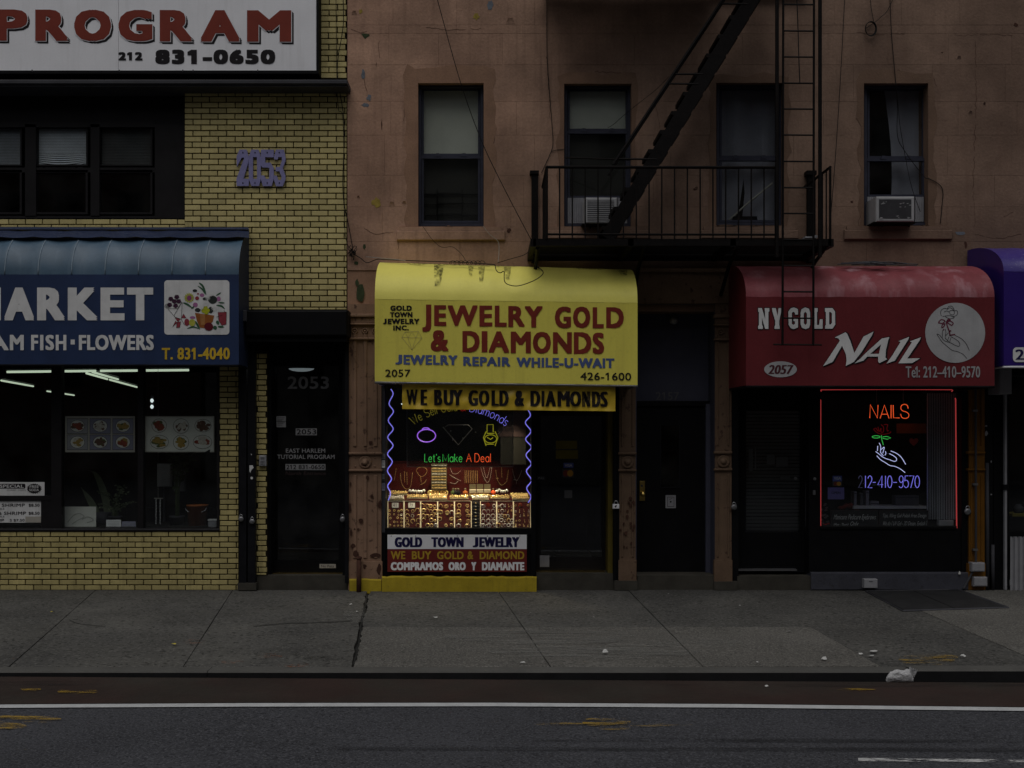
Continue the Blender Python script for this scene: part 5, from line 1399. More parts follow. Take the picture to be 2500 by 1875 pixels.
for z in ((889, 1133, 9, 6), (900, 1152, 4, 4), (897, 1166, 4, 6), (908, 1212, 5, 4), (855, 1240, 3, 12), (881, 1272, 6, 6), (857, 1300, 3, 8), (862, 1333, 6, 7), (868, 1352, 8, 9), (915, 1356, 16, 6), (925, 1390, 6, 14), (890, 1383, 5, 7), (927, 1232, 5, 12), (866, 1292, 3, 3), (874, 1292, 3, 3), (905, 1080, 5, 4), (856, 1182, 2, 6)):
    P = [(z[0] + z[2] * R.uniform(.6, 1.15) * math.cos(k * .57), z[1] + z[3] * R.uniform(.6, 1.15) * math.sin(k * .57)) for k in range(11)]; mb.poly(P, .062 if z[1] > 1371 else .0515, .012)
obj('bare_patch', mb, X['rust'], pp, kind='stuff')
pp = pilaster(1512, 1552, 766, 1104, 1368, 2)
mb = MB()
for k in range(22):
    x, y = R.uniform(1515, 1550), R.uniform(1215, 1340); s_ = R.uniform(1, 4.5)
    mb.poly([(x + s_ * R.uniform(.5, 1.2) * math.cos(q * .8), y + s_ * 1.3 * R.uniform(.5, 1.2) * math.sin(q * .8)) for q in range(8)], .0515 + k * .0001, .012)
obj('bare_patch', mb, X['rust'], pp, kind='stuff')
pilaster(1746, 1786, 768, 1102, 1368, 2)
pilaster(2366, 2404, 768, 1102, 1376, 2, 'orange', False)
# yellow painted plinth under the jewellery window
for a, b, t_ in ((853, 931, 1413), (932.5, 1310, 1407)):
    mb = MB(); n_ = int((b - a) / 12); P0, P1, dd = [], [], .13 if a > 900 else .1
    for i in range(n_ + 1):
        x = a + (b - a) * i / n_; jt = R.uniform(-1.3, 1.3)
        P0.append(((W(x, t_ + jt, dd - .02)), W(x, t_ + 4 + jt, dd), Vector((W(x, 0, dd).x, -dd - .01, -.03)), W(x, t_ + jt - 1, -.2)))
    for q0, q1 in zip(P0, P0[1:]): mb.add([*q0, *q1], [(0, 4, 5, 1)[::-1], (1, 5, 6, 2)[::-1], (3, 7, 4, 0)[::-1]])
    e = len(P0) - 1
    for q in (P0[0], P0[-1]): mb.add([*q, Vector((q[2].x, .2, -.03))], [(0, 1, 2, 4, 3)])
    obj('plinth', mb, X['plinth'], BB)
mb = MB()
mb.pbox(1310, 1500, 1400, 1441, -.6, .02); mb.pbox(1500, 1556, 1418, 1441, -.1, .08); mb.pbox(1556, 1744, 1405, 1441, -.6, .03); mb.pbox(1744, 1800, 1420, 1441, -.1, .08); mb.pbox(1800, 1981, 1407, 1441, -.6, .03)
obj('doorstep', mb, X['stone'], BB)
mb = MB(); mb.cbox(1981, 2366, 1398, 1441, -.3, .06, .01); mb.pbox(2366, 2425, 1395, 1441, -.2, .03); obj('doorstep', mb, X['bluegrey'], BB, label='blue grey painted step under the nail salon window')

# ------------------------------------------------------------------ doorway 2157
mb = MB(); mb.pbox(1552, 1746, 742, 985, -.38, -.36, -.05); obj('transom_panel', mb, X['slate'], BB)
mb = MB(); mb.pbox(1552, 1554, 742, 1405, -.38, -.0); mb.pbox(1744, 1746.5, 742, 1405, -.38, -.0); mb.pbox(1552, 1746, 740, 744, -.38, 0); mb.pbox(1731, 1744, 985, 1405, -.38, -.24, -.05); obj('reveal', mb, X['slate'], BB)
mb = MB(); mb.pbox(1552, 1746, 978, 990, -.37, -.27, -.1); obj('door_head', mb, X['black'], BB)
mb = MB(); put(mb, '2157', 1601, 1658, 957, 977, -.355, .012); obj('faint_number', mb, X['txt_dim'], BB)
dr = node('door', BB)
mb = MB(); mb.cbox(1553, 1732, 986, 1404, -.36, -.3, .006); obj('leaf', mb, X['black'], dr)
mb = MB(); mb.frame(1612, 1661, 1036, 1192, 2.5, -.3, -.288); obj('window_moulding', mb, X['blackm'], dr)
obj('pane', MB().pbox(1614.5, 1658.5, 1038.5, 1189.5, -.299, -.295), X['glassd'], dr)
mb = MB(); mb.cbox(1561, 1575, 1174, 1223, -.3, -.288, .004); pl = obj('lock_plate', mb, X['brass'], dr)
mb = MB(); c = W(1568, 1205.5, -.288); mb.lathe(c, [(.012, 0), (.012, .03), (.028, .04), (.032, .055), (.022, .068), (0, .072)], 16, 'y'); obj('knob', mb, X['brass'], pl, smooth=True)
mb = MB(); c = W(1567, 1186, -.288); mb.lathe(c, [(.014, 0), (.014, .006), (0, .007)], 12, 'y'); obj('keyhole', mb, X['dgrey'], pl)
t = thing('alarm_notice', 'square grey alarm notice on the black door between the pilasters', 'notice', 1638, 1240, -.3)
obj('plate', MB().pbox(1625, 1650, 1209, 1240.5, -.3, -.292), X['grey'], t); mb = MB(); mb.frame(1629, 1646, 1213, 1237, .9, -.292, -.29); mb.poly(ell(1637.5, 1225, 2.2, 2.2, 10), -.2905); mb.ribbon([(1634, 1220), (1641, 1216)], .8, -.2905); obj('printed_mark', mb, X['black'], t)
t = thing('dome_lamp', 'unlit white dome lamp in the top of the recessed doorway', 'lamp', 1645, 776, -.2)
obj('globe', MB().blob(W(1645, 783, -.24), .055, .055, .045, 14, 8), X['grey'], t, smooth=True); mb = MB(); mb.lathe(W(1645, 776, -.24), [(.045, 0), (.045, .03), (.015, .03), (.015, .25)], 12); obj('base', mb, X['dgrey'], t)
# ------------------------------------------------------------------ jewellery shopfront
xa, xb = W(938, 0).x, W(1298, 0).x
room('display_case_back', BB, xa - .02, xb + .01, .06, 1.3, W(0, 1296).z, W(0, 900).z, X['dark'])
js = node('shop_window', BB)
mb = MB(); mb.pbox(931, 940, 890, 1412, -.3, .0); mb.pbox(1297, 1307, 890, 1412, -.25, .0); mb.pbox(931, 1512, 870, 905, -.3, .0); mb.pbox(940, 1297, 1290, 1306, -.3, -.0); mb.pbox(940, 1297, 1306, 1412, -.3, -.02)
obj('frame', mb, X['black'], js)
mb = MB(); mb.pbox(932, 940, 905, 1104, 0, .012); mb.pbox(932, 940, 1150, 1300, 0, .012); mb.pbox(932, 940.5, 1104, 1150, 0, .02); obj('jamb', mb, X['dgrey'], js)
obj('pane', MB().pbox(940, 1297, 905, 1290, -.056, -.05), X['glass'], js)
t = thing('sticker_strip', 'column of small blue and white stickers on the jewelry window jamb', 'sticker', 939, 1206, .02)
for (y0, y1, mt) in ((1108, 1121, 'grey'), (1124, 1142, 'whited'), (1180, 1198, 'bluecell'), (1156, 1174, 'dgrey')):
    s_ = obj('sheet', MB().pbox(932, 940, y0, y1, .0205, .022), X[mt], t); mb = MB()
    for k in range(4): mb.ribbon([(933, y0 + 2.5 + k * 3.2), (939, y0 + 2.5 + k * 3.2)], 1, .0228)
    obj('printed_line', mb, X['txt_black'] if mt != 'dgrey' else X['grey'], s_)
# three-line sign under the window
t = thing('shop_sign', 'white over dark red GOLD TOWN JEWELRY sign board under the display window', 'sign', 1116, 1396, .03)
obj('white_panel', MB().pbox(946, 1286, 1306, 1340.3, -.01, .03), X['white'], t); X['signred'] = M('deep_red_sign', (.15, .022, .02), .5, .12, 4, streak=.2, scol=(.06, .01, .01)); obj('red_panel', MB().pbox(946, 1286, 1340.7, 1396, -.01, .03), X['signred'], t)
for s_, a, b in (('GOLD', 963.5, 1031), ('TOWN', 1053, 1132), ('J', 1154, 1168), ('EWELRY', 1170, 1268)): word('navy_word', X['txt_navy'], t, s_, a, b, 1311.4, 1336, .032, (.085, .03))
mb = MB()
for s_, a, b in (('WE', 954, 989.5), ('BUY', 1005.5, 1053), ('GOLD', 1067, 1132), ('&', 1141, 1155.5), ('DIAMOND', 1171, 1280)): word('ochre_word', X['txt_gold'], t, s_, a, b, 1345.7, 1365.4, .032, .025)
mb = MB()
for s_, a, b in (('COMPRAMOS', 954, 1081.7), ('ORO', 1095, 1137), ('Y', 1150.6, 1162.7), ('DIAMANTE', 1176.6, 1280)): word('white_word', X['white'], t, s_, a, b, 1372.4, 1392.4, .032, .045)
mb = MB()
for x in (955, 1015, 1116.5, 1190, 1269): mb.lathe(W(x, 1308.6, .03), [(.007, 0), (.006, .004), (0, .005)], 8, 'y')
obj('screw', mb, X['dullsteel'], t, kind='stuff')
# squiggle neon tubes
zn = zm(920, 920, 5.183); zd = zm(920, 1120, 5.183)
def squiggle(pts, lab):
    t = thing('neon_tube', lab, 'neon tube', pts[len(pts) // 2][0], pts[-1][1], -.1, group='squiggly violet neon borders')
    Q = smooth(pts, 6); obj('glowing_tube', MB().ptube(Q, .0068, -.1, 7), X['n_violet'], t, smooth=True)
    mb = MB()
    for q in (Q[0], Q[-1], Q[len(Q) // 2]): mb.tube([W(q[0], q[1], -.1), W(q[0], q[1], -.22)], .007, 6)
    obj('holder', mb, X['n_off'], t)
squiggle(zn([(178,155),(205,220),(155,340),(210,440),(145,550),(207,660),(138,765),(205,870),(135,975),(195,1075),(133,1185),(185,1290),(137,1380),(172,1470),(145,1562)]), 'squiggly violet neon tube at the left edge of the jewelry window')
squiggle(zn([(1905,405),(1943,490),(1880,580),(1950,690),(1883,790),(1955,890),(1888,990),(1953,1100),(1893,1195),(1957,1310),(1897,1410),(1950,1515),(1915,1592)]), 'squiggly violet neon tube beside the jewelry shop door')
# neon sign on its clear board
t = thing('neon_sign', 'neon sign on clear board: We Sell Gold & Diamonds, ring, watch, Lets Make A Deal', 'neon sign', 1122, 1139, -.14)
nd = -.14
obj('board', MB().pbox(994, 1252, 930, 1139.5, nd - .06, nd - .055), X['acrylic'], t)
mb = MB(); mb.pbox(993, 1253, 1138.5, 1140.5, nd - .062, nd - .05); mb.pbox(992.6, 994, 930, 1140, nd - .062, nd - .05); mb.pbox(1252, 1253.4, 930, 1140, nd - .062, nd - .05); obj('board_edge', mb, X['dgrey'], t)
cx, cy, Rb = 1035, 1420, 1020                      # baseline arc in crop units
def arc_word(s, a0, a1, mat, nm, h=112):
    lay, tot = word_layout(s, .2, .45); mb = MB()
    for ch, x0, x1 in lay:
        for l in STK[ch][1]:
            P = []
            for x, y in l:
                an = math.radians(a0 + (a1 - a0) * (x0 + x * (x1 - x0)) / tot); rr = Rb + (1 - y) * h - 30
                P.append((cx + rr * math.sin(an), cy - rr * math.cos(an)))
            mb.ptube(zn(P), .003, nd, 5)
    obj(nm, mb, X[mat], t)
arc_word('We Sell Gold', -35, -1.2, 'n_olive', 'olive_words'); arc_word('&', 1.2, 5.0, 'n_red', 'red_ampersand'); arc_word('Diamonds', 8, 36.5, 'n_violet', 'violet_word')
mb = MB(); mb.ptube(zn([(628 + 115 * math.cos(a), 745 - 80 * math.sin(a)) for a in [2 * math.pi * i / 30 for i in range(30)]]), .006, nd, 6, True); mb.ptube(zn(smooth([(572,668),(590,650),(620,646),(650,650),(672,668)], 4)), .006, nd, 6); obj('ring_outline', mb, X['n_purple'], t)
mb = MB(); mb.ptube(zn([(845,645),(905,608),(1155,608),(1205,660),(1030,860)]), .005, nd, 5, True); obj('unlit_diamond_outline', mb, X['n_off'], t)
mb = MB()
for P in ([(1395,705),(1395,605),(1472,605),(1472,700)], [(1385,690),(1348,770),(1382,875)], [(1495,690),(1532,770),(1495,875)], [(1392,715),(1488,715)], [(1380,852),(1482,852)], [(1395,765),(1440,792),(1470,768)]): mb.ptube(zn(P), .0052, nd, 5)
mb.ptube(zn([(1440 + 76 * math.cos(a), 785 - 52 * math.sin(a)) for a in [2 * math.pi * i / 24 for i in range(24)]]), .0052, nd, 5, True); obj('watch_outline', mb, X['n_olive2'], t)
mb = MB(); q = zn([(605, 975), (803, 1077), (835, 975), (1080, 1077), (1133, 972), (1197, 1077), (1240, 972), (1443, 1077)])
for w_, i in (("Let's", 0), ('Make', 2)): neon_word(mb, w_, q[i][0], q[i + 1][0], q[i][1], q[i + 1][1], nd, .003)
obj('green_words', mb, X['n_green'], t); mb = MB()
for w_, i in (('A', 4), ('Deal', 6)): neon_word(mb, w_, q[i][0], q[i + 1][0], q[i][1], q[i + 1][1], nd, .003)
obj('orange_words', mb, X['n_orange'], t)
mb = MB(); mb.ptube(zn([(1530, 725), (1580, 690), (1605, 620)]), .004, nd, 4)
for x, y in ((840, 640), (1100, 612), (960, 800), (1090, 775), (935, 685), (1250, 700)): c = zn([(x, y)])[0]; mb.tube([W(c[0], c[1], nd), W(c[0], c[1], nd - .055)], .008, 6)
obj('support', mb, X['n_off'], t)
t = thing('poster', 'dim grey poster behind the neon board reading AND DIAMONDS', 'poster', 1256, 1070, -.6)
obj('sheet', MB().pbox(1215, 1284, 998, 1066, -.61, -.6), X['txt_vdim'], t); mb = MB(); put(mb, 'AND', 1240, 1254, 1036, 1042, -.598, .015); put(mb, 'DIAMONDS', 1222, 1272, 1046, 1053, -.598, .015); mb.poly(ell(1246, 1008, 5, 3), -.598); obj('lettering', mb, X['txt_black'], t)
obj('lower_sheet', MB().pbox(1222, 1284, 1068, 1134, -.615, -.605), X['dark2'], t)
# display lamps
def display_lamp(px, py, d, pw, lab):
    t = thing('display_lamp', lab, 'spot lamp', px, py, d)
    mb = MB(); o = W(px, py, d); mb.lathe(o, [(.035, -.0), (.045, .0), (.05, .05), (.03, .12), (.01, .12), (.01, .3)], 12); obj('housing', mb, X['dgrey'], t, smooth=True)
    obj('bulb', MB().blob(o + Vector((0, 0, -.005)), .03, .03, .015, 10, 6), X['door_lamp'], t)
    l = bpy.data.lights.new('display_lamp', 'SPOT'); l.energy = pw * EM * 38; l.color = (1, .8, .52); l.spot_size = math.radians(95); l.spot_blend = .8; l.shadow_soft_size = .04
    lo = bpy.data.objects.new('light', l); C.objects.link(lo); lo.parent = t; lo.location = (0, 0, -.03); lo.rotation_euler = (math.radians(-6), 0, 0)
display_lamp(1072, 985, -.42, 2.6, 'warm display lamp above the pale ring tower')
display_lamp(1165, 975, -.34, 2.2, 'warm display lamp above the middle of the tray row')
display_lamp(1245, 985, -.4, 1.4, 'warm display lamp above the right-hand watches')
display_lamp(985, 985, -.42, .9, 'warm display lamp above the left-hand bracelets')
# velvet back, steps
mb = MB(); mb.add([W(948, 1215, -.72), W(1296, 1215, -.72), W(1296, 1128, -.78), W(948, 1128, -.78)], [(0, 1, 2, 3)]); mb.pbox(948, 1296, 1126, 1128.5, -.8, -.77)
obj('velvet_backboard', mb, X['velvet'], js)
mb = MB(); mb.add([W(948, 1222, -.33), W(1296, 1222, -.33), W(1296, 1205, -.7), W(948, 1205, -.7)], [(0, 1, 2, 3)]); mb.add([W(948, 1290, -.12), W(1296, 1290, -.12), W(1296, 1223, -.33), W(948, 1223, -.33)], [(0, 1, 2, 3)]); obj('display_ramp', mb, X['velvet'], js)
# earring trays
TR = [(947, 986, 'olive'), (987, 1026.5), (1027.5, 1068), (1069, 1109), (1110, 1150.5), (1173, 1212), (1213, 1253), (1254, 1295)]
TL = ['maroon tray of tiny rings under a dark price tag, at the far left', 'maroon tray of thin hoops under the white 79 price tag', 'tray of mixed gold hoops two places right of the white 79 tag', 'tray of chunky gold hoops under the bright bracelets',
      'tray of large double hoops just left of the black watch holder', 'tray of hoops with one orange disc, right of the black watch holder', 'tray of small dangling earrings between the two orange discs', 'tray of fine dangling earrings with orange disc at its top, far right']
def tp(px, v, lift=0.0):                            # a point on the sloping tray plane: v 0 top .. 1 bottom
    d = -.31 + .2 * v + lift; return W(px, 1223.5 + 66 * v, d)
ER = {}
def earring_mesh(kind, mt):
    if (kind, mt) in ER: return ER[(kind, mt)]
    mb = MB(); z = Vector()
    if kind == 'hoop': mb.ring(z, .023, .0052, 'y', 14, 5)
    elif kind == 'thin': mb.ring(z, .023, .0036, 'y', 14, 4)
    elif kind == 'double': mb.ring(z + Vector((-.008, 0, 0)), .023, .0042, 'y', 14, 5); mb.ring(z + Vector((.01, -.004, 0)), .023, .0042, 'y', 14, 5)
    elif kind == 'chunky': mb.ring(z, .019, .0085, 'y', 12, 6, .9)
    elif kind == 'tiny': mb.ring(z, .011, .0036, 'y', 9, 4)
    elif kind == 'drop': mb.blob(z + Vector((0, 0, -.012)), .006, .004, .01, 6, 5); mb.tube([Vector((0, 0, 0)), Vector((0, 0, .014))], .002, 4); mb.blob(Vector((0, 0, .016)), .004, .003, .004, 6, 4)
    elif kind == 'fan': mb.add([Vector((0, -.003, .02)), Vector((-.014, 0, -.012)), Vector((0, -.006, -.016)), Vector((.014, 0, -.012))], [(0, 1, 2), (0, 2, 3)]); mb.ring(Vector((0, -.002, .02)), .005, .002, 'y', 8, 4)
    me = mesh_of('earring', mb, X[mt], Vector(), True); ER[(kind, mt)] = me; return me
KIND = [['tiny'], ['thin'], ['hoop', 'thin', 'chunky'], ['chunky', 'hoop', 'double'], ['double', 'hoop'], ['double', 'hoop', 'thin'], ['drop', 'tiny', 'drop', 'hoop'], ['fan', 'drop', 'tiny']]
GRID = [(4, 5), (3, 4), (4, 5), (3, 4), (2, 5), (3, 5), (5, 5), (4, 5)]
for i, z in enumerate(TR):
    a, b = z[0], z[1]
    t = thing('earring_tray', TL[i], 'jewelry tray', (a + b) / 2, 1290, -.1)
    mb = MB(); mb.add([tp(a, 0), tp(b, 0), tp(b, 1), tp(a, 1)], [(3, 2, 1, 0)]); mb.add([tp(a, 0, -.02), tp(b, 0, -.02), tp(b, 1, -.02), tp(a, 1, -.02)], [(0, 1, 2, 3)]); obj('velvet', mb, X['velvet'], t)
    mb = MB()
    for (p, v0), (q, v1) in (((a, 0), (b, 0)), ((a, 1), (b, 1)), ((a, 0), (a, 1)), ((b, 0), (b, 1))):
        mb.tube([tp(p, v0, .004), tp(q, v1, .004)], .0062, 4)
    obj('frame', mb, X['tray'], t)
    cols, rws = GRID[i]; k = 0
    v0 = .34 if i < 2 else .16
    for r_ in range(rws):
        for c_ in range(cols):
            if R.random() < .08 or (i in (5, 7) and r_ == 0 and c_ == cols // 2): continue
            px = a + (b - a) * (c_ + .5 + R.uniform(-.16, .16)) / cols; v = v0 + (1 - v0 - .08) * (r_ + .1 + R.uniform(-.12, .12)) / max(1, rws - .8)
            me = earring_mesh(R.choice(KIND[i]), 'silver' if (i == 5 or (i == 6 and R.random() < .5) or R.random() < .12) else 'gold')
            o = bpy.data.objects.new('earring', me); link(o, t, tp(px, min(v, .95), .008)); s_ = R.uniform(.75, 1.1); o.scale = (s_, s_, s_); o.rotation_euler = (R.uniform(-.3, .1), R.uniform(-.4, .4), R.uniform(-.5, .5)); k += 1
    if i < 2:
        g = obj('price_tag', MB().add([tp(a + 10, .06, .012), tp(a + 26, .06, .012), tp(a + 26, .24, .012), tp(a + 10, .24, .012)], [(3, 2, 1, 0)]), X['grey' if i == 0 else 'paper'], t)
        mb = MB(); put(mb, '41' if i == 0 else '79', a + 12.5, a + 21, 0, 1, 0, .02, fn=lambda x, y, d: tp(x, .08 + .13 * y, .0135)); obj('price', mb, X['txt_black'], g)
    if i in (5, 7):
        c = tp((a + b) / 2 - (1 if i == 5 else 4), .13, .014); mb = MB(); mb.lathe(c, [(.022, 0), (.024, .004), (0, .006)], 14, 'y'); X['odisc'] = X.get('odisc') or M('orange_price_disc', (.75, .1, .03), .5, .1); obj('price_disc', mb, X['odisc'], t)
t = thing('watch_holder', 'narrow black holder of dark wristwatches between the earring trays', 'watch display', 1162, 1290, -.1)
mb = MB(); mb.add([tp(1152.5, 0, .02), tp(1171, 0, .02), tp(1171, 1, .02), tp(1152.5, 1, .02)], [(3, 2, 1, 0)]); mb.add([tp(1152.5, 0), tp(1171, 0), tp(1171, 0, .02), tp(1152.5, 0, .02)], [(0, 1, 2, 3)]); obj('holder', mb, X['black'], t)
for k in range(8):
    mb = MB(); c = tp(1161.5, .08 + k * .12, .034); mb.tube([c + Vector((-.035, .008, -.002)), c + Vector((0, -.004, 0)), c + Vector((.035, .008, .003))], .008, 6); w_ = obj('watch', mb, X['blackm'], t, smooth=True)
    mb = MB(); mb.blob(c + Vector((0, -.008, .002)), .011, .005, .006, 8, 5); obj('dial', mb, X['silver'] if k % 2 else X['gold'], w_)
# ring tower
t = thing('ring_tower', 'tall pale stack of ring trays standing in front of the red velvet', 'ring display', 1072, 1196, -.6)
mb = MB(); mb.add([W(1052.5, 1196, -.58), W(1091, 1196, -.58), W(1091, 1132, -.64), W(1052.5, 1132, -.64)], [(0, 1, 2, 3)]); mb.add([W(1052.5, 1196, -.66), W(1091, 1196, -.66), W(1091, 1132, -.66), W(1052.5, 1132, -.66)], [(3, 2, 1, 0)]); obj('stand', mb, X['ringtray'], t)
for k in range(9):
    y = 1137 + k * 6.8; d = -.64 + .06 * (y - 1132) / 64
    tr = obj('ring_tray', MB().pbox(1053, 1090.5, y + 1.2, y + 3.4, d, d + .018), X['ringtray'], t)
    mb = MB()
    for j in range(10): mb.blob(W(1055.5 + j * 3.6, y + R.uniform(-.4, .4), d + .014), .0068, .007, .0085, 6, 4)
    obj('ring', mb, X['gold' if k % 3 else 'silver'], tr, kind='stuff')
# necklaces on the velvet
def chain(P, d=-.735, r=.0034, n=14, mt='gold'):
    mb = MB(); Q = smooth(P, 7); last = None
    for q in Q:
        c = W(q[0], q[1], d)
        if last is None or (c - last).length > .011: mb.blob(c, r, r, r, 5, 3); last = c
    mb.ptube(Q, .0013, d, 4); return mb
NK = [('thin gold chain at the far left of the red velvet', [[(244,1160),(235,1230),(215,1320)]], 'gold'),
      ('double loop gold necklace left of the watch cluster on the velvet', [[(300,1225),(310,1330),(345,1400),(385,1420),(425,1390),(440,1320),(450,1210)], [(350,1200),(352,1330)], [(380,1210),(384,1360)]], 'gold'),
      ('open gold necklace with loop, left of the ring tower', [[(515,1215),(500,1180),(530,1150),(590,1145),(635,1180),(610,1240),(555,1260),(515,1215)], [(555,1260),(560,1330)], [(625,1305),(600,1340),(555,1365)]], 'gold'),
      ('crossed thin silver chain just right of the ring tower', [[(930,1160),(960,1220),(1010,1225),(1060,1190)], [(925,1240),(990,1280),(1060,1315)], [(930,1340),(990,1350),(1030,1320)]], 'silver'),
      ('row of parallel gold chains hanging in the middle of the velvet', [[(x, 1190), (x + 3, 1260), (x + R.uniform(-3, 6), 1340)] for x in range(1115, 1270, 22)], 'gold'),
      ('fine V shaped necklace with pendant above the pale boxes', [[(1315,1150),(1350,1260),(1395,1335),(1430,1290),(1455,1150)], [(1350,1150),(1390,1280),(1430,1150)]], 'silver'),
      ('long gold necklace with a small cross above the right watches', [[(1505,1180),(1525,1300),(1580,1370),(1640,1320),(1665,1180)], [(1580,1150),(1582,1270)], [(1525,1270),(1525,1310)], [(1510,1285),(1540,1285)]], 'gold'),
      ('fine necklace with hanging crucifix at the right of the velvet', [[(1715,1170),(1740,1270),(1765,1310),(1800,1270),(1835,1180)], [(1765,1310),(1765,1355)], [(1735,1300),(1785,1310)]], 'silver')]
for lab, Ps, mt in NK:
    Ps = [zn(P) for P in Ps]
    t = thing('necklace', lab + ' in the window', 'necklace', sum(p[0] for p in Ps[0]) / len(Ps[0]), max(p[1] for P in Ps for p in P), -.73)
    for P in Ps: obj('chain', chain(P, -.735), X[mt], t)
# things standing on the ramp
def ramp(px, k): return W(px, 1222 - 17 * k, -.33 - .37 * k)   # k 0 front .. 1 back
def watches(x0, x1, n, mt, lab):
    t = thing('watch_cluster', lab, 'watches', (x0 + x1) / 2, 1208, -.6)
    for i in range(n):
        px = x0 + (x1 - x0) * (i + .5) / n; c = ramp(px, .75) + Vector((0, R.uniform(-.03, .03), .045 + R.uniform(0, .02)))
        mb = MB(); mb.ring(c + Vector((0, .02, -.01)), .03, .007, 'x', 12, 5); g = obj('strap', mb, X['blackm'], t, smooth=True)
        mb = MB(); mb.lathe(c, [(.02, 0), (.021, .008), (.017, .011), (0, .011)], 14, 'y'); obj('case', mb, X[mt], g, smooth=True)
watches(998, 1038, 6, 'silver', 'cluster of silver wristwatches left of the ring tower')
watches(1210, 1240, 5, 'silver', 'cluster of steel wristwatches right of the pale boxes')
for i, (px, mt, lab) in enumerate(((1106, 'leaf', 'squat green perfume bottle right of the ring tower'), (1119, 'black', 'black perfume bottle with pale stopper, third from the ring tower'), (1136, 'bucket', 'amber perfume bottle beside the pale boxes'), (1204, 'odisc', 'small red bottle between the pale boxes and the watches'), (1112, 'blackm', 'dark low bottle between the green and the black bottles'))):
    t = thing('perfume_bottle', lab, 'bottle', px, 1209, -.6); c = ramp(px, .7)
    obj('body', MB().lathe(c, [(.0, 0), (.028, 0), (.03, .05), (.012, .062), (.012, .07)], 10), X[mt], t, smooth=True); obj('stopper', MB().blob(c + Vector((0, 0, .082)), .014, .014, .013, 8, 5), X['ringtray'], t, smooth=True)
t = thing('box_row', 'row of three open pale jewelry boxes in front of the velvet', 'boxes', 1172, 1203, -.6)
for i in range(3):
    a = 1146 + i * 18; mb = MB(); mb.pbox(a, a + 15.5, 1182, 1197, -.6, -.585); g = obj('box_lid', mb, X['ringtray'], t); mb = MB(); mb.pbox(a, a + 15.5, 1196, 1203, -.58, -.5); obj('box_base', mb, X['tray'], g)
# rows of bracelets
BR = [(950, 995, .8, 'gold', 'pale bracelets in the back row at the far left'), (948, 988, .1, 'silver', 'small beads in the front row at the far left'), (993, 1044, .25, 'gold', 'bracelets in the front row below the left watches'), (1046, 1092, .55, 'gold', 'brightest gold bracelets under the ring tower'), (1048, 1092, .12, 'gold', 'glowing gold bars in the front row under the ring tower'),
      (1098, 1144, .2, 'gold', 'silver-gold bracelets in the front row below the bottles'), (1146, 1196, .5, 'gold', 'bracelets below the pale boxes, back row'), (1152, 1194, .1, 'silver', 'pink-white pearls in the front row below the pale boxes'), (1197, 1244, .2, 'gold', 'bracelets in the front row below the right watches'), (1246, 1290, .5, 'gold', 'bracelet roll in the back row at the far right'), (1250, 1293, .1, 'gold', 'beads in the front row at the far right')]
for a, b, k0, mt, lab in BR:
    t = thing('bracelet_tray', lab, 'bracelets', (a + b) / 2, 1222 - 17 * k0, -.33 - .37 * k0)
    mb = MB()
    q = [ramp(a, k0 - .1), ramp(b, k0 - .1), ramp(b - 1, k0 + .25), ramp(a + 1, k0 + .25)]; up_ = Vector((0, 0, .012)); mb.add([v + up_ for v in q] + q, [(0, 1, 2, 3), (4, 5, 1, 0), (5, 6, 2, 1), (7, 4, 0, 3)]); obj('tray', mb, X['ringtray'], t)
    mb = MB()
    for r_ in range(3):
        px = a + 1.5 + 2.2 * (r_ % 2)
        while px < b - 1:
            mb.blob(ramp(px, k0 - .06 + r_ * .13) + Vector((0, 0, .022 + R.uniform(0, .012))), .01, .01, .01, 6, 4); px += R.uniform(3.6, 5.2)
    obj('bracelet_beads', mb, X[mt], t, kind='stuff', smooth=True)
t = thing('gold_bracelet_stand', 'brightly lit stand of polished gold bangles under the ring tower', 'bangle display', 1072, 1206, -.5)
for k in range(6): obj('bangle', MB().ring(ramp(1050 + k * 7.6, .7) + Vector((0, 0, .035)), .026, .008, 'y', 14, 6), X['gold'], t, smooth=True)
obj('bar', MB().pbox(1046, 1092, 1207, 1209, -.56, -.55), X['tray'], t)

# jewellery shop door
dr = node('door', BB)
mb = MB(); mb.frame(1307, 1484, 905, 1398, 8, -.36, -.28); mb.frame(1312, 1478, 1008, 1392, 8, -.34, -.27); mb.pbox(1315, 1476, 913, 1008, -.34, -.3); mb.pbox(1320, 1470, 1360, 1384, -.34, -.28); obj('frame', mb, X['bronze'], dr)
obj('pane', MB().pbox(1320, 1470, 1016, 1360, -.315, -.31), X['glass'], dr)
obj('threshold', MB().pbox(1309, 1478, 1396, 1401, -.36, -.1), X['brass'], dr)
mb = MB(); mb.ptube([(1317, 1178, -.27), (1317, 1178, -.22), (1317, 1222, -.22), (1317, 1222, -.27)], .012, -.22, 6); obj('handle', mb, X['black'], dr)
room('shop_interior', BB, W(1305, 0, -.4).x, W(1486, 0, -.4).x, .4, 3.5, .1, 2.6, X['dark2'])
mb = MB(); mb.pbox(1484, 1497, 905, 1405, -.3, -.02); obj('olive_jamb', mb, X['olive'], BB); mb = MB(); mb.pbox(1497, 1512.5, 905, 1418, -.3, .03); mb.pbox(1500, 1503, 905, 1418, .03, .045); mb.pbox(1508, 1511, 905, 1418, .03, .045); obj('shutter_rail', mb, X['black'], BB)
fd = -.308
def pasted(name, lab, a, b, t_, u, mat, words=(), d=fd, cat='notice', wm='txt_black'):
    t = thing(name, lab, cat, (a + b) / 2, u, d); obj('sheet', MB().pbox(a, b, t_, u, d - .004, d), X[mat], t)
    if words:
        mb = MB()
        for s_, x0, x1, y0, y1 in words: put(mb, s_, x0, x1, y0, y1, d + .002, .015)
        obj('lettering', mb, X[wm], t)
    return t
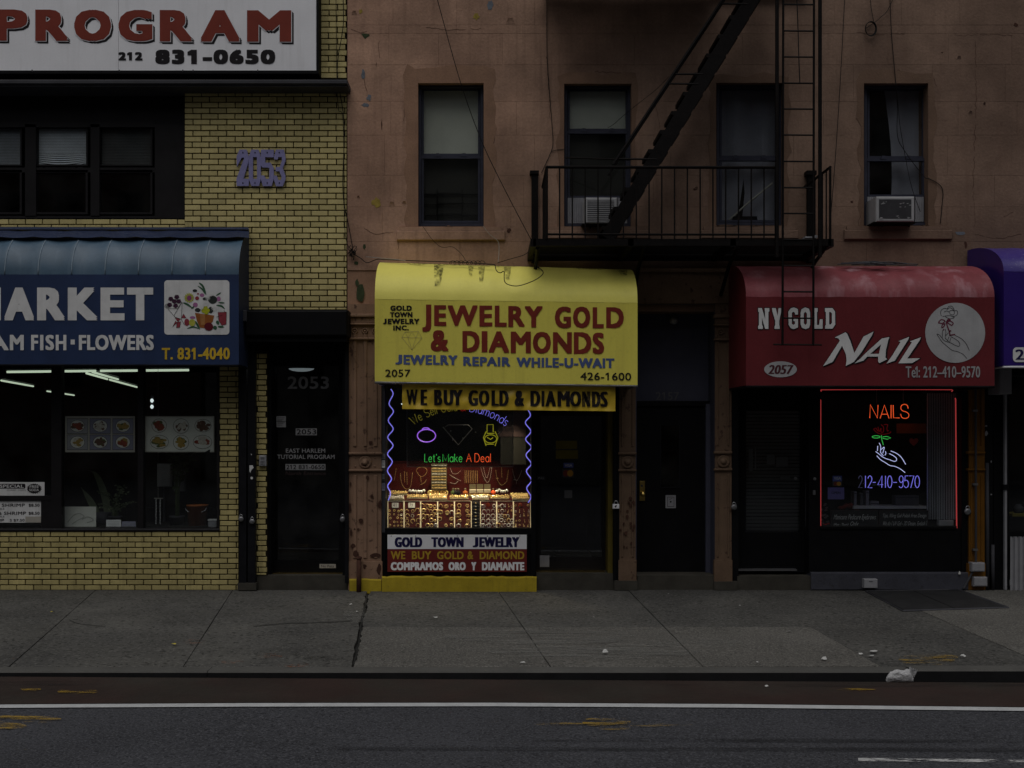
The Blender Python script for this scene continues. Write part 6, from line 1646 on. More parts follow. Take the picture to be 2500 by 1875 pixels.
X['dimyel'] = M('dim_yellow_card', (.16, .13, .02), .7, .15)
pasted('poster', 'upper dim yellow card on the jewelry shop door', 1357, 1409, 1076, 1096, 'dimyel')
pasted('poster', 'lower dim yellow card on the jewelry shop door', 1357, 1411, 1099, 1120, 'dimyel')
pasted('card_sticker', 'blue VISA sticker on the jewelry shop door', 1376, 1400, 1130, 1142, 'visa', (('VISA', 1379, 1397, 1133, 1139.5),), cat='sticker', wm='whited')
t = pasted('card_sticker', 'amber and red two-circle card sticker on the jewelry door', 1373, 1401, 1145, 1166, 'dgrey', cat='sticker'); obj('red_circle', MB().poly(ell(1382, 1155.5, 7.5, 8), fd + .001), X['txt_redy'], t); obj('amber_circle', MB().poly(ell(1392, 1155.5, 7.5, 8), fd + .0015), X['mcy'], t)
pasted('notice', 'small pale receipt taped to the jewelry shop door', 1378, 1397, 1197, 1216, 'txt_dim')
pasted('pull_sign', 'small PULL sign on the jewelry door frame', 1312, 1331, 1162.5, 1171.5, 'dgrey', (('PULL', 1314.5, 1328.5, 1164.5, 1169.5),), d=-.268, cat='sign', wm='txt_grey')
pasted('notice', 'torn grey paper low on the jewelry shop door', 1318, 1341, 1356, 1384, 'grey', d=-.266)
t = thing('padlock', 'padlock with a bright white face on the jewelry shutter rail', 'padlock', 1504, 1241, .07)
obj('body', MB().cbox(1496, 1512, 1231, 1242, .045, .075, .005), X['white'], t); mb = MB(); q = W(1504, 1231, .06); mb.tube([q + Vector((.024 * math.cos(a), 0, .04 * math.sin(a))) for a in [math.pi * k / 8 for k in range(9)]], .006, 6); obj('shackle', mb, X['steel'], t, smooth=True)
mb = MB(); mb.poly(ell(1503, 1236.5, 2.2, 2.6, 9), .0758); mb.poly([(1503, 1233), (1507, 1234), (1505, 1236)], .0759); obj('keyhole', mb, X['txt_black'], t)
padlock(1791.6, 1238, .07, 'round padlock on the shutter rail left of the nail salon door', 1.0)
padlock(2361.6, 1249, .04, 'round padlock by the orange pilaster', 1.15)
# ------------------------------------------------------------------ nail salon shopfront
xa, xb = W(1796, 0).x, W(2362, 0).x
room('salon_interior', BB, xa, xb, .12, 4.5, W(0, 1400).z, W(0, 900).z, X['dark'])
ns = node('shop_window', BB)
mb = MB(); mb.pbox(1786, 1803, 870, 1425, -.3, .02); mb.pbox(1975, 2003, 930, 1400, -.25, -.01); mb.pbox(2348, 2366, 870, 1400, -.25, -.0); mb.pbox(1786, 2366, 870, 950, -.25, -.02); mb.pbox(2003, 2350, 1291, 1400, -.25, -.015); mb.pbox(2003, 2336, 1287, 1292, -.2, .0)
obj('frame', mb, X['black'], ns); obj('pane', MB().pbox(2003, 2347, 950, 1288, -.056, -.05), X['glass'], ns)
mb = MB(); mb.pbox(2003, 2336, 1284, 1290, -.9, -.08, -.08); obj('sill_board', mb, X['dark2'], ns)
dr = node('door', BB)
mb = MB(); mb.frame(1803, 1975, 938, 1400, 17, -.3, -.2); mb.pbox(1820, 1958, 1300, 1383, -.28, -.22); mb.pbox(1820, 1958, 955, 1002, -.28, -.21); obj('frame', mb, X['black'], dr)
obj('pane', MB().pbox(1820, 1958, 1002, 1300, -.25, -.245), X['glass'], dr); obj('kick_rail', MB().pbox(1803, 1946, 1390, 1394, -.22, -.1), X['dullsteel'], dr)
mb = MB(); mb.ptube([(1968, 1175, -.2), (1968, 1178, -.15), (1968, 1285, -.15), (1968, 1288, -.2)], .011, 0, 6); obj('pull_handle', mb, X['dgrey'], dr)
mb = MB(); mb.lathe(W(1942, 1168, -.2), [(.018, 0), (.018, .012), (0, .014)], 12, 'y'); mb.lathe(W(1988.5, 1169, -.01), [(.018, 0), (.018, .012), (0, .014)], 12, 'y'); mb.pbox(1985, 1991, 1197, 1208, -.01, .01); obj('lock', mb, X['dullsteel'], dr)
mb = MB()
for k in range(34):
    y = 1004 + k * 8.6; mb.add([W(1822, y + 6.4, -.42), W(1956, y + 6.4 + R.uniform(-.8, .8), -.42), W(1956, y, -.4), W(1822, y + R.uniform(-.5, .5), -.4)], [(0, 1, 2, 3)])
obj('blind', mb, X['slat_d'], dr, kind='stuff')
mb = MB()
for a, b, t_, u, mt in ((1828, 1838, 1096, 1150, 'x'), (1872, 1892, 1110, 1134, 'x'), (1895, 1924, 1116, 1140, 'x'), (1843, 1846, 1090, 1148, 'x'), (1905, 1929, 1162, 1170, 'x')): mb.pbox(a, b, t_, u, -.36, -.35)
obj('posted_paper', mb, X['txt_dim'], dr)
# red neon border
t = thing('neon_border', 'red neon border tubes round the nail salon window', 'neon tube', 2168, 1290, -.1)
def hooked(P): return MB().ptube(P, .0075, -.1, 7)
obj('top_tube', hooked([(2006, 955), (2003.5, 953.5), (2004, 951.2), (2165, 950.2), (2322, 951), (2326, 953), (2323, 956)]), X['n_coral'], t, smooth=True)
obj('left_tube', hooked([(2000.5, 974), (2003.4, 977), (2003.4, 1288), (2001, 1291)]), X['n_coral'], t, smooth=True)
obj('right_tube', hooked([(2331.5, 972), (2333, 975), (2335.6, 1284), (2336, 1289)]), X['n_coral'], t, smooth=True)
mb = MB()
for x, y in ((2003.4, 1000), (2003.4, 1190), (2333.5, 988), (2334.5, 1160), (2060, 950.8), (2280, 950.8), (2159, 950.3)): mb.tube([W(x, y, -.1), W(x, y, -.2)], .01, 6)
obj('holder', mb, X['n_off'], t)
# NAILS neon
t = thing('neon_sign', 'neon sign NAILS with rose, open hand and phone number in the nail salon window', 'neon sign', 2172, 1191, -.14)
z5 = zm(2080, 970, 6.911); nd = -.14
mb = MB()
for P in ([(300,350),(310,125),(430,350),(440,130)], [(475,355),(548,130),(625,355)], [(505,285),(595,285)], [(660,130),(660,355)], [(695,130),(700,345),(805,348)]): mb.ptube(z5(P), .0045, nd, 6)
mb.ptube(z5(smooth([(948,190),(935,140),(890,118),(840,135),(825,185),(850,225),(920,250),(960,290),(945,340),(890,355),(840,335),(820,280)], 4)), .0045, nd, 6); obj('coral_letters', mb, X['n_orange'], t, smooth=True)
mb = MB()
for P in ([(365,540),(400,520),(440,575)], [(365,540),(430,600),(530,625),(640,600),(655,575)], [(490,460),(530,500),(530,580),(490,585),(490,520),(460,580),(440,500)], [(540,460),(600,460),(590,520),(600,570),(620,560)]): mb.ptube(smooth(z5(P), 4), .0042, nd, 5)
obj('rose_outline', mb, X['n_rose'], t)
mb = MB(); mb.ptube(z5(ell(408, 668, 68, 20, 20)), .0042, nd, 5, True); mb.ptube(z5([(520, 668), (588, 660), (655, 685), (600, 708), (520, 692)]), .0042, nd, 5, True); mb.ptube(z5([(497,640),(500,700),(530,805)]), .0042, nd, 5); obj('green_leaves', mb, X['n_green'], t)
mb = MB()
for P in ([(435,820),(430,905)], [(460,770),(485,830),(485,930),(530,985)], [(495,880),(545,840),(520,945)], [(565,910),(572,950),(555,978)], [(655,905),(750,945),(830,1010),(905,1130)], [(630,950),(700,985),(750,1030),(745,1070),(710,1080),(640,1055),(540,1020),(460,960),(400,915)], [(420,985),(480,1050),(560,1100),(640,1150),(720,1165),(810,1205),(895,1270)]): mb.ptube(smooth(z5(P), 4), .0044, nd, 5)
obj('white_hand_outline', mb, X['n_white'], t)
mb = MB(); dm = MB()
for ch, a, b in (('2', 110, 175), ('1', 222, 234), ('2', 268, 340), ('-', 345, 405), ('4', 435, 525), ('1', 560, 572), ('0', 600, 675), ('-', 690, 765), ('9', 795, 865), ('5', 885, 955), ('7', 970, 1045), ('0', 1062, 1140)):
    for l in stroke(ch, a, b, 1325, 1525): (dm if a == 110 else mb).ptube(z5(l), .0044, nd, 5)
obj('violet_digits', mb, X['n_violet'], t); obj('dim_digit', dm, X['n_dim'], t)
mb = MB()
for P in ([(340, 1480), (430, 1478), (470, 1510)], [(1020, 1520), (1060, 1520)], [(675, 1400), (700, 1440)]): mb.ptube(z5(P), .004, nd - .01, 4)
for x in (2108, 2160, 2200, 2240): mb.ptube([(x, 1180, nd - .01), (x, 1180, nd - .06)], .005, 0, 5)
mb.ptube([(2140, 985, nd - .05), (2140, 905, nd - .05)], .003, 0, 4); mb.ptube([(2205, 985, nd - .05), (2205, 905, nd - .05)], .003, 0, 4); obj('support', mb, X['n_off'], t)
pasted('window_card', 'dull orange card hanging behind the NAILS neon', 2189, 2261, 1034, 1058, 'osign', d=-.3, cat='card')
t = thing('heart_sticker', 'red heart sticker on the nail salon glass', 'sticker', 2231, 1089, -.07)
hp = [(2231, 1089), (2222, 1081), (2219.5, 1075), (2222, 1070.5), (2227, 1070), (2231, 1073.5), (2235, 1070), (2240, 1070.5), (2242.5, 1075), (2240, 1081)]; obj('heart', MB().poly(hp, -.064, .003), X['heart'], t)
t = pasted('card_sticker', 'blue VISA and two-circle card sticker on the nail salon glass', 2033, 2055.5, 1161.5, 1175, 'visa', (('VISA', 2036, 2053, 1164, 1171),), d=-.062, cat='sticker', wm='whited')
obj('lower_sheet', MB().pbox(2033, 2055.5, 1175.3, 1187, -.066, -.062), X['dgrey'], t); obj('red_circle', MB().poly(ell(2040.5, 1181, 5.5, 5), -.061), X['txt_redy'], t); obj('amber_circle', MB().poly(ell(2048, 1181, 5.5, 5), -.0605), X['mcy'], t)
pasted('window_card', 'lilac card in the lower left of the nail salon window', 2021, 2061, 1190, 1219, 'psign', (('OPEN', 2030, 2052, 1200, 1206),), d=-.063, cat='card')
# vertical blind at the right
t = thing('vertical_blind', 'grey vertical blind drawn to the right of the nail salon window', 'blind', 2296, 1270, -.3)
mb = MB(); mb.pbox(2255, 2335, 955, 960, -.36, -.3); obj('rail', mb, X['dgrey'], t)
for k in range(17):
    a = 2263 + k * 4.2; mb = MB(); dx = 2.6; sw_ = R.uniform(-.5, .5)
    mb.add([W(a, 1268 + R.uniform(-1, 1), -.2), W(a + dx + sw_, 1268, -.165), W(a + dx, 960, -.165), W(a, 960, -.2)], [(0, 1, 2, 3)]); obj('slat', mb, X['vblind'], t)
t = thing('counter_shelf', 'white shelf across the lower nail salon window', 'shelf', 2172, 1242, -.6)
obj('board', MB().pbox(2083, 2262, 1235, 1242, -.75, -.5), X['whited'], t); mb = MB()
for x in (2095, 2250): mb.pbox(x, x + 3, 1242, 1290, -.7, -.55, -.55)
obj('leg', mb, X['dgrey'], t)
for k, (a, b, t_, lab, mt) in enumerate(((2085, 2092, 1200, 'first', 'grey'), (2100, 2108, 1204, 'second', 'txt_dim'), (2114, 2122, 1198, 'third', 'grey'), (2126, 2146, 1224, 'low wide', 'txt_grey'), (2186, 2244, 1210, 'broad dark', 'txt_dim'))):
    t = thing('product_box', lab + ' box from the left on the white shelf in the nail salon', 'box', (a + b) / 2, 1235, -.6); obj('carton', MB().cbox(a, b, t_, 1235, -.68, -.56, .006), X[mt], t); mb = MB(); mb.pbox(a + 1, b - 1, t_ + 4, t_ + 6, -.56, -.558); obj('stripe', mb, X['dgrey'], t)
t = thing('red_basket', 'red cloth heap at the left end of the salon sill', 'cloth', 2070, 1240, -.5)
mb = MB()
for k in range(9): mb.blob(W(2052 + k * 5, 1236 - abs(4 - k) * -1.2 + R.uniform(-5, 2), -.55), .035, .03, .025, 8, 5, .2)
obj('cloth', mb, X['txt_redy'], t, smooth=True)
t = thing('potted_plant', 'tiny red-flowered plant in the lower left salon corner', 'plant', 2015, 1288, -.2); mb = MB()
for k in range(14): c = W(2012 + R.uniform(-6, 10), 1262 + R.uniform(-30, 18), -.2 + R.uniform(-.05, .05)); mb.add([c, c + Vector((.02, -.01, .012)), c + Vector((.0, -.01, .03)), c + Vector((-.02, 0, .012))], [(0, 1, 2, 3)])
obj('leaves', mb, X['txt_dim'], t); mb = MB(); mb.ptube([(2008, 1279, -.2), (2016, 1281, -.18), (2024, 1277, -.2), (2023, 1287, -.2)], .008, 0, 5); obj('flower', mb, X['heart'], t)
for (a, b, lab, lines) in ((2028, 2144, 'left chalkboard with loose handwriting in the nail salon window', (('Manicure Pedicure Eyebrows', 2034, 2136, 1256, 1272), ('(Mon - Thurs)', 2034, 2070, 1277, 1286), ('Only', 2074, 2094, 1273, 1287))),
                        (2147, 2266, 'right chalkboard listing nail services in the nail salon window', (('Tips, filling Gel Polish Free Design', 2153, 2260, 1254, 1266), ('We do { UV Gel - 3D Design, Eyelash }', 2153, 2261, 1272, 1286)))):
    t = thing('chalkboard', lab, 'chalkboard', (a + b) / 2, 1290, -.12); obj('slate', MB().pbox(a, b, 1246, 1290, -.13, -.12), X['chalk'], t); mb = MB(); mb.frame(a, b, 1246, 1290, 1.2, -.12, -.117); obj('frame', mb, X['txt_vdim'], t)
    mb = MB()
    for s_, x0, x1, y0, y1 in lines: put(mb, s_, x0, x1, y0, y1, -.1185, -.006, shear=.25)
    obj('handwriting', mb, X['chalkw'], t)
t = thing('paper_stack', 'white folded paper on the sill under the vertical blind', 'paper', 2310, 1288, -.15); obj('sheet', MB().cbox(2293, 2329, 1270, 1289, -.2, -.13, .01), X['grey'], t)
# small fittings on the salon front
t = thing('vent_box', 'small pale vent box on the blue grey step', 'vent', 2126, 1436, .06); obj('box', MB().cbox(2110, 2143, 1414, 1436, .055, .14, .006), X['grey'], t); mb = MB(); mb.pbox(2122, 2131, 1419, 1420.5, .14, .143); obj('slot', mb, X['dgrey'], t)
t = thing('conduit_pipe', 'thin grey conduit running down the orange pilaster to the ground', 'pipe', 2382, 1440, .07)
obj('pipe', MB().ptube(smooth([(2382, 760, .075), (2382, 1000, .075), (2382.5, 1330, .075), (2380, 1380, .085), (2362, 1420, .09), (2352, 1438, .1)], 5), .014, 0, 8), X['dgrey'], t, smooth=True); mb = MB()
for y in (1000, 1180, 1340): mb.pbox(2376, 2388, y, y + 5, .05, .092)
obj('clip', mb, X['dullsteel'], t)
for (a, b, t_, u, lab) in ((2373, 2405, 1374, 1396, 'upper of two grey junction boxes at the foot of the orange pilaster'), (2378, 2411, 1409, 1432, 'lower of two grey junction boxes at the foot of the orange pilaster')):
    t = thing('junction_box', lab, 'junction box', (a + b) / 2, u, .08); obj('box', MB().cbox(a, b, t_, u, .03, .13, .006), X['grey'], t); obj('lid', MB().cbox(a + 2, b - 2, t_ + 2, u - 2, .13, .136, .003), X['grey'], t); mb = MB(); mb.pbox((a + b) / 2 - 4, (a + b) / 2 + 4, t_ + 8, t_ + 9.5, .136, .1375); obj('mark', mb, X['txt_grey'], t)
mb = MB(); mb.pbox(2404.5, 2424, 870, 1440, -.2, .03); mb.pbox(2426, 2456, 870, 1440, -.25, .0); obj('shutter_post', mb, X['black'], BB)
mb = MB(); mb.ptube([(2410, 1130, .045), (2411, 1440, .045)], .022, 0, 8); obj('drain_pipe', mb, X['dgrey'], BB, smooth=True)
mb = MB(); mb.ptube([(2424, 1330, .045), (2424, 1440, .045)], .02, 0, 8); obj('drain_pipe', mb, X['dgrey'], BB, smooth=True)
t = thing('sticker', 'worn white stickers on the dark post right of the orange pilaster', 'sticker', 2408, 1176, .035); mb = MB()
for x, y, a, b in ((2408, 1058, 4, 7), (2409, 1163, 3.5, 10), (2420, 1127, 2, 3), (2408, 1040, 4, 2), (2420, 1207, 2, 2), (2409, 1330, 3, 4)): mb.poly([(x + a * R.uniform(.6, 1.2) * math.cos(q * .8), y + b * R.uniform(.6, 1.2) * math.sin(q * .8)) for q in range(8)], .0315)
obj('scrap', mb, X['grey'], t)
# next shop at the right edge
t = thing('shutter_motor_box', 'plain grey box under the violet awning', 'box', 2455, 962, .3); obj('case', MB().cbox(2440, 2471, 898, 962, .02, .32, .01), X['grey'], t); obj('cover', MB().cbox(2442, 2469, 901, 959, .32, .328, .004), X['grey'], t)
t = thing('sign_post', 'thin pale steel upright below the grey box', 'post', 2456, 1440, .05); obj('upright', MB().pbox(2453, 2458.5, 962, 1440, .02, .06), X['grey'], t); mb = MB(); mb.pbox(2450, 2462, 1183, 1196, .0, .075); obj('clamp', mb, X['black'], t)
nx_ = node('shop_window', BB)
mb = MB(); mb.pbox(2459, 3400, 1298, 1312, -.1, .02); mb.pbox(2459, 2464, 900, 1440, -.1, .01); obj('frame', mb, X['black'], nx_); obj('pane', MB().pbox(2464, 3400, 900, 1298, -.06, -.055), X['glass'], nx_); obj('back', MB().pbox(2440, 3600, 700, 1440, -.9, -.88, 0), X['dark'], nx_)
mb = MB(); k = 2462; i = 0; pts = []
while k < 3300: pts.append((k, .02 if i % 2 else .045)); pts.append((k + 4.2, .02 if i % 2 else .045)); k += 6; i += 1
for (xa_, da), (xb_, db) in zip(pts, pts[1:]): mb.add([W(xa_, 1440, 0) + Vector((0, -da, 0)), W(xb_, 1440, 0) + Vector((0, -db, 0)), W(xb_, 1309, 0) + Vector((0, -db, 0)), W(xa_, 1309, 0) + Vector((0, -da, 0))], [(0, 1, 2, 3)])
obj('corrugated_panel', mb, X['grey'], BB)
t = thing('display_ledge', 'olive ledge with dark jars inside the shop at the right edge', 'shelf', 2490, 1262, -.3); obj('board', MB().pbox(2472, 2700, 1254, 1261, -.5, -.2), X['dimyel'], t)
t = thing('jar', 'dark jar on the olive ledge at the right edge', 'jar', 2487, 1254, -.3); obj('body', MB().lathe(W(2487, 1254, -.32), [(0, 0), (.05, 0), (.055, .08), (.035, .1), (.035, .115), (0, .115)], 12), X['dgrey'], t, smooth=True)

# ------------------------------------------------------------------ fire escape
FD, FB = 1.05, .06
t = thing('fire_escape', 'black iron fire escape balcony with steep stair and drop ladder across the brown building', 'fire escape', 1665, 607, .5)
FE = X['fire']
def bar(p, q, r=.011, n=5): return MB().tube([W(*p), W(*q)], r, n)
mb = MB(); mb.pbox(1302, 2029, 583, 600, .99, FD); zt, zb = W(0, 583, FD).z, W(0, 602, FD).z
for px in (1302, 2029, 1540, 1790): x = W(px, 0, FD).x; mb.box(x - .03, x + .03, -FD, 0, zb, zt)
x0_, x1_ = W(1302, 0, FD).x, W(2029, 0, FD).x; mb.box(x0_, x1_, -.08, -.03, zb, zt); obj('platform_frame', mb, FE, t)
mb = MB()
for k in range(15): y = .1 + k * .063; mb.box(x0_, x1_, -y - .042, -y, zt - .012, zt + .0)
obj('platform_slat', mb, FE, t, kind='stuff')
obj('top_rail', MB().tube([W(1333, 408, FD), W(1894, 409, FD)], .016, 6), FE, t)
obj('bottom_rail', MB().tube([W(1333, 572, FD), W(1894, 573, FD)], .012, 6), FE, t)
for k in range(19): px = 1335 + k * 31.2 if k < 18 else 1893; obj('baluster', bar((px, 408, FD), (px + .3 * R.uniform(-1, 1), 585, FD), .0085), FE, t)
for sd_, px in ((0, 1335), (1, 2027)):
    p = W(px, 408, FD); q = Vector((p.x, -.06, p.z)); lo_ = Vector((0, 0, -(p.z - zt)))
    obj('top_rail', MB().tube([p, q], .016, 6), FE, t)
    for k in range(7):
        f = (k + (0 if sd_ == 0 else 0)) / 7; a = p.lerp(q, f); obj('baluster', MB().tube([a, a + lo_], .0085 if k else .014, 5), FE, t)
mb = MB(); mb.pbox(1298, 1314, 424, 640, .0, .09); mb.pbox(1294, 1316, 416, 424, 0, .11); obj('wall_post', mb, FE, t)
mb = MB(); mb.pbox(1974, 1990, 424, 640, .0, .09); mb.pbox(1970, 1994, 416, 426, 0, .12); obj('wall_post', mb, FE, t)
for px in (1308, 1560, 1780, 1985):
    x = W(px, 0, .5).x; obj('bracket', MB().tube([Vector((x, -FD + .1, zb)), Vector((x, -.5, zb - .12)), Vector((x, -.02, zb - .42))], .022, 5), FE, t)
for px in (1897, 2002): obj('guide_rod', MB().tube([W(px, -120, FD + .03), W(px, 628, FD + .03)], .021, 8), FE, t)
st_ = node('staircase', t)
Pn = lambda px, py, d: W(px, py, d)
def along(v): return (1476 + (1835 - 1476) * v, 592 + (0 - 592) * v)
for dd in (.82, .3):
    k_ = (D - .56) / (D - dd)                     # same straight flight, seen at two depths
    a = W(*along(-.0), .56); b = W(*along(1.16), .56); a.y = b.y = -dd
    u_ = (b - a).normalized(); nn = Vector((-u_.z, 0, u_.x)) * .078; th_ = Vector((0, .006, 0))
    q = [a - nn, b - nn, b + nn, a + nn]; mb = MB(); mb.add([v - th_ for v in q] + [v + th_ for v in q], [(0, 1, 2, 3), (7, 6, 5, 4), (0, 4, 5, 1), (1, 5, 6, 2), (2, 6, 7, 3), (3, 7, 4, 0)]); obj('stringer', mb, FE, st_)
a = W(*along(0), .56); b = W(*along(1.16), .56); nst = int((b.z - a.z) / .205)
for k in range(nst):
    c = a.lerp(b, (k + .6) / nst); mb = MB(); mb.box(c.x - .135, c.x + .085, -.82, -.3, c.z - .03, c.z + .014); obj('tread', mb, FE, st_)
hr = [W(1497, 402, .82), W(1761, 4, .82), W(1841, -120, .82)]; obj('handrail', MB().tube(hr, .018, 6), FE, st_); obj('handrail', MB().tube([v + Vector((0, .52, 0)) for v in hr], .014, 6), FE, st_)
for (p, q) in (((1646, 181), (1716, 181)), ((1631, 204.5), (1705, 205)), ((1508, 388), (1604, 389)), ((1759, 9), (1826, 10))): obj('rail_strut', bar((*p, .82), (*q, .82), .011), FE, st_)
obj('brace', bar((1382, 385, .3), (1540, 390, .82), .01), FE, st_)
la = node('drop_ladder', t)
for px in (1912.5, 1987.5): obj('ladder_rail', MB().tube([W(px, -120, FD), W(px - 2, 841, FD)], .0125, 6), FE, la)
for y in (-52, 11, 75.5, 139, 203, 266, 329.5, 394, 458, 521, 585, 648.5, 712, 776.5): obj('rung', bar((1911, y, FD), (1988, y + .6, FD), .0095), FE, la)
obj('foot_bar', bar((1888, 841, FD), (2006, 842, FD), .0095), FE, la)
mb = MB(); mb.pbox(1966, 1994, 577, 581, .85, .99); mb.pbox(1990, 1996, 574, 580, .9, .97); obj('latch', mb, X['grey'], t)
up_ = node('upper_platform', t); zt2, zb2 = W(0, -112, FD).z, W(0, -97, FD).z
mb = MB(); mb.box(W(1340, 0, FD).x, x1_, -FD, -.99, zb2, zt2); mb.box(W(1340, 0, FD).x, x1_, -.08, -.03, zb2, zt2)
for px in (1340, 1600, 1780, 2029): x = W(px, 0, FD).x; mb.box(x - .03, x + .03, -.985, -.085, zb2, zt2)
obj('frame', mb, FE, up_); mb = MB()
for k in range(15): y = .1 + k * .063; mb.box(W(1340, 0, FD).x, W(1780, 0, FD).x, -y - .05, -y, zt2 - .012, zt2)
obj('slat', mb, FE, up_, kind='stuff')

# ------------------------------------------------------------------ cables
def cable(lab, pts, r=.0042, mat='rubber', d=.012, name='cable'):
    P = smooth([(p[0], p[1], p[2] if len(p) > 2 else d) for p in pts], 6)
    return obj(name, MB().ptube(P, r, d, 5), X[mat], label=lab, cat='cable', smooth=True)
cable('straight dark cable slanting down past the first window to the fire escape', [(1040, -100, .3), (1068, 0, .28), (1124, 200, .25), (1176.5, 346, .22), (1235, 468, .17), (1297, 586, .09)], .0048)
cable('thin cable running down left of the second window into the balcony post', [(1334, -60), (1335, 0), (1336, 148), (1347, 295), (1350, 346), (1345, 371), (1322, 422)])
cable('short cable branching from the left post cable to the second window', [(1346, 370), (1360, 366), (1378, 364)], .0035)
cable('long thin cable hanging just right of the fire escape', [(2064, -60, .05), (2062, 0, .05), (2052, 190, .05), (2040, 378, .05), (2026, 557, .05)], .0042)
cable('dark cable dropping to the top of the far right window', [(2172, -60, .02), (2173, 0, .02), (2177, 88, .02), (2187, 203, .01), (2191, 260, -.05), (2191, 330, -.06), (2207, 366, -.06), (2255, 430, -.02), (2268, 436, .012), (2294, 451, .012), (2302, 469, .012), (2300, 500, .012), (2296, 545, .012)], .0046)
cable('second cable crossing the glass of the far right window to the air conditioner', [(2187, 203, .012), (2193, 260, -.06), (2199, 318, -.07), (2223, 446, -.07), (2247, 517, -.05)], .004)
cable('cable from upper right down to the coil left of the far right window', [(2185, -20, .03), (2178, 2, .03), (2165, 28, .03), (2150, 42, .03), (2135, 55, .03), (2112, 70, .03)], .004)
mb = MB()
for k in range(3): mb.ptube([(2125 + (12.5 + k * .5) * math.cos(a) + k, 70 + (16 + k) * math.sin(a), .03 + .008 * k) for a in [2 * math.pi * i / 26 for i in range(26)]], .0042, .03, 5, True)
mb.ptube(smooth([(2125, -10, .03), (2127, 20, .03), (2133, 52, .03)], 5), .0042, .03, 5)
obj('cable_coil', mb, X['rubber'], label='small coil of black cable hanging on the wall above the far right window', cat='cable')
cable('cable running down the seam between yellow brick and brown stucco', [(836, -40, .04), (838, 60, .04), (823, 172, .04), (840, 300, .03), (837, 464, .03), (850, 545, .02), (860, 600, .02), (862, 618, .02), (880, 630, .03), (896, 641, .03), (921, 633, .1), (940, 634, .3), (1022, 637, .45), (1136, 641, .5), (1208, 646, .6)], .0052)
cable('second thin cable beside the brick and stucco seam', [(820, -40, .03), (822, 170, .03), (826, 265, .03), (838, 300, .025), (842, 560, .025), (860, 612, .02)], .0036)
cable('loose wire dangling in a loop over the yellow awning', [(1208, 646, .78), (1209, 650, .84), (1212.5, 661.5, .87), (1222, 666, .9), (1230.6, 663, .9), (1232, 687, .91), (1245, 696, .91), (1267, 697.6, .91), (1299, 687, .91), (1318, 676, .9), (1326, 665, .88), (1317, 654, .86), (1312, 652, .84), (1316, 656, .85), (1306.5, 641.6, .8), (1302, 620, .6)], .0052)
cable('wire sagging from the balcony corner to the yellow awning', [(1298, 606, .1), (1280, 622, .2), (1240, 634, .4), (1215, 642, .6)], .0042)
cable('thin wire trailing from the first window sill to the yellow awning', [(1032, 552, .07), (1050, 578, .07), (1062, 592, .06), (1080, 604, .05), (1105, 603, .05), (1128, 622, .1), (1136, 636, .4)], .0032)
cable('pale short wire hanging below the first window sill', [(1180, 552, .07), (1195, 572, .06), (1216, 590, .05), (1218, 620, .1), (1216, 640, .4)], .0035, 'wirew')
cable('pale rod lying across the wires at the left awning corner', [(893, 627, .1), (940, 631, .25), (990, 636, .45)], .004, 'wirew')
mb = MB()
for k in range(9):
    c = (860 + R.uniform(-5, 6), 616 + R.uniform(-9, 9)); mb.ptube(smooth([(c[0] + R.uniform(-9, 9), c[1] + R.uniform(-10, 10), .03 + R.uniform(0, .05)) for _ in range(5)], 5), .004, .03, 4)
obj('cable_tangle', mb, X['rubber'], label='tangle of black wire on the stucco corner left of the yellow awning', cat='cable')
mb = MB(); P = []
for k in range(60): P.append((1098 + k * 1.45 + 5 * math.cos(k * .9), 641 + 4.5 * math.sin(k * .9), .52))
mb.ptube(P, .0035, .5, 4); obj('cable_tangle', mb, X['rubber'], label='curly wire lying along the top of the yellow awning', cat='cable')
cable('faint wire from the second window up to the stair handrail', [(1484, 312, .0), (1500, 302, .1), (1520, 284, .3), (1552, 258, .4), (1600, 220, .6), (1634, 186, .8)], .003)
cable('hanging rod inside the drop ladder', [(1944, -40, .95), (1948, 60, .95), (1950, 130, .95), (1953, 205, .95)], .006)

# ------------------------------------------------------------------ on the pavement
t = thing('iron_post', 'short rusty iron pipe standing against the cast-iron pilaster', 'post', 876, 1440, .18)
mb = MB(); o = W(876, 0, .16); mb.tube([Vector((o.x, -.16, -.02)), Vector((W(876.5, 0, .1).x, -.1, W(0, 1363, .1).z))], .028, 10); obj('pipe', mb, X['rust'], t, smooth=True); obj('cap', MB().lathe(Vector((W(876.5, 0, .1).x, -.1, W(0, 1364, .1).z)), [(.036, 0), (.036, .02), (.012, .03), (0, .03)], 12), X['rust'], t, smooth=True)
# cellar hatch
h4 = [G(2114, 1445), G(2340, 1441), G(2462, 1485), G(2205, 1493)]
t = thing('cellar_hatch', 'dark two-leaf cellar hatch set in the pavement before the nail salon', 'hatch', at=sum(h4, Vector()) / 4)
up = Vector((0, 0, .012)); nm = lambda f, g: (h4[0].lerp(h4[1], f)).lerp(h4[3].lerp(h4[2], f), g)
X['hatch'] = M('dark_steel_plate', (.03, .03, .031), .55, .3, 5, .6, 50, metal=.3)
for f0, f1 in ((.02, .49), (.5, .98)):
    mb = MB(); q = [nm(f0, .02), nm(f1, .02), nm(f1, .98), nm(f0, .98)]; mb.add([v + up for v in q] + q, [(3, 2, 1, 0), (2, 3, 7, 6), (0, 3, 7, 4), (1, 5, 6, 2)]); obj('leaf', mb, X['hatch'], t)
mb = MB(); P = [v + Vector((0, 0, .006)) for v in h4]; mb.tube(P, .012, 4, True); obj('rim', mb, X['dgrey'], t)
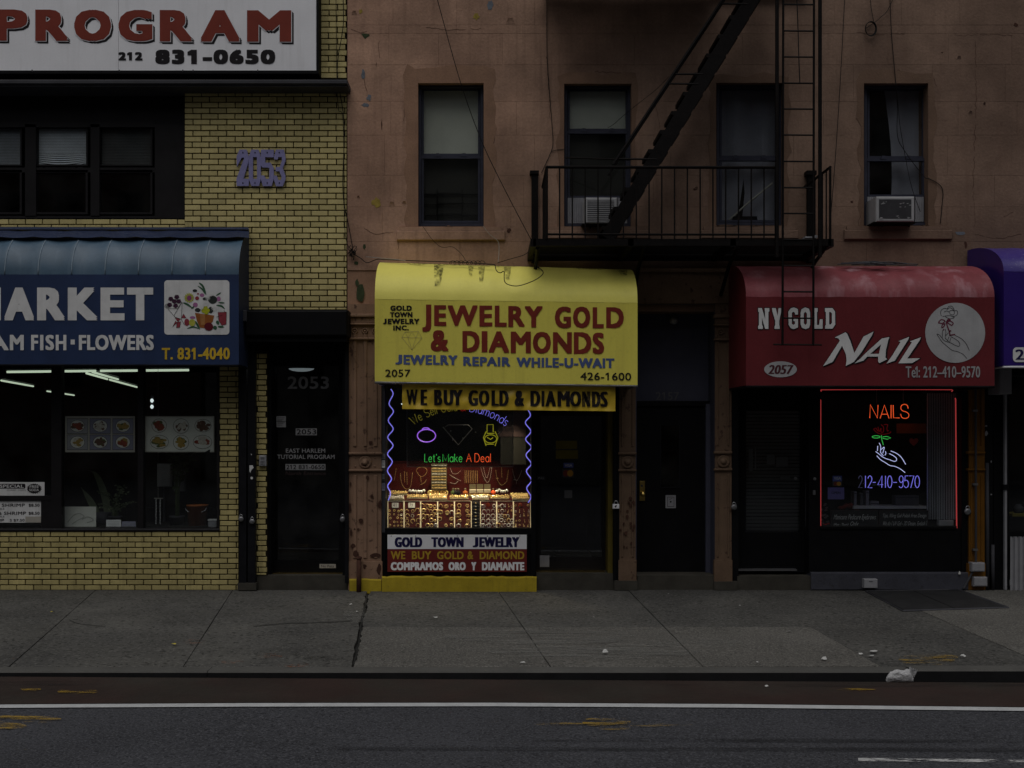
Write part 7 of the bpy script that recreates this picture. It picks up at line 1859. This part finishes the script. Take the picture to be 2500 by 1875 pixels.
# white bag at the kerb
zb_ = zm(2140, 1600, 13.825)
bagc = RD(2195, 1667); t = thing('plastic_bag', 'crumpled white plastic bag lying against the kerb', 'bag', at=bagc)
kk = (bagc.y + D) / F; mb = MB(); rb = random.Random(3); n_, m_ = 28, 16; ring_ = []
for i in range(m_ + 1):
    f = i / m_; xl = -32 + 68 * f
    hh = 15 * math.sin(math.pi * min(1, .08 + f * .92)) ** .55 + (7 * math.exp(-((f - .86) / .13) ** 2)); 
    if i == 0: hh = 1
    if i == m_: hh = 6
    row = []
    for j in range(n_):
        a = 2 * math.pi * j / n_; wob = 1 + .06 * math.sin(a * 5 + f * 9) + .05 * math.sin(a * 11 - f * 14) + rb.uniform(-.06, .06)
        row.append(bagc + Vector((xl * kk + .004 * rb.uniform(-1, 1), .02 - math.cos(a) * hh * kk * .62 * wob, max(.003, hh * kk * (.98 + math.sin(a) * wob)))))
    ring_.append(row)
for row in ring_: mb.v += row
for i in range(m_):
    for j in range(n_): mb.f.append((i * n_ + j, i * n_ + (j + 1) % n_, (i + 1) * n_ + (j + 1) % n_, (i + 1) * n_ + j))
mb.f.append(tuple(range(n_))); mb.f.append(tuple(m_ * n_ + j for j in range(n_))[::-1])
obj('body', mb, X['bag'], t, smooth=True)
mb = MB(); c = ring_[-3][8]
for k in range(5): mb.add([c + Vector((-.02, 0, -.02)), c + Vector((.01 + .012 * k, -.01 * k, .03 - .004 * k)), c + Vector((.035, -.01, -.03 - .01 * k))], [(0, 1, 2)])
obj('knot', mb, X['bag'], t)
# scraps
def scrap(px, py, s_, lab, mat='paper', fn=G, tall=.0):
    c = fn(px, py, .012); s_ *= .62; mb = MB(); k = 6; n = 7; P = []
    for i in range(n):
        a = 2 * math.pi * i / n; r = s_ * R.uniform(.6, 1.1); P.append(c + Vector((r * math.cos(a), r * .8 * math.sin(a), R.uniform(0, .012) + tall * (1 if i in (1, 2) else 0))))
    mb.add(P + [c + Vector((0, 0, .01 + tall * .4))], [(i, (i + 1) % n, n) for i in range(n)])
    return obj('paper_scrap' if mat == 'paper' else 'fallen_leaf', mb, X[mat], label=lab, cat='litter' if mat == 'paper' else 'leaf')
scrap(1063, 1508, .05, 'white paper scrap on the slab before the yellow plinth')
scrap(857, 1476, .03, 'white scrap just left of the pavement crack by the plinth')
scrap(872, 1494, .045, 'flat white scrap beside the wide pavement crack')
scrap(1476, 1594, .05, 'folded white paper standing up near the kerb in the middle', tall=.025)
scrap(1275, 1618, .04, 'white scrap on the kerb edge below the jewelry window')
scrap(2013, 1611, .045, 'white scrap at the kerb left of the plastic bag', tall=.015)
scrap(2132, 1591, .075, 'long white scrap on the right pavement, largest of its cluster')
scrap(2126, 1602, .045, 'white scrap just below the largest one on the right pavement')
scrap(2102, 1597, .035, 'small white scrap left of the largest one on the right pavement')
scrap(1926, 1542, .05, 'white scrap lying alone on the slab before the nail salon')
scrap(1294, 1498, .025, 'tiny white scrap on the slab before the jewelry shop door')
scrap(1806, 1479, .022, 'tiny white scrap before the nail salon doorstep')
scrap(1632, 1451, .022, 'tiny white scrap at the foot of the black door step')
scrap(2350, 1603, .05, 'pale scrap near the yellow paint on the right pavement', tall=.01)
scrap(1849, 1617, .022, 'tiny white scrap on the kerb left of the lone right scraps')
scrap(1450, 1486 + 22, .02, 'speck of white paper in the middle of the pavement')
scrap(576, 1650, .03, 'white crumpled bit in the gutter at left', fn=RD, tall=.02)
scrap(1871, 1676, .03, 'flat white bit on the red lane before the nail salon', fn=RD)
scrap(425, 1573, .045, 'yellow fallen leaf on the left pavement', 'leafy')
scrap(126, 1494, .03, 'small yellow leaf near the left joint of the pavement', 'leafy')
scrap(1449, 1655, .04, 'yellow leaf in the gutter below the middle of the kerb', 'leafy', RD)
mb = MB(); mb.tube([G(2290, 1439, .03), G(2312, 1432, .05)], .012, 5)
scrap(2343, 1402, .03, 'white crumpled scrap at the right end of the blue grey step', fn=lambda x, y, l: W(x, y, .08), tall=.03)
